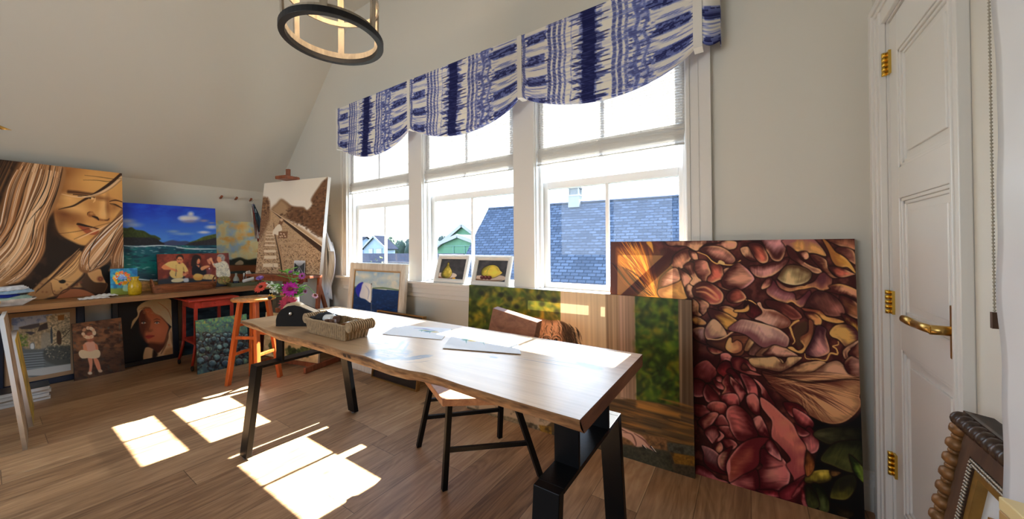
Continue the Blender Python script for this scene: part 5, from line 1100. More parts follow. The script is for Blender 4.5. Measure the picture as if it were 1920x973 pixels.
for i, (c_, lab) in enumerate((((30, 84, 150), 'blue book lying in the red crate, lower one'), ((206, 206, 200), 'white book lying in the red crate, upper one'))): 
    t = thing('book', lab, 'book', (-4.25, 1.80, .155 + .03 * i), 'books in the red crate'); z = .156 + .03 * i; MB().box(-4.38, 1.73, z, -4.15 + .02 * i, 1.90, z + .004).box(-4.38, 1.73, z + .023, -4.15 + .02 * i, 1.90, z + .027).box(-4.384, 1.73, z, -4.38, 1.90, z + .027).build('cover', mat('book_cover_%d' % i, C8(*c_), .4), t); MB().box(-4.379, 1.734, z + .0045, -4.155 + .02 * i, 1.896, z + .0225).build('pages', MATS['page_white'], t)
la = thing('lamp_arm', 'dark rod with a brass tip reaching in at the left edge of the picture', 'lamp arm', (-3.22, -.815, 0)); E0 = Vector((-3.2, .085, 1.79))
MB().tube([E0 + Vector((-.02, -.9, .25)), E0 + Vector((0, -.06, .012))], .010, 10).build('rod', mat('gunmetal', (.08, .09, .10), .4, .7), la); MB().tube([E0 + Vector((0, -.06, .012)), E0 + Vector((0, -.03, .004)), E0], [.011, .009, .001], 10).build('tip', brass, la)
MB().tube([(-3.22, -.815, .02), (-3.22, -.815, 2.05)], .012, 10).build('pole', MATS['gunmetal'], la); MB().lathe([(.0001, 0), (.15, 0), (.15, .015), (.02, .025), (.0001, .025)], (-3.22, -.815, 0), 30).build('base', MATS['gunmetal'], la)
# ================================================================== right edge: ornate frame, maple box, roller blind
of = thing('ornate_frame', 'ornate dark carved frame with ribbed roll moulding and silver beads by the door', 'picture frame', (.3, 1.0, 0))
def oq(y, z, off=0): return Vector((.28 + .16 * z - off * .987, y, z + off * .158))
Y0, Y1, ZT = 1.232, .83, .782
dkw = wood('dark_walnut', C8(58, 40, 30), C8(98, 70, 50), 2, 8, .45, 5); carve = mat('carved_brown', C8(62, 44, 34), .35, vary=.3, vscale=40); goldrub = mat('rubbed_gold', C8(132, 92, 52), .45, .3, vary=.4, vscale=60); silver = mat('aged_silver', C8(170, 160, 146), .35, .8); gold = mat('gold_leaf', C8(150, 112, 52), .4, .5, vary=.2, vscale=50)
def band(a, b, off0, off1, m, nm, par=of):
    """flat band of the frame between inset a and b"""
    mb = MB(); O_ = [(Y0 - a, ZT - a), (Y1 + a, ZT - a), (Y1 + a, a), (Y0 - a, a)]; I_ = [(Y0 - b, ZT - b), (Y1 + b, ZT - b), (Y1 + b, b), (Y0 - b, b)]
    for i in range(4):
        j = (i + 1) % 4; q = [O_[i], O_[j], I_[j], I_[i]]; mb.hexa([oq(*p_, off0) for p_ in q], [oq(*p_, off1) for p_ in q])
    return mb.build(nm, m, par)
band(.0, .035, -.035, .008, carve, 'backing'); band(.033, .072, -.03, .012, dkw, 'flat_moulding'); band(.086, .104, -.02, .008, gold, 'gold_slip'); band(.072, .088, -.02, .010, carve, 'bead_channel')
MB().hexa([oq(Y0 - .1, ZT - .1, -.012), oq(Y1 + .1, ZT - .1, -.012), oq(Y1 + .1, .1, -.012), oq(Y0 - .1, .1, -.012)], [oq(Y0 - .1, ZT - .1, -.008), oq(Y1 + .1, ZT - .1, -.008), oq(Y1 + .1, .1, -.008), oq(Y0 - .1, .1, -.008)]).build('mount', mat('mount_board', C8(206, 208, 210), .8), of)
band(.150, .162, -.008, .004, mat('bright_gold', C8(178, 128, 44), .3, .6), 'inner_frame')
MB().hexa([oq(Y0 - .162, ZT - .162, -.008), oq(Y1 + .162, ZT - .162, -.008), oq(Y1 + .162, .162, -.008), oq(Y0 - .162, .162, -.008)], [oq(Y0 - .162, ZT - .162, -.004), oq(Y1 + .162, ZT - .162, -.004), oq(Y1 + .162, .162, -.004), oq(Y0 - .162, .162, -.004)]).build('picture', mat('dark_picture', C8(34, 44, 58), .4, vary=.5, vscale=20), of)
def beadrow(p0, p1, step, r, m, nm, sx=1.0, lobes=False):
    d_ = p1 - p0; n = int(d_.length / step); u_ = d_.normalized(); mb = MB()
    for k in range(n):
        c = p0 + u_ * (k + .5) * step
        if lobes:      # fat turned lobe with a narrow collar
            q = u_.to_track_quat('Z', 'Y').to_matrix().to_4x4()
            mb.lathe([(.0001, -step * .40), (r * .55, -step * .38), (r * .95, -step * .2), (r, 0), (r * .95, step * .2), (r * .55, step * .38), (.0001, step * .40)], c, 14, q)
            mb.lathe([(r * .3, step * .36), (r * .62, step * .40), (r * .66, step * .45), (r * .66, step * .55), (r * .62, step * .60), (r * .3, step * .64)], c, 12, q)
        else: mb.ball(c, r, 8)
    return mb.build(nm, m, of)
beadrow(oq(Y0 - .017, .01, .012), oq(Y0 - .017, ZT - .012, .012), .0345, .0175, goldrub, 'lobed_moulding', lobes=True)
beadrow(oq(Y0 - .005, ZT - .017, .014), oq(Y1 + .01, ZT - .017, .014), .026, .0175, carve, 'roll_moulding', lobes=True)
for a in (.077, .0845):
    beadrow(oq(Y0 - a, a, .012), oq(Y0 - a, ZT - a, .012), .0072, .0033, silver, 'beading'); beadrow(oq(Y0 - a, ZT - a, .012), oq(Y1 + a, ZT - a, .012), .0072, .0033, silver, 'beading')
MB().hexa([oq(Y0, ZT, -.036), oq(Y1, ZT, -.036), oq(Y1, ZT - .04, -.036), oq(Y0, ZT - .04, -.036)], [oq(Y0, ZT, .0), oq(Y1, ZT, .0), oq(Y1, ZT - .04, .0), oq(Y0, ZT - .04, .0)]).build('top_rail', dkw, of)
bxm = wood('maple_box', C8(160, 122, 74), C8(196, 160, 104), 1, 3, .4, 8); bx = thing('wooden_plinth', 'pale maple plinth at the bottom right corner of the picture', 'plinth', (.5, .6, 0))
B0 = Vector((.288, .80, 0)); bd = Vector((.050, -.009, 0)); be = Vector((.05, -.62, 0)).normalized() * .34
q = [B0, B0 + bd, B0 + bd + be, B0 + be]; MB().hexa(q, [v + Vector((0, 0, .785)) for v in q]).build('body', bxm, bx, bevel=.002); MB().hexa([v + Vector((0, 0, .785)) for v in q], [v + Vector((0, 0, .804)) for v in q]).build('top', mat('maple_lit_top', C8(226, 204, 150), .35), bx, bevel=.002)  # top's paler maple has the light on its upper face painted in
rbl = thing('roller_blind', 'tall white glossy roller blind at the right edge of the picture', 'blind', (.38, .7, 2.6))
mb = MB(); mb.grid(lambda u, v: Vector((.352 + .0015 * math.sin(v * 60) * math.sin(u * 7 + v * 9) + .002 * math.sin(v * 23 + u * 4), .962 - .60 * u, .725 + 1.875 * v)), 30, 160); mb.build('fabric', mat('blind_gloss', (.80, .83, .86), .18, spec=.6), rbl, solid=.0015)
MB().tube([(.356, .962, .725), (.356, .36, .725)], .006, 10).build('bottom_rail', trimm, rbl); MB().box(.342, .34, 2.58, XR, 1.06, 2.66).build('headbox', trimm, rbl)
mb = MB(); z = 1.02
while z < 2.575: mb.ball((.378, 1.050, z), .0024, 6); z += .0066
mb.tube([(.378, 1.050, 1.02), (.378, 1.050, 2.58)], .0009, 5); mb.build('bead_chain', mat('bead_white', C8(176, 168, 150), .4), rbl); MB().box(.374, 1.046, 1.000, .382, 1.054, 1.03).build('chain_connector', mat('dark_brown', C8(80, 56, 40), .5), rbl)
# ================================================================== large paintings against the window wall
canvasback = mat('raw_canvas', (.62, .56, .45), .9); barw = wood('stretcher_pine', C8(176, 140, 96), C8(206, 172, 126), 0, 6, .6, 6)
oilt = paintmat('oil_on_canvas', .42, .07, .3); oil = paintmat('oil_paint', .45, 0, .3)
def stretched(name, lab, corners, P, depth=.03, gain=2.0, edge=(40, 36, 34), bars=True, material=None, barw_=.045, brace=None, group=None, contrast=0):
    TL, TR, BR, BL = [Vector(c) for c in corners]; base = (BL + BR) / 2
    t = thing(name, lab, 'painting', tuple(base), group)
    n = (TR - TL).cross(BL - TL).normalized(); ex = (TR - TL).normalized(); ey = (BL - TL).normalized(); e_ = .0015
    # the canvas sheet wraps thin sides; the wooden stretcher stands behind it
    cv = canvas('canvas', P, corners, depth, gain, t, edge, material or oil, back=not bars, contrast=contrast)
    if bars:
        o = [TL + (ex + ey) * e_, TR + (ey - ex) * e_, BR - (ex + ey) * e_, BL + (ex - ey) * e_]; i_ = [TL + (ex + ey) * barw_, TR + (ey - ex) * barw_, BR - (ex + ey) * barw_, BL + (ex - ey) * barw_]
        for k in range(4):
            j = (k + 1) % 4; q = [o[k], o[j], i_[j], i_[k]]
            MB().hexa([v + n * .003 for v in q], [v + n * (depth - .001) for v in q]).build('stretcher_bar', barw, t)
        if brace:
            for (u0, v0), (u1, v1) in brace:
                a = TL.lerp(TR, u0) * (1 - v0) + BL.lerp(BR, u0) * v0; b = TL.lerp(TR, u1) * (1 - v1) + BL.lerp(BR, u1) * v1
                MB().bar(a + n * .016, b + n * .016, .05, .018, n).build('corner_brace', barw, t)
    return t
P = Paint([(1145, 453.5), (1602.3, 447.6), (1622, 981.6), (1141, 840.5)], 470, 520, (56, 22, 20))
P.noise((92, 46, 38), 14, .45, .7, 1, .8)
# dark lower right
P.poly([(1500, 770), (1560, 795), (1600, 785), (1640, 760), (1640, 1000), (1480, 1000), (1510, 900), (1530, 840)], (15, 15, 17), 5)
# glowing striped petal, upper left
P.frame(1150, 440, 4.867)
P.poly([(-40, 40), (330, 60), (430, 200), (520, 250), (520, 420), (440, 620), (-60, 620)], (74, 34, 18), 3)
P.poly([(40, 130), (240, 130), (330, 290), (400, 420), (440, 600), (330, 600), (180, 420), (40, 250)], (176, 106, 30), 6, .85, smooth=False)
P.poly([(160, 150), (250, 150), (330, 320), (380, 480), (330, 480), (200, 300)], (206, 140, 44), 5, .6, smooth=False)
for i in range(150):
    r_ = random.Random(i); u = r_.random(); x0, y0 = 20 + 330 * u, r_.uniform(60, 300) - 60 * (1 - u); x1 = 300 + 110 * u + r_.uniform(-20, 20); y1 = 420 + 140 * r_.random()
    c = r_.choice([(196, 122, 26), (214, 146, 40), (150, 78, 22), (120, 54, 20), (226, 168, 62)]) if .1 < u < .75 else r_.choice([(96, 44, 20), (64, 26, 16), (120, 60, 22)])
    P.line([(x0, y0), (x0 * .6 + x1 * .4, y0 * .6 + y1 * .4 - 12), (x1, y1)], .4, c, .4, .7, mid=r_.uniform(1, 3))
for i in range(40):
    r_ = random.Random(i + 500); x0 = r_.uniform(-30, 120); P.line([(x0, 260 + x0 * .4), (x0 + 120, 400 + r_.uniform(-30, 60)), (x0 + 260, 560)], .3, r_.choice([(54, 20, 14), (96, 46, 22), (40, 14, 12)]), .3, .8, mid=2)
P.poly([(300, 70), (350, 70), (365, 165), (345, 130)], (170, 120, 44), 1); P.poly([(370, 190), (520, 170), (530, 300), (400, 380), (330, 280)], (58, 20, 16), 4, .8)
T1, T2, RD, MV, GD = (156, 106, 84), (172, 128, 96), (138, 66, 50), (128, 84, 84), (176, 124, 62)
RIM, RIM2, YR = (186, 142, 100), (186, 132, 108), (198, 150, 80); DK, DR = (66, 26, 24), (74, 20, 20)
def pet(pts, mid=T1, rim=RIM, dark=DK, ang=90, rs=None, rw=1.6, pw=1.2, seed=None, **k): P.petal(pts, mid, rim, dark, ang, rw, pw, seed=seed if seed is not None else len(pts) * 7 + int(pts[0][0]), rimside=rs, **k)
pet([(1000, 640), (1060, 560), (1168, 530), (1168, 620), (1080, 660)], RD, ang=-60, rs=-90)
pet([(1000, 340), (1050, 310), (1168, 330), (1168, 420), (1080, 400), (1010, 380)], T1, ang=-90, rs=-90); pet([(920, 440), (1000, 420), (1168, 450), (1168, 500), (1060, 500), (980, 480)], RD, ang=60, rs=90)
pet([(480, 66), (520, 100), (600, 100), (680, 105), (760, 138), (800, 100), (840, 85), (960, 85), (1010, 70), (1120, 62), (1100, 40), (480, 45)], T2, ang=90, rs=90)
pet([(860, 90), (960, 80), (1050, 60), (1115, 70), (1105, 120), (1040, 130), (960, 115)], T1, ang=0, rs=0)
pet([(545, 250), (560, 200), (620, 150), (680, 135), (710, 190), (690, 230), (620, 300), (560, 290), (530, 270)], (150, 100, 74), ang=60, rs=30)
pet([(700, 150), (750, 175), (765, 230), (730, 215), (705, 180)], T1, ang=20)
pet([(800, 130), (860, 110), (960, 115), (1040, 150), (1100, 210), (1090, 250), (1020, 280), (930, 240), (880, 190), (820, 165)], (140, 92, 78), ang=-50, rs=-60)
pet([(420, 470), (440, 400), (500, 340), (560, 310), (600, 350), (600, 410), (550, 460), (480, 500), (430, 540), (415, 520)], T1, ang=10, rs=-10)
pet([(430, 560), (420, 500), (520, 470), (600, 430), (625, 400), (635, 500), (665, 575), (520, 590)], GD, YR, (120, 70, 40), ang=20)
pet([(600, 310), (640, 340), (700, 390), (710, 420), (690, 450), (650, 470), (630, 400), (610, 350)], T1, ang=60, rs=20); pet([(670, 480), (700, 460), (735, 510), (735, 570), (690, 570), (670, 520)], T2, ang=-30, rs=-30)
pet([(870, 300), (900, 240), (980, 290), (990, 330), (995, 390), (950, 410), (900, 430), (850, 400), (885, 350)], RD, ang=50, rs=50)
pet([(735, 250), (800, 240), (850, 255), (865, 300), (880, 350), (850, 380), (840, 430), (800, 445), (790, 400), (740, 370), (715, 300)], (146, 92, 76), ang=-20, rs=10)
pet([(650, 290), (690, 260), (735, 270), (730, 330), (760, 380), (795, 410), (790, 450), (730, 455), (700, 430), (720, 390), (690, 340), (655, 310)], T2, ang=70, rs=60)
pet([(740, 480), (800, 440), (880, 450), (960, 500), (995, 550), (980, 610), (920, 630), (830, 610), (760, 570), (730, 520)], (132, 60, 50), ang=30, rs=20)
for a in (0, 30): P.line([(760, 490 + a), (840, 480 + a * 1.6), (930, 540 + a * 1.6), (960, 590)], 1, (204, 150, 96), 1, .75, mid=4, soft=1.5)
P.line([(770, 160), (850, 190), (900, 240), (950, 265), (980, 240), (1010, 270), (1090, 275), (1160, 235)], 1.2, YR, 1.6, mid=2.4)
P.poly([(955, 260), (970, 235), (1010, 250), (1015, 275), (985, 270)], (220, 184, 116), .8)
pet([(740, 580), (800, 600), (865, 640), (820, 720), (790, 700), (770, 640)], T1, ang=0, rs=0); pet([(725, 600), (775, 640), (770, 690), (800, 730), (715, 735)], T2, ang=-20, rs=0)
pet([(970, 665), (1040, 660), (1120, 700), (1110, 750), (1040, 730), (980, 690)], GD, ang=0, rs=-60); pet([(870, 680), (960, 700), (1050, 740), (1140, 800), (1145, 870), (1060, 870), (980, 820), (900, 760)], (168, 122, 52), YR, ang=20, rs=-30)
pet([(715, 740), (830, 790), (820, 820), (720, 800)], GD, ang=0, rs=-40)
P.frame(1380, 440, 4.867)
pet([(0, 270), (60, 290), (150, 380), (140, 430), (30, 495), (-90, 480), (-120, 400)], T1, (190, 130, 130), ang=0, rs=0); pet([(0, 500), (70, 545), (75, 590), (-40, 615), (-80, 560)], RD, ang=0, rs=30)
pet([(50, 130), (110, 120), (160, 170), (190, 230), (130, 225), (70, 180)], T2, ang=-90, rs=-140); pet([(120, 90), (220, 90), (280, 180), (280, 240), (220, 245), (160, 170)], RD, ang=40, rs=30)
pet([(130, 290), (260, 280), (380, 240), (470, 210), (460, 260), (380, 330), (290, 380), (190, 375)], (164, 110, 102), ang=90, rs=80)
pet([(150, 58), (240, 70), (290, 150), (330, 220), (400, 230), (440, 150), (440, 30), (150, 30)], MV, RIM, DK, ang=-60, rs=80)
pet([(440, 50), (650, 30), (740, 80), (815, 190), (700, 165), (580, 150), (480, 120), (450, 90)], (166, 118, 66), YR, (130, 78, 76), ang=90, rs=100)
pet([(470, 110), (540, 150), (600, 230), (680, 280), (760, 310), (770, 345), (700, 340), (600, 270), (500, 210)], (136, 88, 68), ang=0, rs=60); pet([(580, 165), (640, 165), (655, 200), (630, 218), (600, 195)], T1, ang=0)
pet([(395, 380), (470, 290), (600, 300), (680, 350), (650, 420), (560, 450), (460, 440), (400, 410)], (146, 124, 84), (176, 156, 116), (84, 58, 38), ang=100, rs=90)
pet([(285, 520), (340, 420), (400, 480), (520, 540), (540, 590), (600, 560), (660, 510), (670, 570), (600, 655), (550, 640), (505, 605), (450, 620), (350, 580)], (128, 78, 78), YR, (86, 36, 44), ang=120, rs=110, rw=2)
pet([(375, 410), (430, 450), (500, 480), (600, 460), (700, 430), (760, 360), (840, 350), (870, 410), (840, 490), (770, 510), (700, 480), (600, 490), (500, 515), (420, 490), (385, 450)], (146, 92, 66), YR, (88, 42, 44), ang=90, rs=80)
P.poly([(750, 400), (820, 370), (830, 430), (780, 480), (750, 450)], (74, 36, 46), 4, .8)
pet([(680, 190), (740, 190), (820, 240), (830, 300), (890, 370), (940, 385), (870, 385), (800, 320), (730, 260)], (164, 116, 72), ang=0, rs=-40)
pet([(830, 40), (1090, 30), (1090, 130), (1000, 110), (900, 80)], (120, 72, 50), ang=90, rs=90); pet([(920, 170), (940, 120), (1060, 150), (1085, 260), (1040, 240)], (112, 64, 52), ang=0)
pet([(790, 40), (850, 80), (920, 170), (1000, 220), (1060, 290), (1088, 355), (1010, 290), (940, 290), (890, 240), (850, 150)], (186, 132, 50), YR, (140, 86, 40), ang=20, rs=10); pet([(850, 300), (930, 300), (1060, 350), (1080, 360), (980, 380), (920, 370)], RD, ang=30)
pet([(820, 510), (870, 500), (860, 470), (960, 460), (1100, 510), (1105, 590), (1000, 545), (900, 530)], (176, 120, 88), YR, DK, ang=-60, rs=-70)
pet([(960, 560), (1105, 640), (1110, 760), (980, 680)], (110, 66, 40), ang=20); pet([(620, 690), (690, 560), (760, 520), (880, 560), (960, 640), (980, 720), (880, 740), (760, 700), (680, 660)], (108, 62, 52), (120, 74, 60), (58, 26, 26), ang=60)
pet([(280, 600), (400, 620), (520, 670), (595, 750), (500, 770), (400, 700), (300, 660)], (96, 42, 36), (150, 90, 70), ang=40, rs=20); pet([(100, 600), (190, 640), (250, 715), (170, 760), (90, 700)], (70, 16, 18), (80, 22, 20), (44, 10, 12)); P.line([(90, 595), (140, 605), (190, 640)], 1, YR, 1, mid=2.4)
pet([(0, 680), (60, 670), (105, 630), (95, 600), (110, 640), (100, 690), (0, 700)], GD, YR)
pet([(200, 640), (230, 625), (260, 680), (360, 700), (480, 770), (480, 830), (380, 850), (250, 790), (180, 765), (250, 715)], (176, 132, 112), (200, 156, 120), (110, 62, 48), ang=120, rs=-90)
pet([(610, 670), (700, 685), (770, 700), (810, 740), (900, 760), (980, 790), (920, 805), (820, 780), (740, 730), (640, 700)], GD, YR, (120, 60, 40), rw=2.4); pet([(630, 720), (700, 720), (770, 770), (760, 820), (700, 800)], (170, 112, 64), YR, ang=0)
pet([(965, 730), (1060, 770), (1112, 820), (1115, 910), (1050, 850)], (176, 136, 50), YR); pet([(240, 470), (290, 400), (325, 410), (300, 460), (250, 490)], (140, 84, 70))
P.frame(1290, 600, 6.082)
pet([(60, 110), (180, 95), (190, 180), (220, 270), (120, 230), (60, 180)], (156, 118, 112), ang=-70, rs=-60); pet([(200, 140), (230, 60), (300, 0), (400, 100), (430, 180), (340, 225), (230, 215)], (176, 136, 100), RIM, (120, 78, 72), ang=-50, rs=90)
pet([(230, 240), (450, 200), (700, 180), (740, 200), (650, 320), (580, 400), (400, 350), (280, 300)], (98, 52, 32), (110, 64, 42), (58, 28, 22), ang=0); P.line([(230, 215), (340, 222), (430, 190), (500, 140), (560, 125), (640, 160), (720, 165)], 1.5, RIM, 1, mid=3)
pet([(440, 300), (470, 220), (500, 215), (510, 270), (550, 240), (600, 270), (600, 340), (530, 370), (460, 340)], (206, 160, 104), YR, (150, 90, 60), ang=180, rw=1.2)
pet([(640, 430), (800, 425), (1000, 430), (1080, 480), (1080, 580), (900, 540), (760, 480)], (168, 130, 84), RIM, (98, 60, 44), ang=0, rs=-90)
pet([(650, 330), (740, 180), (830, 215), (720, 330)], (184, 150, 100), RIM, (120, 80, 50), ang=-40); pet([(700, 370), (820, 220), (880, 235), (900, 290), (790, 390)], (104, 66, 56), RIM, (70, 40, 34), rs=-60); pet([(780, 395), (900, 290), (950, 280), (1034, 300), (1034, 400), (880, 415)], (176, 136, 92), RIM, (96, 60, 44), ang=-40)
pet([(240, 310), (390, 360), (320, 380), (250, 350)], (112, 50, 42)); PK, PR, PD = (150, 74, 72), (186, 120, 112), (70, 14, 22)
def pk(pts, mid=PK, rim=PR, dark=PD, ang=90, rs=None, **k): pet(pts, mid, rim, dark, ang, rs, **k)
P.poly([(60, 420), (300, 440), (340, 560), (620, 560), (1000, 973), (60, 973)], (52, 12, 18), 6)
pk([(70, 560), (130, 500), (210, 470), (270, 520), (320, 590), (260, 690), (150, 700), (70, 660)], (126, 56, 56), (150, 80, 72), ang=-60); pk([(60, 690), (180, 720), (180, 850), (60, 850)], (104, 40, 46))
pk([(380, 400), (450, 390), (500, 440), (505, 500), (480, 515), (460, 470), (400, 480), (340, 560), (350, 520), (380, 470)], (176, 104, 92), ang=-60); pk([(340, 570), (420, 480), (490, 520), (500, 580), (430, 640)], (98, 22, 26), (120, 40, 40))
pk([(510, 440), (620, 440), (740, 530), (765, 580), (700, 560), (640, 500), (620, 560), (700, 570), (830, 625), (740, 620), (600, 580), (520, 540)], (126, 58, 52), (170, 100, 86), rs=0)
pk([(750, 680), (820, 720), (900, 830), (990, 973), (870, 973), (840, 800)], (164, 86, 74), ang=-90, rs=-150); pk([(600, 620), (720, 670), (780, 790), (780, 1000), (700, 1000), (670, 880), (690, 830), (650, 740)], (160, 78, 76), ang=0, rs=180)
pk([(480, 565), (520, 580), (590, 680), (640, 790), (610, 790), (520, 650), (450, 600)], (150, 64, 66)); pk([(480, 660), (520, 680), (640, 810), (640, 850), (580, 940), (530, 860), (490, 740)], (176, 100, 94), (206, 150, 124), rs=200)
pk([(240, 740), (330, 770), (360, 840), (370, 910), (290, 830)], (176, 100, 80)); pk([(185, 820), (220, 740), (280, 800), (360, 890), (420, 990), (240, 930), (200, 880)], (122, 46, 50), rs=150); pk([(290, 690), (350, 680), (420, 790), (400, 790), (340, 760)], (140, 66, 64)); pk([(325, 660), (370, 645), (390, 700), (350, 690)], (130, 64, 60))
pk([(400, 700), (440, 640), (470, 650), (480, 740), (550, 870), (580, 980), (480, 1010), (400, 980), (385, 860), (430, 790), (400, 740)], (176, 88, 86), (200, 140, 104), ang=160, rs=180)
P.frame(1440, 600, 6.08)
for pts, m_, r_, d_, a_, s_ in (([(550, 90), (600, 75), (660, 120), (650, 190), (690, 310), (680, 370), (560, 410), (430, 370), (480, 280), (530, 190)], (142, 92, 86), (186, 130, 96), (62, 30, 38), 50, 20),
    ([(715, 140), (780, 70), (880, 60), (980, 100), (1035, 210), (1000, 290), (890, 300), (820, 220), (740, 190)], (190, 144, 72), YR, (66, 30, 36), 180, 170),
    ([(865, 360), (900, 320), (1040, 230), (1050, 270), (930, 350), (920, 420), (880, 430)], (168, 130, 100), RIM, DK, -60, 180), ([(0, 350), (110, 295), (340, 410), (200, 420), (100, 410), (-40, 400)], (158, 112, 92), RIM, DK, -60, -60),
    ([(-200, 440), (0, 430), (90, 430), (150, 490), (190, 470), (220, 430), (340, 420), (370, 440), (250, 530), (150, 575), (0, 555), (-150, 530)], (174, 138, 92), RIM, (104, 66, 50), -90, -90),
    ([(160, 600), (350, 520), (560, 470), (660, 500), (580, 560), (420, 600), (250, 610)], (160, 118, 80), RIM, (84, 48, 36), -30, -60), ([(210, 620), (500, 600), (680, 500), (790, 475), (870, 540), (930, 620), (1050, 645), (900, 665), (600, 690), (380, 670)], (166, 122, 92), RIM, (92, 56, 42), -20, 80),
    ([(880, 500), (960, 420), (1045, 440), (1055, 620), (940, 610)], (128, 86, 72), RIM, DK, 0, -80), ([(930, 380), (1045, 270), (1050, 420), (980, 400)], (110, 66, 50), RIM, DK, 0, None),
    ([(-440, 110), (-340, 20), (-250, 0), (0, 70), (120, 110), (220, 190), (225, 260), (190, 305), (60, 270), (-60, 300), (-240, 170)], (172, 134, 116), (206, 168, 130), (112, 66, 66), -70, -60)):
    pet(pts, m_, r_, d_, a_, s_)
P.line([(-100, 90), (-60, 160), (-10, 210)], 3, (120, 74, 80), 1, .6, soft=3); P.line([(60, 100), (70, 160), (120, 220)], 3, (126, 80, 84), 1, .5, soft=3)
P.line([(240, 90), (300, 30), (350, 5)], 1, YR, 3, mid=4); P.line([(255, 90), (280, 170), (305, 240), (280, 275)], 4, YR, 1)
pet([(370, 210), (450, 140), (460, 10), (510, 40), (500, 170), (440, 290), (390, 365), (310, 350), (235, 310), (290, 295), (350, 335), (405, 290)], (176, 128, 76), YR, (110, 60, 40), 120)
P.poly([(290, 100), (350, 40), (440, 20), (440, 130), (370, 200), (390, 290), (330, 300), (310, 200)], (66, 44, 30), 2, .9); P.line([(420, 385), (440, 440), (560, 445), (660, 460), (710, 380), (790, 390), (780, 330), (740, 300), (800, 280), (800, 245)], 1, YR, 1.4, mid=3)
# broad fan petal
fan = [(-60, 590), (200, 655), (500, 705), (900, 672), (1065, 690), (1060, 800), (1030, 870), (1055, 940), (1020, 1020), (930, 1110), (820, 1165), (680, 1165), (500, 1090), (300, 960), (100, 800)]
P.petal(fan, (160, 116, 76), (170, 120, 80), (92, 44, 34), 20, 1, 1.0, seed=4)
for i in range(120):
    r_ = random.Random(900 + i); q = r_.random(); x1, y1 = [(1060, 700), (1050, 900), (940, 1100), (700, 1160), (480, 1080)][min(4, int(q * 5))]; x1 += r_.uniform(-90, 60); y1 += r_.uniform(-90, 20)
    x0, y0 = -40 + r_.uniform(0, 330), 600 + r_.uniform(0, 120) + q * 60; P.line([(x0, y0), ((x0 + x1) / 2 + 40, (y0 + y1) / 2 - 30), (x1, y1)], .3, r_.choice([(86, 40, 32), (196, 148, 100), (112, 62, 46), (176, 130, 84), (64, 28, 26)]), .3, .45, mid=r_.uniform(1, 3.2))
P.line([(-60, 600), (200, 662), (500, 712), (900, 676), (1060, 690)], 2, (30, 12, 12), 2, .8, mid=4, soft=1.5)
P.frame(1290, 740, 4.863)
for pts, m_, a_ in (([(60, 90), (180, 120), (190, 170), (120, 200), (60, 170)], (112, 48, 48), 0), ([(305, 10), (430, 0), (460, 80), (440, 110), (350, 100), (310, 50)], (160, 76, 76), -60), ([(180, 110), (230, 70), (320, 80), (350, 120), (340, 180), (290, 190), (220, 150)], (142, 70, 62), -90),
    ([(255, 230), (310, 190), (350, 240), (380, 290), (320, 300), (265, 285)], (132, 62, 60), -60), ([(100, 240), (210, 170), (270, 180), (230, 240), (160, 310), (130, 290)], (150, 84, 70), 0), ([(270, 300), (380, 300), (430, 370), (440, 410), (380, 400), (320, 360)], (140, 72, 66), -60),
    ([(160, 340), (220, 290), (270, 310), (270, 370), (230, 440), (190, 390)], (126, 70, 66), 90), ([(320, 410), (400, 420), (440, 460), (380, 500), (340, 460)], (120, 56, 54), 0), ([(270, 330), (320, 370), (310, 400), (250, 440), (240, 490), (230, 450), (290, 380)], (168, 100, 88), 0), ([(240, 500), (290, 440), (310, 490), (270, 530)], (150, 100, 74), 0),
    ([(130, 470), (230, 510), (300, 590), (290, 650), (350, 720), (240, 690), (160, 620), (150, 540)], (92, 56, 56), -60), ([(290, 560), (400, 480), (350, 600), (350, 690), (290, 650)], (130, 84, 66), 180),
    ([(540, 30), (600, 0), (640, 60), (650, 190), (570, 130)], (164, 90, 82), -90), ([(580, 250), (650, 200), (690, 260), (740, 390), (650, 360), (600, 310)], (176, 108, 96), -60),
    ([(360, 150), (400, 110), (470, 115), (560, 200), (600, 290), (630, 370), (560, 410), (460, 410), (400, 320), (385, 260), (360, 210)], (158, 80, 76), 180), ([(75, 650), (150, 660), (250, 750), (330, 780), (350, 800), (75, 740)], (140, 66, 70), 90)):
    pk(pts, m_, ang=a_)
for d_ in (0, 45, 90): P.line([(400, 170 + d_), (480, 190 + d_), (580, 270 + d_ * .9)], 2, (110, 46, 46), 1, .6, mid=5, soft=2.5)
pk([(640, 520), (740, 500), (860, 590), (920, 700), (900, 820), (800, 870), (640, 860), (620, 720), (690, 660), (640, 600)], (140, 70, 66), ang=0); P.spot(760, 720, 70, 60, (176, 116, 96), .6, .8); P.line([(640, 650), (720, 670), (860, 650)], 1, (66, 20, 24), 1, .8, mid=4, soft=2); P.line([(650, 800), (720, 810), (800, 800)], 1, (66, 20, 24), 1, .7, mid=4, soft=2)
pk([(390, 800), (500, 730), (620, 690), (630, 880), (500, 850)], (150, 76, 72), ang=180)
pk([(360, 640), (400, 560), (500, 450), (620, 400), (740, 410), (650, 500), (630, 640), (500, 720), (390, 790), (370, 720)], (146, 70, 54), (196, 120, 110), (96, 26, 32), ang=180, rs=190); P.poly([(358, 640), (380, 590), (388, 680), (375, 725), (360, 690)], (186, 112, 104), 1)
pk([(710, 470), (760, 420), (840, 560), (830, 590), (740, 520)], (160, 96, 92)); pk([(640, 870), (840, 885), (830, 930), (700, 905)], (110, 26, 34)); pk([(840, 880), (924, 830), (930, 930), (860, 930)], (124, 40, 48))
P.frame(1440, 760, 4.568)
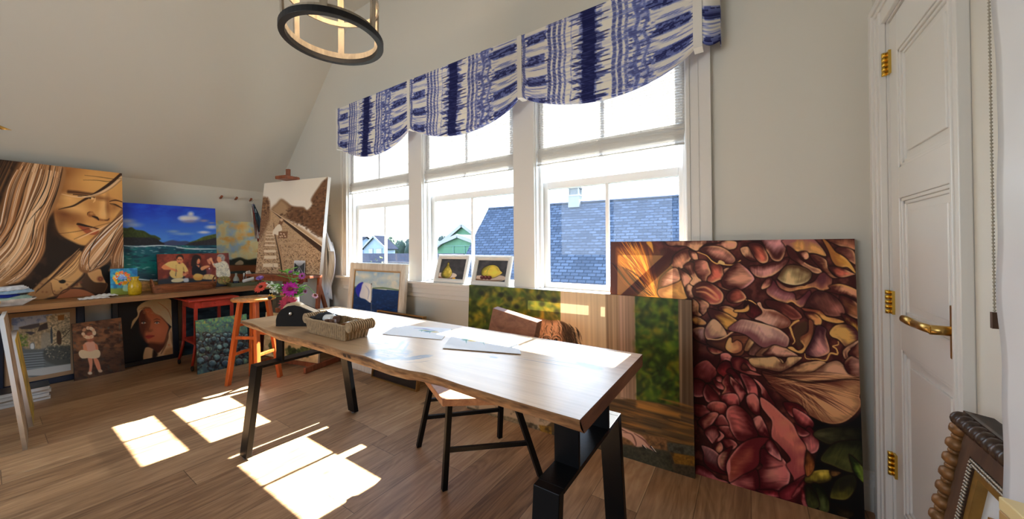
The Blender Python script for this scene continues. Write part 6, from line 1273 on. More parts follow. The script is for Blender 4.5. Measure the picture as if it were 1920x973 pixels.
pk([(140, -20), (260, 0), (330, 80), (240, 100), (180, 60)], (128, 44, 34)); pk([(220, 30), (300, 70), (380, 140), (370, 190), (300, 180), (240, 120)], (138, 62, 60), ang=-60); pk([(350, 190), (400, 250), (430, 330), (410, 390), (350, 400), (330, 330), (290, 280)], (140, 72, 70)); pk([(230, 160), (290, 200), (350, 240), (300, 260), (250, 230)], (90, 30, 34))
pk([(-60, -60), (0, -30), (60, 20), (130, 90), (210, 170), (250, 260), (310, 340), (320, 430), (320, 560), (290, 610), (210, 670), (215, 610), (155, 500), (190, 450), (100, 330), (40, 270), (40, 150), (0, 90), (-50, 20)], (172, 90, 78), (190, 112, 100), (140, 62, 62), ang=-90, pw=.6)
for q in ((80, 150), (150, 260), (230, 360), (260, 480)): P.spot(q[0] + 60, q[1], 50, 30, (196, 128, 92), .45, .9)
pk([(110, 740), (160, 700), (320, 600), (325, 660), (210, 790), (120, 790)], (130, 48, 54), rs=30); pk([(215, 770), (320, 620), (325, 660), (240, 760)], (170, 96, 80)); pk([(290, 720), (330, 790), (340, 865), (300, 840)], (180, 110, 104))
P.poly([(-20, 770), (60, 780), (100, 740), (300, 700), (330, 900), (100, 860)], (84, 14, 22), 3, .5)
GL = dict(rim=(86, 84, 34), dark=(20, 22, 14))
pet([(400, 240), (500, 200), (800, 200), (812, 310), (560, 330), (440, 290)], (44, 42, 24), (56, 52, 28), (20, 20, 14), 180); pet([(460, 460), (560, 340), (700, 310), (815, 330), (820, 480), (740, 570), (560, 510)], (60, 62, 28), (70, 66, 30), (26, 28, 16), 120, seed=6)
pet([(700, 430), (800, 530), (828, 660), (750, 580)], (84, 104, 32), (110, 120, 44), (30, 40, 16), 0); pet([(330, 610), (400, 570), (520, 560), (540, 610), (500, 650), (340, 660)], (120, 104, 30), (150, 130, 50), (60, 50, 20), -90)
pet([(540, 770), (600, 640), (720, 600), (750, 680), (680, 790), (580, 795)], (78, 74, 26), (92, 86, 34), (34, 34, 18), 90); P.poly([(600, 720), (640, 640), (720, 620), (700, 680), (640, 730)], (30, 28, 20), 4, .9)
pet([(330, 400), (390, 470), (380, 560), (330, 590)], (110, 60, 26), (130, 76, 34), (60, 30, 18)); pet([(380, 680), (480, 720), (520, 860), (500, 910), (440, 880)], (46, 52, 24), (70, 70, 34), (18, 22, 14)); pet([(330, 700), (400, 760), (430, 860), (350, 860)], (52, 54, 24), (60, 60, 30), (24, 26, 16)); pet([(550, 850), (700, 900), (720, 940), (640, 950)], (44, 34, 20), (50, 40, 22), (20, 16, 12)); pet([(540, 560), (620, 575), (560, 600)], (92, 60, 30), (100, 70, 34), (40, 26, 16))
_l = P.img.mean(-1, keepdims=True); P.img = P.img * .84 + _l * .16 * np.array((1.03, .97, .98))
FL = [(-.675, 2.088, 1.18), (.387, 2.13, 1.18), (.39, 2.045, 0), (-.672, 2.003, 0)]
stretched('flower_painting', 'huge close-up painting of pink and tan peony petals beside the door', FL, P, .032, 2.5, (24, 18, 16), True, oilt, .042, [((.03, .31), (.34, .03)), ((.66, .03), (.97, .27)), ((.03, .73), (.27, .97)), ((.73, .97), (.97, .75))], contrast=.12)
# ------------------------------------------------------------------ dog in a barn window
P = Paint([(895, 535), (1297, 560.5), (1303, 896), (882, 757)], 430, 350, (150, 130, 104))
P.frame(880, 530, 6.486)
P.poly([(60, 0), (1160, 80), (1150, 480), (1100, 600), (60, 620)], (58, 66, 26), 1, smooth=False)
r_ = random.Random(8)
for i in range(520):
    x, y = r_.uniform(60, 1160), r_.uniform(0, 560); lum = r_.random() ** 1.5; P.spot(x, y, r_.uniform(10, 50), r_.uniform(8, 36), [(26, 36, 14), (44, 60, 20), (92, 100, 30), (132, 122, 36), (60, 84, 26), (150, 120, 36)][min(5, int(lum * 6 + (x > 600) * .8))], .5, .9, r_.uniform(0, 180))
for x, y in ((900, 175), (935, 250), (560, 190), (460, 150), (1080, 210), (240, 130), (640, 280), (1110, 340)): P.spot(x, y, 34, 30, (24, 30, 12), .85, .5)
# planks of the window frame
P.poly([(1158, 60), (2720, 60), (2740, 2400), (1000, 2400), (1100, 700), (1148, 480)], (166, 150, 122), .8, smooth=False)
for i in range(130):
    x = r_.uniform(1160, 1880); P.line([(x, 80), (x + r_.uniform(-8, 8), 1300)], 1, r_.choice([(136, 118, 94), (182, 166, 138), (150, 134, 108)]), 1, .12, mid=r_.uniform(1, 5), soft=1)
P.frame(880, 520, 2.5614)
P.poly([(665, 70), (728, 75), (728, 620), (690, 610), (665, 560)], (128, 108, 84), 1, smooth=False); P.poly([(726, 76), (802, 82), (802, 640), (760, 640), (726, 610)], (150, 124, 106), 1, smooth=False, g=((118, 98, 80), 0))
P.poly([(802, 84), (1006, 98), (1012, 612), (804, 574)], (46, 60, 24), 1, smooth=False)
for i in range(420):
    x, y = r_.uniform(806, 1008), r_.uniform(88, 600); P.spot(x, y, r_.uniform(6, 20), r_.uniform(5, 16), r_.choice([(20, 32, 12), (34, 50, 18), (66, 90, 26), (96, 112, 34), (108, 100, 30), (50, 76, 26)]), .6, .9, r_.uniform(0, 180))
P.poly([(1005, 96), (1078, 100), (1084, 700), (1014, 676), (1010, 600)], (92, 76, 60), 1, smooth=False, g=((74, 60, 48), 90))
for i in range(70):
    x = r_.uniform(668, 800) if i < 45 else r_.uniform(1008, 1076); P.line([(x, 85), (x + r_.uniform(-3, 3), 630)], .5, r_.choice([(96, 78, 62), (168, 144, 120), (120, 98, 78), (70, 58, 46)]), .5, .3, mid=r_.uniform(1, 3), soft=1)
# sill boards and stone
P.poly([(540, 560), (804, 572), (1014, 610), (1014, 676), (1084, 700), (1084, 960), (300, 760)], (84, 66, 44), 1, smooth=False)
for i in range(170):
    x = r_.uniform(660, 1060); y = r_.uniform(585, 800); P.line([(x - 90, y - 24), (x, y), (x + 70, y + 20)], .6, r_.choice([(120, 84, 46), (56, 46, 34), (72, 60, 44), (140, 98, 50), (44, 36, 28), (98, 76, 50)]), .6, .5, mid=r_.uniform(2, 7), soft=1.5)
P.poly([(805, 580), (1010, 640), (1010, 660), (805, 610)], (150, 106, 52), 3, .8, smooth=False)
P.poly([(10, 600), (380, 720), (1090, 800), (1090, 990), (10, 740)], (70, 62, 48), 1.5, smooth=False)
for pts, c in (([(10, 615), (200, 650), (330, 690), (360, 745), (20, 690)], (112, 98, 76)), ([(340, 690), (400, 700), (400, 750), (350, 735)], (120, 92, 44)), ([(720, 790), (820, 800), (960, 830), (980, 925), (740, 855)], (58, 56, 44)), ([(965, 830), (1084, 850), (1084, 900), (985, 885)], (108, 78, 34)), ([(990, 890), (1084, 905), (1088, 965), (985, 930)], (62, 54, 42)), ([(700, 720), (945, 760), (950, 820), (820, 800), (700, 780)], (104, 76, 50)), ([(950, 780), (1080, 800), (1084, 850), (960, 825)], (66, 66, 56))):
    P.poly(pts, c, 1.2, smooth=False, tex=.5)
P.noise((40, 34, 28), 9, .55, .75, 3, .5, mask=((P.Y > 805 + (P.X - 1150) * .22) & (P.X > 1150)) | ((P.Y > 745) & (P.X < 1060)))
# dog: head and paw
P.poly([(235, 250), (262, 208), (300, 190), (350, 186), (400, 198), (450, 200), (488, 222), (512, 270), (536, 318), (545, 345), (360, 345), (240, 300)], (120, 94, 74), 1.2)
P.poly([(352, 200), (400, 210), (448, 204), (440, 250), (452, 300), (450, 345), (362, 345), (368, 300), (352, 250)], (164, 134, 110), 3)
P.poly([(448, 205), (490, 222), (516, 272), (545, 340), (500, 345), (474, 290), (456, 240)], (58, 48, 42), 1.2, .95); P.poly([(235, 250), (262, 208), (300, 192), (340, 190), (350, 230), (330, 290), (300, 345), (240, 300)], (70, 58, 50), 1.2, .95)
for i in range(330):
    x = r_.uniform(250, 540); t_ = (x - 400) / 140; y = 194 + t_ * t_ * 34 + r_.uniform(0, 100); s_ = 1 if x > 400 else -1; dark = abs(t_) > .38 or r_.random() < .35
    P.line([(x, y), (x + s_ * 9, y + 14), (x + s_ * (14 if abs(t_) > .4 else 5), y + 40)], .4, r_.choice([(28, 26, 26), (46, 38, 34), (18, 20, 24), (92, 76, 62)]) if dark else r_.choice([(196, 168, 140), (150, 116, 94), (216, 192, 164), (120, 92, 74)]), .4, .8, mid=r_.uniform(.8, 2))
for cx2 in (388, 432):
    for q in (14, 20, 26): P.line([(cx2 + q * math.cos(a_ / 4), 292 + q * math.sin(a_ / 4)) for a_ in range(-13, 2, 2)], .6, r_.choice([(40, 34, 32), (190, 160, 134)]), .6, .8, mid=1.4)
for x in (395, 430): P.spot(x, 290, 9, 7, (28, 20, 18), .95, .3); P.spot(x - 2, 288, 2, 2, (120, 110, 104), .9)
P.poly([(660, 680), (720, 700), (790, 730), (830, 750), (860, 790), (890, 825), (870, 815), (840, 800), (800, 800), (770, 770), (700, 735), (650, 720)], (176, 140, 116), 1.2, g=((150, 116, 100), 60))
for pts in ([(740, 730), (780, 740), (800, 790), (780, 800)], [(790, 735), (840, 770), (870, 810)], [(700, 700), (760, 730)]): P.line(pts, 1, (92, 60, 50), 1, .8, mid=3)
for a, b in (((870, 800), (892, 830)), ((832, 795), (846, 812))): P.line([a, b], 3, (20, 18, 18), 1, smooth=False); P.line([(a[0] + 3, a[1] - 1), (b[0] + 2, b[1] - 4)], 1, (230, 220, 206), .6, smooth=False)
DG = [(-1.69, 1.99, .88), (-.238, 2.0, .88), (-.229, 1.975, 0), (-1.69, 1.945, 0)]
stretched('dog_painting', 'wide painting of a dog at a barn window leaning behind the chair', DG, P, .022, 2.3, (30, 30, 26), True, oilt, .052, [((.66, .03), (.66, .97))], contrast=.15)
# ================================================================== framed pictures by the window
# white-framed sailing flag picture
P = Paint([(665.5, 507), (750, 512), (735, 694), (648, 669)], 150, 210, (60, 90, 130))
P.frame(630, 480, 8.1)
P.grade((110, 150, 180), (176, 184, 176), 504, 545); P.noise((196, 192, 178), 9, .42, .7, 2, .8, mask=P.Y < 541); P.noise((130, 160, 186), 7, .55, .8, 5, .7, mask=P.Y < 530)
for x, y in ((380, 290), (460, 300), (700, 330), (830, 300), (880, 340)): P.spot(x, y, 80, 40, (206, 200, 182), .6, .9)
sea = P.Y > 537 + (P.X - 663) * .085; P.grade((18, 50, 96), (10, 28, 58), 538, 600, mask=sea); P.noise((30, 66, 118), 5, .5, .75, 8, .7, mask=sea, sy=2)
P.line([(540, 480), (640, 475), (740, 480), (940, 510)], 2, (86, 110, 80), 2, mid=3); P.line([(260, 455), (310, 460)], 2, (86, 110, 80), 2)
P.poly([(280, 470), (330, 410), (400, 400), (340, 600), (290, 560)], (34, 44, 150), .8); P.poly([(400, 400), (520, 430), (525, 560), (505, 690), (420, 640), (335, 605), (360, 500)], (210, 206, 196), .8, g=((176, 178, 190), 180)); P.line([(430, 440), (480, 520), (460, 640)], 1, (150, 154, 176), 1, .8, mid=3)
P.line([(520, 420), (512, 700), (510, 840)], 1, (110, 110, 110), 1, smooth=False); P.spot(522, 416, 8, 8, (60, 30, 24)); P.spot(512, 675, 8, 8, (60, 40, 30))
whw = wood('whitewashed_wood', C8(196, 182, 162), C8(232, 224, 210), 2, 5, .5, 6)
def inset(c4, w): 
    TL, TR, BR, BL = [Vector(c) for c in c4]; ex = (TR - TL).normalized(); ey = (BL - TL).normalized(); return [TL + (ex + ey) * w, TR + (ey - ex) * w, BR - (ex + ey) * w, BL + (ex - ey) * w]
def shift(c4, d):
    TL, TR, BR, BL = [Vector(c) for c in c4]; n = (TR - TL).cross(BL - TL).normalized(); return [v + n * d for v in (TL, TR, BR, BL)]
def framed(lab, c4, fw, fm, P, gain, prof=None, depth=.03, mat_w=0, mat_c=None, lip=None, group=None, name='framed_picture', frame_label=None):
    base = (Vector(c4[2]) + Vector(c4[3])) / 2; t = thing(name, lab, 'picture', tuple(base), group)
    frame4(c4, fw, 0, depth, 'frame', fm, t, prof=prof or [(0, 0), (.12, .006), (.85, .006), (1, -.006)])
    inn = inset(c4, fw)
    if lip: frame4(inset(c4, fw - .002), lip[0], .004, .014, 'lip', lip[1], t, prof=[(0, 0), (1, 0)]); inn = inset(c4, fw + lip[0] - .003)
    if mat_w: frame4(inset(c4, fw - .002), mat_w, .010, .014, 'mount', mat_c, t, prof=[(0, 0), (1, 0)]); inn = inset(c4, fw + mat_w - .003)
    canvas('picture', P, [tuple(v) for v in shift(inn, .013)], .006, gain, t, (120, 110, 100)); return t
SF = [(-3.32, 2.076, 1.008), (-2.48, 2.076, 1.008), (-2.48, 1.985, 0), (-3.32, 1.985, 0)]
framed('whitewashed frame with a painting of a blue and white sail flag over sea', SF, .070, whw, P, 1.5, lip=(.012, mat('oak_lip', C8(176, 140, 96), .5)))
# black frame lying in front of it, only its top corner and base show
P = Paint([(0, 0), (10, 0), (10, 10), (0, 10)], 40, 40, (150, 160, 166)); P.noise((176, 176, 160), 3, .4, .7); P.noise((90, 110, 140), 2, .6, .8, 3)
framed('black frame with a thin gold outer edge standing under the desk', [(-2.79, 2.005, .592), (-2.185, 2.005, .592), (-2.205, 1.942, 0), (-2.795, 1.942, 0)], .012, mat('gold_edge', C8(150, 112, 62), .4, .4), P, 1.2, mat_w=.072, mat_c=mat('black_moulding', (.012, .012, .013), .3, bump=.1))
# pear and lemon on the sill
def still(lemon):
    P = Paint([(0, 0), (100, 0), (100, 84), (0, 84)], 110, 92, (46, 47, 52)); P.noise((66, 66, 70), 14, .4, .7, 3, .7)
    if not lemon:
        P.poly([(-10, 62), (50, 58), (72, 66), (62, 78), (10, 84), (-10, 80)], (190, 176, 164), 1); P.poly([(-10, 76), (40, 80), (60, 78), (40, 84), (-10, 84)], (120, 84, 66), 1.5)
        P.petal([(27, 18), (33, 20), (36, 34), (46, 48), (50, 60), (44, 76), (28, 80), (14, 74), (12, 60), (18, 46), (24, 34)], (168, 150, 58), (206, 186, 92), (76, 72, 24), 0, 1.5, 1); P.spot(42, 54, 4, 7, (226, 206, 120), .7, .6); P.poly([(58, 80), (66, 77), (70, 84), (58, 84)], (206, 150, 30), .6)
    else:
        P.poly([(-5, 66), (30, 60), (80, 58), (102, 68), (80, 82), (20, 84), (-5, 78)], (176, 156, 140), 1); P.poly([(-5, 76), (40, 80), (90, 76), (60, 84), (-5, 84)], (110, 80, 62), 1.5)
        P.petal([(18, 40), (30, 26), (50, 20), (66, 26), (76, 40), (84, 48), (74, 58), (56, 68), (34, 68), (20, 60)], (206, 176, 66), (220, 190, 96), (110, 104, 38), 0, 1.5, .8)
        for x in (22, 34, 46): P.spot(x, 70, 8, 8, (66, 22, 26), 1, .2); P.spot(x - 2, 67, 2, 2, (170, 110, 110), .8)
        for x0 in (24, 36): P.line([(x0, 62), (36, 40), (42, 22)], 1.2, (120, 140, 60), 1)
    return P
whm = mat('white_frame', (.80, .79, .75), .4)
pf = [(0, 0), (.15, .006), (.55, .010), (.75, .002), (1, -.006)]
framed('small white-framed pear painting on the window sill', [(-2.2, 2.195, 1.093), (-1.852, 2.195, 1.093), (-1.852, 2.125, .864), (-2.2, 2.125, .864)], .036, whm, still(0), 1.6, pf, .02, group='white-framed fruit paintings on the sill')
framed('small white-framed lemon and cherries painting on the window sill', [(-1.795, 2.195, 1.088), (-1.445, 2.195, 1.088), (-1.445, 2.125, .864), (-1.795, 2.125, .864)], .036, whm, still(1), 1.6, pf, .02, group='white-framed fruit paintings on the sill')
# ================================================================== railroad canvas on the easel
P = Paint([(497.6, 344.1), (616.5, 332.0), (599.4, 515.3), (480.4, 511.8)], 300, 360, (206, 198, 182)); P.frame(480, 320, 4.865)
S1, S2, S3, S4 = (84, 56, 36), (130, 96, 66), (176, 146, 112), (216, 194, 164)
P.grade((206, 198, 184), (216, 208, 196), 335, 400); r_ = random.Random(12)
P.poly([(0, 260), (150, 365), (420, 520), (700, 720), (700, 1000), (-20, 1000)], S3, 2, smooth=False)
P.poly([(70, 240), (125, 265), (135, 370), (120, 480), (30, 640), (40, 400), (50, 250)], (116, 84, 58), 3)
P.poly([(150, 365), (200, 300), (240, 262), (290, 290), (330, 320), (380, 330), (440, 335), (475, 360), (520, 310), (510, 260), (580, 150), (630, 90), (700, 90), (660, 600), (440, 500), (280, 440)], (104, 72, 48), 2)
P.poly([(150, 362), (200, 300), (240, 265), (300, 320), (300, 400), (240, 430)], (170, 140, 106), 5, .8)
for i in range(900):
    x, y = r_.uniform(150, 640), r_.uniform(90, 620)
    if y < 480 - (x - 150) * .9 and x < 480: continue
    if x > 480 and y < 390 - (x - 480) * 2.0: continue
    if 350 < x < 480 and y < 355: continue
    if y > 440 + (x - 280) * .55: continue
    P.spot(x, y, r_.uniform(5, 16), r_.uniform(4, 9), r_.choice([(66, 44, 30), (90, 62, 42), (128, 94, 66), (104, 74, 50), (76, 50, 34)]), .7, .5, r_.uniform(-60, 20))
for i in range(160):
    x, y = r_.uniform(45, 130), r_.uniform(250, 420); P.spot(x, y, r_.uniform(5, 14), r_.uniform(4, 9), r_.choice([(70, 46, 32), (110, 78, 54), (150, 116, 84)]), .6, .5, r_.uniform(0, 180))
for i in range(5200):      # ballast
    x, y = r_.uniform(0, 640), r_.uniform(400, 950)
    if y < 380 + (x - 150) * .92 * .7 and x > 150: continue
    if x < 150 and y < 430: continue
    k = .35 + (y - 400) / 550; P.spot(x, y, r_.uniform(2.5, 6) * k, r_.uniform(2, 4.5) * k, r_.choice([(96, 68, 48), (120, 90, 64), (150, 120, 90), (196, 168, 138), (180, 150, 118), (78, 54, 38)]), .8, .35)
for y, xl, xr, h_ in ((560, 105, 165, 6), (585, 100, 168, 8), (612, 96, 172, 8), (645, 92, 178, 10), (680, 86, 180, 14), (735, 80, 186, 22), (790, 80, 190, 30), (862, 70, 160, 32), (862, 165, 205, 34)): P.poly([(xl, y - h_ / 2), (xr, y - h_ / 2), (xr + 3, y + h_ / 2), (xl, y + h_ / 2)], (212, 194, 166), .6, smooth=False)
for y in (600, 650, 700, 790, 860): P.poly([(230, y), (500, y + 10), (505, y + 26), (235, y + 18)], (176, 148, 116), 1.5, .6, smooth=False)
P.poly([(150, 372), (168, 500), (176, 590), (215, 760), (230, 925), (275, 925), (240, 760), (200, 590), (180, 500)], (168, 134, 100), .8, smooth=False); P.line([(168, 480), (184, 600), (222, 780), (242, 925)], .6, (50, 34, 24), 3, mid=1.6)
P.poly([(150, 366), (260, 445), (600, 690), (612, 760), (595, 745), (255, 460)], (60, 40, 28), .6, smooth=False); P.line([(150, 364), (262, 440), (606, 690)], .5, (216, 192, 160), 1.6)
P.poly([(225, 455), (250, 440), (262, 455), (240, 500), (225, 540), (205, 520)], (120, 84, 58), .8); P.poly([(160, 560), (190, 510), (225, 490), (245, 540), (215, 560), (210, 590), (175, 580), (165, 600)], (222, 208, 186), .6); P.spot(240, 450, 14, 14, (196, 166, 134), 1, .2)
P.poly([(214, 556), (296, 556), (292, 618), (210, 616)], (120, 84, 58), .5, smooth=False)
for x, y in ((235, 575), (262, 580), (245, 598), (272, 600), (228, 602)): P.spot(x, y, 9, 6, (216, 192, 160), .9, .3, 40)
RR = [(-4.235, 1.668, 1.845), (-3.363, 1.871, 1.845), (-3.384, 1.795, .90), (-4.256, 1.592, .90)]
stretched('railroad_painting', 'large sepia canvas of a figure sitting on railroad tracks on the easel', RR, P, .035, 1.35, (226, 222, 214))
P = Paint([(0, 0), (40, 0), (40, 50), (0, 50)], 60, 74, (120, 122, 124)); P.grade((190, 192, 196), (70, 70, 74), 5, 34); P.poly([(0, 10), (10, 16), (18, 24), (0, 40)], (40, 42, 44), 1); P.poly([(40, 8), (28, 16), (20, 24), (40, 40)], (60, 62, 64), 1); P.line([(19, 24), (4, 50)], .6, (200, 200, 200), 2); P.line([(21, 24), (38, 50)], .6, (200, 200, 200), 2); P.noise((40, 40, 44), 2, .55, .7, 2, .6, mask=P.Y > 26); P.spot(20, 38, 3, 5, (220, 220, 220), .8)
for ed in (P.X < 1.2, P.X > 38.8, P.Y < 1.2, P.Y > 48.8): P.img[ed] = (.88, .88, .88)
rt_ = canvas('reference_photo', P, [(-3.70, 1.716, 1.035), (-3.555, 1.750, 1.035), (-3.555, 1.742, .898), (-3.70, 1.708, .898)], .002, 1.2, None, (220, 220, 220)); tag(rt_, 'small black and white reference photo standing on the easel ledge', 'photo')
# bushes landscape leaning under the easel
P = Paint([(0, 0), (100, 0), (100, 60), (0, 60)], 130, 80, (176, 150, 106)); P.noise((140, 116, 80), 12, .4, .7); P.noise((196, 170, 126), 6, .5, .8, 4)
for cx_3, cy_3, rx3, ry3 in ((50, 16, 12, 8), (78, 46, 16, 9), (20, 44, 14, 9), (90, 8, 12, 8), (55, 50, 10, 7)):
    for i in range(60): P.spot(cx_3 + r_.gauss(0, rx3 * .4), cy_3 + r_.gauss(0, ry3 * .4), 3, 2.2, r_.choice([(38, 50, 26), (58, 70, 36), (26, 34, 20), (84, 88, 50)]), .85, .4)
stretched('bush_painting', 'unframed tan landscape with dark green bushes leaning under the easel', [tuple(ep(-.30, .062, .50)), tuple(ep(.45, .062, .50)), tuple(ep(.45, .035, .065)), tuple(ep(-.30, .035, .065))], P, .020, 1.5, (226, 222, 214))
# ================================================================== paintings along the left wall
R3 = random.Random(31)
# ---- big portrait of a long-haired woman
P = Paint([(-200.1, 276.3), (228.7, 324.9), (233.1, 550.1), (-205.5, 584.8)], 560, 330, (34, 22, 15))
P.noise((60, 38, 24), 14, .5, .75, 2, .7)
HB = [(212, 176, 136), (168, 120, 78), (120, 76, 44), (232, 206, 172), (186, 138, 94), (86, 52, 30), (150, 100, 60), (244, 228, 204), (60, 36, 22)]
SK, SKD, SKL = (186, 134, 76), (96, 54, 26), (222, 180, 118)
P.frame(110, 310, 6.954)
P.poly([(60, -10), (840, 90), (845, 600), (790, 700), (650, 800), (560, 900), (470, 1000), (330, 1048), (150, 980), (20, 900), (-30, 800), (-60, 640), (-60, 420), (0, 200)], SK, 2)
def sh(x, y, rx, ry, c, a=.6, rot=0, s=.9): P.spot(x, y, rx, ry, c, a, s, rot)
sh(120, 120, 160, 190, (110, 62, 30), .75); sh(0, 300, 90, 200, (96, 54, 26), .7); sh(70, 640, 200, 60, (96, 52, 24), .8, 12); sh(40, 780, 100, 130, (84, 46, 22), .75); sh(200, 720, 80, 60, (120, 70, 34), .6, -30)
sh(420, 200, 280, 90, (206, 160, 92), .6); sh(650, 260, 160, 70, (214, 170, 100), .6, -10); sh(760, 330, 80, 120, (196, 148, 84), .6); sh(130, 430, 120, 50, SKL, .6, 12); sh(230, 560, 170, 50, SKL, .5, 10); sh(170, 880, 150, 60, (214, 168, 100), .7, 30); sh(350, 980, 90, 40, (206, 156, 90), .6)
sh(590, 500, 40, 130, SKL, .85, 5); sh(590, 640, 60, 50, (226, 184, 120), .8); sh(640, 540, 28, 130, (110, 62, 32), .7, -2); sh(560, 430, 120, 26, (104, 58, 30), .7, 8); sh(420, 520, 60, 80, (160, 108, 58), .5); sh(730, 560, 70, 60, (120, 72, 36), .6, 30); sh(780, 640, 60, 60, (214, 172, 108), .6)
sh(640, 820, 90, 30, (206, 160, 98), .5, -14); sh(300, 780, 40, 60, (110, 66, 34), .4)
P.line([(130, 345), (240, 352), (380, 370), (470, 378)], 6, (54, 28, 16), 3, .85, mid=5, soft=2); P.line([(190, 380), (280, 386), (400, 400), (480, 420)], 1.5, (30, 16, 12), 1, .9, mid=2); P.line([(250, 400), (300, 408), (330, 410)], 1, (20, 12, 10), 1, 1, mid=2.4)
P.spot(430, 432, 34, 14, (230, 200, 150), .8, .5, 10); P.spot(412, 430, 12, 10, (30, 18, 12), .95, .4); P.line([(480, 420), (470, 460), (450, 485)], 1, (214, 176, 120), 1, .8, mid=3)
P.line([(665, 470), (740, 455), (830, 478)], 1.5, (62, 34, 18), 1.5, .9, mid=3); P.line([(668, 500), (740, 512), (830, 560)], 1, (36, 20, 12), 1.2, .95, mid=2.2); P.line([(680, 515), (750, 530), (820, 562)], .6, (70, 40, 22), .6, .8, mid=1.2)
P.poly([(380, 640), (395, 610), (440, 605), (470, 640), (520, 690), (620, 710), (655, 690), (650, 720), (560, 725), (500, 710), (450, 680), (395, 670)], (120, 68, 34), 1.5, .85); P.line([(440, 665), (500, 685), (520, 712)], 2, (34, 18, 12), 2, .95, mid=4); P.line([(375, 650), (380, 620), (410, 606)], 1, (80, 42, 20), 1, .9, mid=2); P.spot(430, 630, 30, 18, (196, 142, 80), .6, .6); P.line([(600, 716), (640, 714), (662, 695)], 1, (60, 32, 18), 1, .9, mid=2)
P.poly([(232, 768), (260, 752), (400, 790), (530, 826), (520, 840), (440, 815), (330, 800), (245, 780)], (32, 16, 12), .7); P.poly([(250, 785), (340, 802), (440, 818), (520, 840), (500, 900), (420, 905), (350, 880), (290, 830)], (140, 66, 38), 1, .95); P.poly([(400, 815), (480, 832), (470, 856), (425, 850)], (206, 170, 120), 1, .7); sh(430, 880, 60, 18, (176, 92, 56), .6)
# stray hair across the face
P.line([(825, 115), (700, 220), (560, 320), (450, 385), (330, 450), (200, 525), (80, 555), (0, 575)], 8, (44, 24, 14), 1, .95, mid=5); P.line([(822, 160), (720, 250), (600, 330), (480, 385), (360, 410), (220, 412), (40, 375)], 7, (206, 174, 134), .8, .9, mid=4); P.line([(815, 190), (700, 290), (560, 370), (420, 400)], 3, (150, 110, 74), 1, .8)
for pts in ([(340, 130), (520, 150), (720, 178), (830, 168)], [(320, 192), (500, 195), (650, 210), (760, 180)], [(0, 890), (120, 880), (300, 850), (480, 800), (700, 740)], [(200, 965), (300, 920), (450, 860), (640, 780), (830, 640)]): P.line(pts, .6, (66, 36, 20), .6, .8, mid=1.2)
P.line([(250, 965), (400, 890), (560, 820), (740, 720)], 1, (220, 186, 144), 2, .85, mid=3)
# neck, collar, shirt
P.frame(110, 430, 6.954)
P.poly([(-60, 100), (60, 150), (200, 210), (330, 230), (380, 200), (300, 330), (120, 520), (-20, 640), (-140, 620), (-150, 300)], (30, 20, 14), 3)
P.poly([(-70, 560), (60, 430), (200, 330), (300, 290), (280, 420), (330, 560), (200, 700), (0, 850), (-200, 900), (-420, 880), (-300, 760)], (184, 138, 86), 2); P.poly([(-180, 640), (-100, 700), (-60, 860), (80, 830), (200, 740), (340, 620), (360, 560), (380, 700), (300, 760), (0, 800), (-200, 920), (-420, 900), (-330, 800)], (150, 108, 66), 2)
P.poly([(-30, 900), (60, 800), (200, 770), (340, 790), (460, 850), (420, 900), (0, 910)], (150, 88, 54), 1.5); P.line([(-30, 900), (60, 800), (200, 770), (340, 790), (450, 840)], 1, (50, 28, 18), 1, .9, mid=2.5)
P.poly([(280, 700), (360, 580), (400, 560), (520, 620), (620, 700), (640, 720), (590, 830), (480, 840), (340, 780)], (70, 46, 30), 2); P.poly([(375, 570), (420, 540), (540, 520), (570, 600), (615, 695), (560, 695), (470, 690), (410, 640)], (190, 142, 92), 1); P.spot(545, 648, 42, 34, (110, 52, 36), .85, .4); P.spot(545, 648, 14, 12, (160, 100, 64), .8, .4); P.line([(615, 695), (635, 720), (620, 770), (585, 830)], 1, (126, 80, 48), 1)
P.poly([(560, 480), (680, 500), (690, 850), (640, 840), (640, 720), (615, 690), (575, 600)], (20, 16, 14), 1)
for i in range(9): P.spot(R3.uniform(-300, 320), R3.uniform(700, 860), 16, 13, (104, 62, 42), .55, .6)
for x, y in ((236, 725), (292, 695), (140, 760)): P.spot(x, y, 20, 16, (104, 56, 40), .8, .5)
P.spot(48, 682, 46, 26, (22, 18, 14), .98, .2); P.line([(96, 680), (160, 690), (220, 678)], .7, (120, 80, 50), .7, .8); P.line([(-80, 640), (-20, 660), (10, 680)], .7, (90, 56, 34), .7)
P.line([(-100, 700), (-60, 850), (60, 830), (200, 740), (330, 640)], 1, (90, 54, 32), 1, .9, mid=2.6)
# dark locks over the chest
for A_, B_, n, cols in (([(280, 300), (180, 420), (60, 530), (-80, 640), (-300, 800)], [(270, 250), (120, 400), (-20, 560), (-160, 700), (-330, 860)], 36, [(120, 84, 50), (60, 38, 24), (168, 124, 80), (44, 28, 18)]), ([(280, 330), (200, 450), (80, 560), (-40, 640)], [(300, 420), (230, 540), (120, 630), (20, 680)], 26, [(196, 152, 100), (150, 108, 66), (84, 52, 30), (214, 176, 124)])):
    P.hair(A_, B_, n, cols, (1, 4), 5)
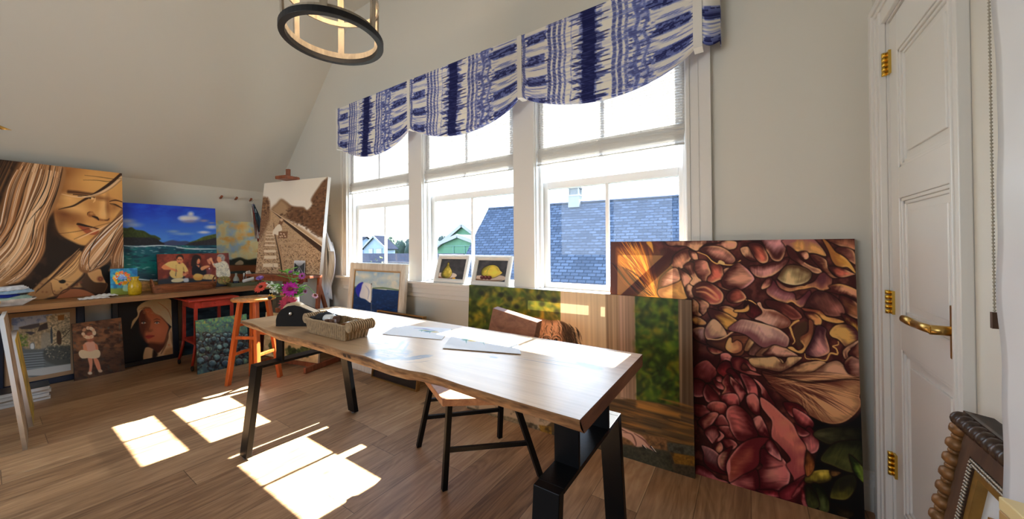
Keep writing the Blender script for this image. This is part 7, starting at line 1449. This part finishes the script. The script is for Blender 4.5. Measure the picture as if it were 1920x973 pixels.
# hair masses
P.frame(0, 0, 1)
P.hair([(-60, 290), (-90, 380), (-130, 480)], [(28, 300), (0, 360), (-30, 430), (-80, 520)], 60, [(60, 40, 26), (86, 58, 36), (40, 26, 18), (110, 76, 46)], (2, 5), 1)
P.poly([(38, 302), (62, 305), (45, 360), (30, 400), (14, 445), (-20, 480), (-60, 540), (-80, 560), (-80, 470), (-10, 400), (12, 350)], (104, 70, 42), 3)
P.hair([(42, 303), (18, 345), (6, 395), (-4, 430), (-60, 500)], [(62, 305), (44, 352), (32, 396), (16, 440), (-50, 530)], 90, HB, (1, 3.2), 2)
P.poly([(62, 305), (122, 313), (108, 380), (92, 410), (86, 440), (84, 470), (70, 495), (40, 528), (8, 537), (-60, 570), (-80, 560), (10, 480), (40, 400)], (140, 98, 60), 2)
P.hair([(64, 305), (50, 345), (42, 380), (24, 430), (6, 462), (-40, 500)], [(88, 309), (78, 345), (60, 385), (44, 425), (26, 470), (-30, 530)], 110, HB, (1, 3.4), 3)
P.hair([(88, 309), (80, 345), (58, 390), (42, 425), (24, 470), (-20, 516)], [(114, 312), (106, 350), (92, 385), (72, 425), (60, 465), (20, 512), (-20, 545)], 150, HB + HB[:4], (1.2, 4), 4)
P.hair([(112, 312), (105, 352), (90, 392), (78, 430), (66, 470), (36, 512), (0, 536)], [(119, 314), (110, 352), (98, 385), (86, 412), (84, 452), (72, 488), (45, 522), (12, 536)], 90, HB, (1, 3), 6)
for pts in ([(95, 310), (88, 345), (72, 378), (60, 395)], [(104, 312), (95, 350), (84, 380), (66, 400), (50, 420)], [(70, 430), (62, 470), (44, 500), (20, 520)], [(66, 400), (62, 440), (55, 470)], [(62, 306), (52, 335), (45, 360)], [(40, 395), (22, 430), (4, 452)], [(118, 316), (108, 356), (96, 388), (86, 415)]): P.line(pts, .6, (26, 16, 12), .6, .95, mid=2.4)
P.poly([(236, 395), (210, 415), (180, 440), (160, 462), (150, 485), (148, 504), (158, 512), (176, 508), (200, 495), (214, 480), (207, 500), (206, 510), (240, 510)], (120, 80, 48), 1.5)
P.hair([(234, 398), (205, 422), (175, 448), (156, 472), (150, 495), (158, 510)], [(236, 425), (222, 452), (212, 475), (196, 495), (168, 510)], 130, HB + HB[:4] + [(226, 226, 226)], (1, 3), 7); P.hair([(236, 432), (222, 455), (210, 480), (207, 505)], [(240, 445), (236, 470), (234, 505)], 50, HB, (1, 2.6), 8)
for pts in ([(232, 410), (214, 440), (200, 470), (180, 500), (168, 510)], [(228, 402), (196, 430), (172, 462), (166, 492), (170, 506)], [(236, 428), (222, 452), (210, 480)]): P.line(pts, .6, (30, 18, 12), .6, .95, mid=2)
PT = [(-4.95, -.35, 1.885), (-4.95, .745, 1.885), (-4.85, .745, .747), (-4.85, -.35, .747)]
stretched('portrait_painting', 'large sepia portrait of a long-haired woman on the wall shelf', PT, P, .035, 1.5, (60, 44, 30))
# ---- seascape
P = Paint([(228.8, 379.3), (403.6, 391.0), (408.8, 535.5), (232.3, 549.3)], 260, 210, (30, 70, 160)); P.frame(220, 360, 4.867)
P.grade((10, 34, 160), (60, 116, 196), 380, 450); P.noise((36, 84, 190), 22, .45, .75, 4, .6, sy=9)
for x, y, rx, ry, c in ((640, 240, 60, 26, (236, 238, 240)), (670, 200, 26, 20, (240, 240, 240)), (600, 240, 40, 18, (226, 228, 232)), (700, 240, 50, 20, (206, 208, 216)), (660, 268, 70, 14, (120, 116, 150)), (790, 262, 40, 12, (130, 120, 150)), (860, 282, 30, 8, (120, 118, 150)), (860, 320, 50, 16, (200, 204, 214)), (790, 368, 50, 12, (206, 200, 206)), (510, 360, 50, 12, (110, 136, 180)), (600, 382, 90, 12, (110, 140, 186)), (90, 265, 70, 20, (130, 140, 170)), (140, 300, 80, 22, (120, 140, 176))): P.spot(x, y, rx, ry, c, .85, .6)
P.poly([(400, 470), (440, 455), (500, 440), (560, 450), (640, 450), (700, 490), (400, 490)], (50, 60, 96), 1)
P.poly([(40, 335), (90, 330), (130, 322), (170, 345), (240, 355), (300, 390), (350, 400), (380, 440), (60, 440), (40, 430)], (44, 56, 22), 1, tex=.6); P.poly([(40, 420), (200, 415), (340, 420), (390, 450), (430, 480), (300, 490), (40, 500)], (26, 28, 34), 1, tex=.6)
P.poly([(660, 460), (720, 440), (800, 405), (920, 385), (930, 440), (700, 480)], (62, 74, 26), 1, tex=.6); P.poly([(590, 500), (680, 460), (800, 440), (930, 420), (930, 520), (700, 518), (600, 512)], (30, 28, 34), 1, tex=.7)
m_ = P.Y > 460; P.grade((12, 62, 84), (10, 96, 92), 460, 500, mask=m_); P.noise((12, 36, 56), 16, .5, .7, 3, .7, mask=m_, sy=3); P.noise((24, 120, 112), 14, .55, .8, 8, .7, mask=m_, sy=4)
P.poly([(40, 720), (400, 740), (400, 830), (40, 815)], (40, 56, 70), 6, .7)
for i in range(60): x, y = R3.uniform(60, 900), 490 + R3.random() ** 2 * 320; P.line([(x, y), (x + R3.uniform(15, 50), y + R3.uniform(-4, 6))], .5, (196, 214, 216), .3, .55, mid=1.2, smooth=False)
P.line([(60, 490), (200, 498), (400, 488), (590, 505)], 1, (210, 218, 220), 1, .8, mid=2); P.line([(540, 508), (700, 520), (915, 520)], 1, (220, 226, 228), 1, .9, mid=2.4); P.line([(180, 795), (300, 806), (400, 800)], 2, (214, 218, 220), 2, .9)
P.poly([(40, 822), (400, 826), (400, 930), (40, 930)], (150, 108, 58), 2, tex=.5)
SEA = [(-4.98, .75, 1.61), (-4.98, 1.47, 1.61), (-4.9, 1.47, .747), (-4.9, .75, .747)]
stretched('seascape_painting', 'bright blue seascape canvas with headlands and one white cloud', SEA, P, .03, 1.7, (20, 40, 110))
# ---- cloud painting
P = Paint([(359.3, 412.1), (501.3, 418.3), (506.2, 526.0), (363.4, 536.9)], 190, 150, (150, 176, 196)); P.frame(400, 350, 7.485); P.noise((206, 196, 150), 20, .38, .62, 3); P.noise((206, 164, 84), 12, .5, .7, 9, .8, sy=8, mask=P.Y < 478); P.noise((130, 164, 190), 16, .55, .75, 5, .7)
for x, y in ((330, 560), (420, 680), (290, 750), (480, 870), (400, 560)): P.spot(x, y, 70, 40, (200, 150, 70), .6, .9)
P.frame(220, 360, 4.867); P.poly([(700, 600), (1020, 620), (1060, 615), (1130, 600), (1200, 620), (1300, 610), (1300, 680), (700, 690)], (30, 36, 28), 1.5); P.poly([(1090, 650), (1130, 625), (1160, 640), (1155, 665), (1090, 668)], (160, 150, 126), .8); P.poly([(700, 672), (1300, 668), (1300, 850), (700, 850)], (110, 62, 34), 1.5, smooth=False); P.line([(1020, 740), (1150, 735), (1280, 745)], 3, (40, 56, 56), 2, mid=6)
stretched('cloud_painting', 'pale golden cloudscape canvas behind the brush tray', [(-5.145, 1.3, 1.485), (-5.145, 2.05, 1.485), (-5.09, 2.05, .747), (-5.09, 1.3, .747)], P, .02, 1.7, (190, 180, 150))
# ---- family cooking
P = Paint([(294.0, 476.6), (428.4, 474.3), (434.6, 535.8), (298.3, 546.8)], 300, 150, (98, 38, 30)); P.frame(290, 470, 10.81); P.noise((140, 62, 46), 10, .45, .7, 3, .7); P.noise((62, 26, 26), 8, .5, .7, 6, .6)
P.poly([(60, 600), (700, 560), (1600, 640), (1600, 800), (60, 800)], (34, 40, 50), 2); P.poly([(300, 520), (330, 580), (600, 560), (560, 500)], (30, 34, 44), 1.5)
P.poly([(280, 230), (420, 205), (560, 240), (640, 320), (685, 420), (640, 450), (580, 420), (575, 540), (440, 565), (350, 545), (300, 460), (330, 380), (240, 340), (180, 300)], (206, 178, 108), 1, tex=.3); P.line([(440, 300), (430, 420), (440, 540)], 2, (150, 124, 70), 2, .6, soft=2); P.line([(580, 330), (600, 420)], 1, (140, 110, 60), 1, .7, mid=3)
P.poly([(140, 330), (200, 285), (330, 350), (440, 380), (470, 420), (420, 425), (340, 390), (200, 385), (150, 355)], (196, 122, 78), .8); P.poly([(570, 470), (640, 450), (650, 490), (600, 520), (575, 500)], (190, 120, 86), .8); P.poly([(630, 440), (680, 420), (685, 470), (650, 470)], (170, 100, 70), .8); P.line([(440, 380), (436, 440), (425, 510)], 1, (90, 80, 70), 1.5)
P.spot(510, 190, 66, 82, (186, 116, 80), 1, .15); P.poly([(440, 150), (445, 110), (500, 80), (560, 90), (585, 140), (575, 180), (545, 130), (480, 125), (455, 170)], (40, 26, 22), .8); P.spot(500, 250, 22, 9, (40, 24, 20), .95, .3); P.spot(500, 205, 12, 8, (200, 120, 90), .8, .5); P.line([(470, 180), (495, 182)], 1, (60, 36, 28), 1); P.line([(520, 182), (545, 184)], 1, (60, 36, 28), 1)
P.poly([(340, 600), (420, 565), (560, 560), (600, 600), (520, 640), (370, 640)], (196, 184, 150), .8); P.poly([(590, 570), (680, 560), (690, 630), (600, 635)], (180, 184, 190), 1)
P.poly([(750, 180), (790, 95), (850, 80), (930, 120), (935, 180), (900, 250), (850, 320), (790, 330), (740, 300)], (34, 24, 24), 1); P.poly([(770, 330), (850, 290), (920, 290), (960, 400), (1040, 380), (1030, 480), (790, 500), (760, 420)], (20, 22, 32), 1); P.spot(882, 215, 40, 58, (196, 130, 94), 1, .15, 10); P.poly([(840, 160), (900, 140), (860, 200), (850, 290), (830, 250)], (40, 28, 26), 1); P.line([(880, 248), (905, 246)], 1, (200, 60, 60), 1); P.poly([(850, 290), (910, 300), (900, 340)], (190, 120, 88), 1)
P.poly([(930, 350), (1000, 310), (1090, 300), (1120, 320), (1060, 350), (960, 400)], (196, 136, 96), .8); P.poly([(1100, 160), (1150, 140), (1170, 180), (1150, 220), (1110, 200)], (196, 140, 104), 1); P.poly([(1140, 200), (1170, 190), (1220, 290), (1260, 330), (1200, 330)], (196, 140, 104), .8); P.poly([(1060, 190), (1100, 170), (1140, 260), (1100, 270)], (186, 120, 92), .8)
P.poly([(1180, 270), (1260, 250), (1400, 205), (1480, 260), (1510, 340), (1530, 530), (1270, 530), (1245, 350)], (188, 184, 166), 1, tex=.5)
for i in range(60): P.spot(R3.uniform(1260, 1510), R3.uniform(240, 520), 9, 7, R3.choice([(140, 134, 110), (216, 214, 204), (120, 120, 120)]), .7, .5)
P.spot(1310, 170, 50, 70, (196, 134, 96), 1, .15); P.poly([(1265, 120), (1290, 80), (1360, 70), (1415, 100), (1425, 160), (1400, 210), (1360, 190), (1330, 130), (1280, 120)], (136, 132, 128), .8, tex=.5)
P.poly([(780, 540), (800, 500), (840, 470), (920, 475), (980, 500), (985, 550), (940, 600), (830, 600)], (190, 140, 66), 1); P.poly([(800, 520), (860, 470), (960, 500), (900, 540)], (222, 184, 100), 2); P.poly([(985, 540), (1020, 490), (1130, 475), (1240, 520), (1240, 580), (1000, 580)], (196, 168, 112), 1, tex=.5); P.poly([(1270, 590), (1320, 540), (1440, 520), (1540, 560), (1530, 640), (1450, 690), (1320, 670)], (120, 110, 60), 1, tex=.8)
for i in range(70): P.spot(R3.uniform(1300, 1520), R3.uniform(550, 660), 8, 6, R3.choice([(160, 60, 50), (90, 110, 40), (190, 160, 70)]), .8, .4)
P.spot(1110, 365, 14, 20, (220, 220, 226), .8, .4); P.poly([(1050, 390), (1150, 390), (1130, 470), (1070, 470)], (110, 60, 70), 2, .6)
stretched('family_painting', 'long maroon canvas of three people cooking together on the shelf', [(-4.8, .956, 1.108), (-4.8, 1.535, 1.108), (-4.75, 1.545, .747), (-4.75, .96, .747)], P, .025, 1.7, (70, 26, 22), bars=False)
# ---- small bouquet painting
P = Paint([(206.5, 504.6), (258.0, 502.5), (259.6, 551.9), (207.8, 556.1)], 110, 120, (30, 90, 140)); P.frame(110, 430, 6.954); P.noise((50, 130, 160), 6, .4, .7); P.poly([(660, 780), (1100, 760), (1100, 900), (660, 900)], (110, 120, 50), 2, smooth=False)
for i in range(50): a = R3.uniform(0, 6.28); P.line([(830 + math.cos(a) * 60, 640 + math.sin(a) * 50), (830 + math.cos(a) * 130, 640 + math.sin(a) * 105)], 1.2, R3.choice([(50, 110, 60), (90, 150, 90), (150, 190, 140)]), .4)
for i in range(46):
    a, q = R3.uniform(0, 6.28), R3.uniform(.62, 1.05); P.spot(830 + math.cos(a) * 105 * q, 640 + math.sin(a) * 85 * q, 18, 15, R3.choice([(214, 90, 40), (226, 150, 30), (170, 40, 40), (240, 120, 90), (236, 180, 40)]), .95, .3)
for i in range(50): P.spot(830 + R3.gauss(0, 32), 630 + R3.gauss(0, 26), 10, 9, R3.choice([(120, 150, 214), (160, 186, 232), (196, 210, 240), (90, 120, 190)]), .9, .3)
P.poly([(850, 730), (900, 730), (930, 800), (890, 815), (840, 800)], (150, 190, 170), 1, .8); P.spot(872, 700, 28, 24, (240, 160, 30), 1, .3)
stretched('bouquet_painting', 'small bright canvas of a round flower bouquet on a blue ground', [(-4.70, .635, .985), (-4.70, .805, .985), (-4.675, .805, .747), (-4.675, .635, .747)], P, .018, 1.9, (30, 60, 80), bars=False)
# ---- street scene in a navy frame
navy = mat('navy_frame', C8(20, 32, 54), .45, vary=.1, vscale=12)
P = Paint([(20.9, 595.9), (131.5, 584.8), (133.6, 694.1), (21.5, 715)], 180, 180, (140, 128, 104)); P.frame(0, 580, 8.11)
P.poly([(200, 60), (800, 30), (800, 330), (200, 330)], (130, 136, 146), 2, smooth=False); P.noise((70, 84, 120), 8, .5, .7, 4, .7, mask=P.Y < 610)
P.poly([(290, 270), (600, 210), (1100, 120), (1200, 700), (280, 760)], (132, 116, 90), 1.5, smooth=False, tex=.6); P.poly([(290, 275), (450, 235), (600, 210), (610, 260), (470, 300), (330, 300)], (66, 60, 60), 1, smooth=False); P.poly([(380, 345), (470, 335), (540, 355), (470, 390)], (56, 52, 54), 1, smooth=False); P.poly([(570, 340), (610, 240), (730, 190), (740, 290), (600, 330)], (56, 48, 44), 1, smooth=False)
P.poly([(700, 100), (860, 70), (1100, 80), (1100, 700), (760, 640), (740, 300)], (140, 126, 98), 1.5, smooth=False, tex=.8)
for i in range(160): P.spot(R3.uniform(740, 1090), R3.uniform(120, 620), 16, 9, R3.choice([(100, 90, 70), (166, 150, 118), (80, 72, 60), (190, 174, 140)]), .6, .4)
P.poly([(640, 380), (760, 370), (770, 620), (640, 640)], (120, 114, 100), 2, .8)
P.frame(0, 520, 2.862); P.poly([(305, 300), (315, 285), (328, 300), (330, 355), (308, 355)], (60, 44, 32), .8); P.poly([(272, 278), (280, 272), (284, 345), (274, 348)], (50, 56, 60), .8); P.poly([(310, 204), (345, 200), (345, 228), (312, 230)], (120, 80, 40), .8, smooth=False); P.line([(270, 370), (330, 330), (380, 280)], 1, (50, 40, 34), 1); P.line([(330, 300), (382, 270)], .6, (50, 40, 34), .6)
P.frame(0, 580, 8.11); P.poly([(460, 520), (520, 505), (530, 600), (460, 610)], (90, 96, 96), 1); P.poly([(470, 530), (510, 522), (516, 596), (472, 600)], (196, 198, 196), 1)
for i in range(70): P.spot(R3.uniform(290, 420), R3.uniform(380, 560), 16, 12, R3.choice([(70, 92, 40), (110, 120, 50), (44, 60, 34)]), .6, .6)
P.poly([(280, 560), (400, 600), (640, 600), (800, 560), (1100, 620), (1100, 1000), (330, 1000)], (70, 76, 78), 2, .92)
for y in range(8): yy = 650 + y * 38; P.poly([(300, yy + 30), (660, yy), (690, yy + 12), (310, yy + 44)], (130, 140, 144), 1.5, .7, smooth=False); P.poly([(310, yy + 46), (690, yy + 14), (690, yy + 24), (310, yy + 58)], (44, 48, 52), 1, .7, smooth=False)
P.poly([(690, 600), (1100, 560), (1100, 860), (720, 800)], (56, 58, 54), 2, .8); 
for i in range(90): P.spot(R3.uniform(680, 1090), R3.uniform(540, 760), 12, 9, R3.choice([(150, 140, 120), (90, 84, 72), (44, 46, 44)]), .6, .4)
P.poly([(360, 930), (1120, 820), (1130, 1000), (360, 1010)], (140, 140, 136), 1, smooth=False)
NV = [(-5.10, .05, .68), (-5.10, .53, .68), (-5.0, .53, 0), (-5.0, .05, 0)]
framed('navy-framed painting of stone steps and old houses under the shelf', NV, .052, navy, P, 2.3, mat_w=.036, mat_c=mat('tan_mount', C8(176, 140, 104), .7), depth=.03)
# ---- girl in a white bonnet, dark frame
P = Paint([(222.6, 568.2), (321.5, 558.9), (324.8, 663.3), (225.1, 682.4)], 190, 190, (16, 16, 20)); P.frame(200, 540, 4.866)
P.poly([(380, 180), (430, 200), (560, 330), (560, 400), (520, 520), (440, 510), (370, 500), (330, 430), (310, 370), (300, 270), (330, 200)], (166, 92, 60), 1.5); P.poly([(300, 230), (340, 200), (380, 330), (350, 420), (370, 500), (310, 420), (300, 330)], (70, 34, 26), 3, .85)
P.spot(480, 380, 60, 60, (190, 112, 80), .5, .9); P.poly([(390, 500), (520, 500), (560, 420), (600, 380), (560, 560), (460, 640), (400, 580)], (84, 42, 28), 3, .9); P.poly([(360, 270), (400, 300), (395, 370), (420, 385), (370, 400), (350, 370)], (104, 54, 36), 3, .7)
for x in (340, 462): P.spot(x, 318, 22, 8, (214, 190, 170), .9, .3, -5); P.spot(x, 317, 8, 8, (70, 80, 80), 1, .3); P.line([(x - 26, 312), (x, 304), (x + 26, 314)], .8, (40, 20, 16), .8, .9, mid=1.4); P.line([(x - 30, 292), (x, 282), (x + 30, 290)], 1, (80, 44, 30), .8, .6, mid=2)
P.line([(398, 300), (392, 350), (380, 388), (410, 396)], .8, (96, 50, 34), .8, .7, mid=1.4); P.poly([(355, 440), (390, 428), (440, 436), (400, 460), (370, 460)], (150, 56, 46), .8); P.line([(356, 442), (400, 444), (440, 437)], .6, (70, 22, 22), .6)
P.poly([(280, 190), (310, 150), (370, 118), (470, 102), (590, 108), (600, 240), (606, 350), (560, 320), (500, 260), (440, 230), (400, 180), (350, 180), (310, 215), (290, 270), (250, 330), (225, 370), (240, 300), (285, 250)], (214, 190, 146), .9, tex=.25)
for i in range(40): x, y = R3.uniform(300, 590), R3.uniform(115, 240); P.line([(x, y), (x + 14, y + 8), (x + 24, y + 2)], .5, (176, 140, 100), .5, .6, mid=1)
for pts in ([(400, 180), (440, 230), (500, 260), (560, 320)], [(470, 130), (560, 200), (600, 300)], [(290, 200), (350, 175), (400, 178)]): P.line(pts, 1, (150, 104, 70), 1, .8, mid=2.4)
P.poly([(350, 560), (380, 540), (430, 560), (480, 590), (560, 480), (570, 400), (606, 350), (612, 480), (620, 610), (480, 640), (345, 660)], (196, 160, 116), 1); P.poly([(430, 560), (470, 600), (450, 640), (420, 645)], (40, 24, 20), 2); P.line([(560, 420), (540, 520), (500, 600)], 2, (110, 70, 46), 2, .8, mid=4); P.line([(590, 400), (600, 520)], 2, (120, 84, 56), 1, .6, mid=4); P.poly([(540, 560), (620, 540), (620, 610), (530, 630)], (150, 96, 56), 3, .7); P.spot(572, 520, 12, 10, (180, 120, 80), .9, .3)
BN = [(-5.12, .70, .68), (-5.12, 1.18, .68), (-5.05, 1.18, 0), (-5.05, .70, 0)]
framed('portrait of a girl in a white bonnet in a wide black frame', BN, .048, mat('black_navy_frame', C8(14, 18, 28), .4), P, 2.0, depth=.03)
# ---- toddler in a tutu
P = Paint([(134.5, 609.8), (227, 596.9), (233.6, 692.2), (139.8, 712.4)], 170, 170, (92, 62, 44)); P.frame(0, 520, 2.862); P.noise((136, 88, 56), 14, .4, .65, 3, .8, sy=6); P.noise((50, 34, 28), 10, .5, .7, 9, .8, sy=5); P.noise((74, 84, 78), 7, .62, .8, 12, .6); P.poly([(380, 430), (680, 380), (680, 560), (380, 560)], (46, 34, 30), 12, .55)
P.poly([(470, 430), (492, 428), (494, 470), (486, 508), (474, 512), (478, 470)], (196, 130, 100), .7); P.poly([(500, 425), (526, 440), (540, 492), (528, 500), (508, 462)], (190, 122, 92), .7); P.spot(481, 508, 12, 8, (196, 176, 150), 1, .3); P.spot(536, 496, 12, 8, (176, 150, 120), 1, .3)
P.poly([(448, 360), (470, 346), (505, 348), (516, 390), (520, 400), (460, 402), (450, 380)], (214, 160, 134), .7); P.poly([(444, 365), (458, 360), (470, 400), (480, 430), (462, 425), (448, 395)], (196, 130, 96), .6); P.poly([(508, 355), (522, 365), (526, 395), (514, 390)], (190, 120, 90), .6)
P.poly([(422, 400), (440, 388), (480, 396), (520, 386), (536, 400), (530, 425), (500, 432), (470, 430), (440, 432), (424, 418)], (226, 200, 160), .7, tex=.5); P.spot(482, 322, 22, 26, (150, 86, 62), 1, .2)
for i in range(26): a = R3.uniform(0, 6.28); P.spot(474 + math.cos(a) * 30, 300 + math.sin(a) * 24, 9, 8, R3.choice([(226, 196, 160), (206, 160, 120), (236, 214, 180), (180, 130, 96)]), .9, .3)
stretched('toddler_painting', 'small unframed brown canvas of a toddler in a tutu and flower hat', [(-4.955, .443, .503), (-4.985, .745, .505), (-4.945, .765, 0), (-4.93, .457, 0)], P, .018, 1.7, (30, 24, 20), bars=False)
# ---- vegetable / sea-green impasto canvas
P = Paint([(366.3, 601.0), (462.3, 588.3), (467.2, 680.4), (370.5, 702.3)], 170, 170, (50, 70, 80)); P.noise((70, 104, 104), 8, .4, .65, 3, .8)
tp = np.clip(1 - (P.Y - 600 + (P.X - 366) * .1) / 42, 0, 1); P.noise((90, 150, 96), 5, .35, .6, 7, .9, mask=tp); P.noise((150, 150, 70), 3, .5, .7, 17, .8, mask=tp)
for i in range(130):
    x = R3.uniform(366, 468); y = 690 - R3.random() ** .8 * 62; k = 2.4 + (y - 625) / 18; P.petal([(x - k, y), (x - k * .5, y - k * .8), (x + k * .5, y - k * .8), (x + k, y), (x + k * .4, y + k * .7), (x - k * .5, y + k * .7)], R3.choice([(60, 84, 100), (84, 116, 120), (50, 66, 84), (96, 120, 96), (70, 60, 70)]), (150, 176, 176), (20, 28, 36), -90, .7, 1, seed=i)
P.noise((58, 88, 96), 4, .35, .75, 21, .55); P.noise((96, 126, 104), 3, .55, .8, 22, .5)
stretched('harvest_painting', 'unframed canvas of blue-green heaped shells leaning against the red cart', [(-4.27, 1.11, .49), (-4.25, 1.51, .49), (-4.19, 1.51, 0), (-4.21, 1.11, 0)], P, .018, 1.8, (20, 22, 24), bars=False)
# ---- dark teal canvas behind the cart
P = Paint([(0, 0), (100, 0), (100, 66), (0, 66)], 90, 60, (30, 44, 54)); P.noise((50, 70, 76), 12, .4, .7, 3, .8, sy=3); P.noise((14, 22, 30), 10, .5, .7, 5, .8, sy=3)
stretched('dark_sea_painting', 'large dark teal canvas standing on the floor behind the red cart', [(-5.125, 1.215, .66), (-5.125, 2.10, .66), (-5.09, 2.10, 0), (-5.09, 1.215, 0)], P, .02, 1.2, (16, 20, 24), bars=False)
# ---- two canvases seen edge-on at the left
P = Paint([(0, 0), (100, 0), (100, 80), (0, 80)], 90, 80, (150, 128, 100)); P.noise((90, 66, 46), 12, .45, .65, 3, .9); P.noise((150, 140, 120), 6, .5, .7, 6, .8)
stretched('leaning_canvas', 'tall pale canvas at the left edge seen by its thick white side', [(-3.482, .068, .775), (-3.88, .088, .775), (-3.88, .169, 0), (-3.482, .149, 0)], P, .017, 1.3, (226, 226, 226))
P = Paint([(0, 0), (100, 0), (100, 70), (0, 70)], 110, 80, (196, 160, 60)); P.noise((150, 120, 44), 10, .4, .6, 3, .9)
for i in range(60): x, y = R3.uniform(0, 100), R3.uniform(0, 70); P.line([(x, y), (x + R3.uniform(-6, 6), y + R3.uniform(8, 22))], 1, R3.choice([(120, 160, 70), (60, 90, 140), (226, 196, 90), (90, 60, 40), (50, 56, 80)]), 1, .8, mid=3)
stretched('sunflower_canvas', 'yellow and green floral canvas leaning behind the tall white-edged one', [(-3.905, .118, .58), (-4.42, .146, .58), (-4.42, .218, 0), (-3.905, .190, 0)], P, .027, 1.5, (206, 200, 196))
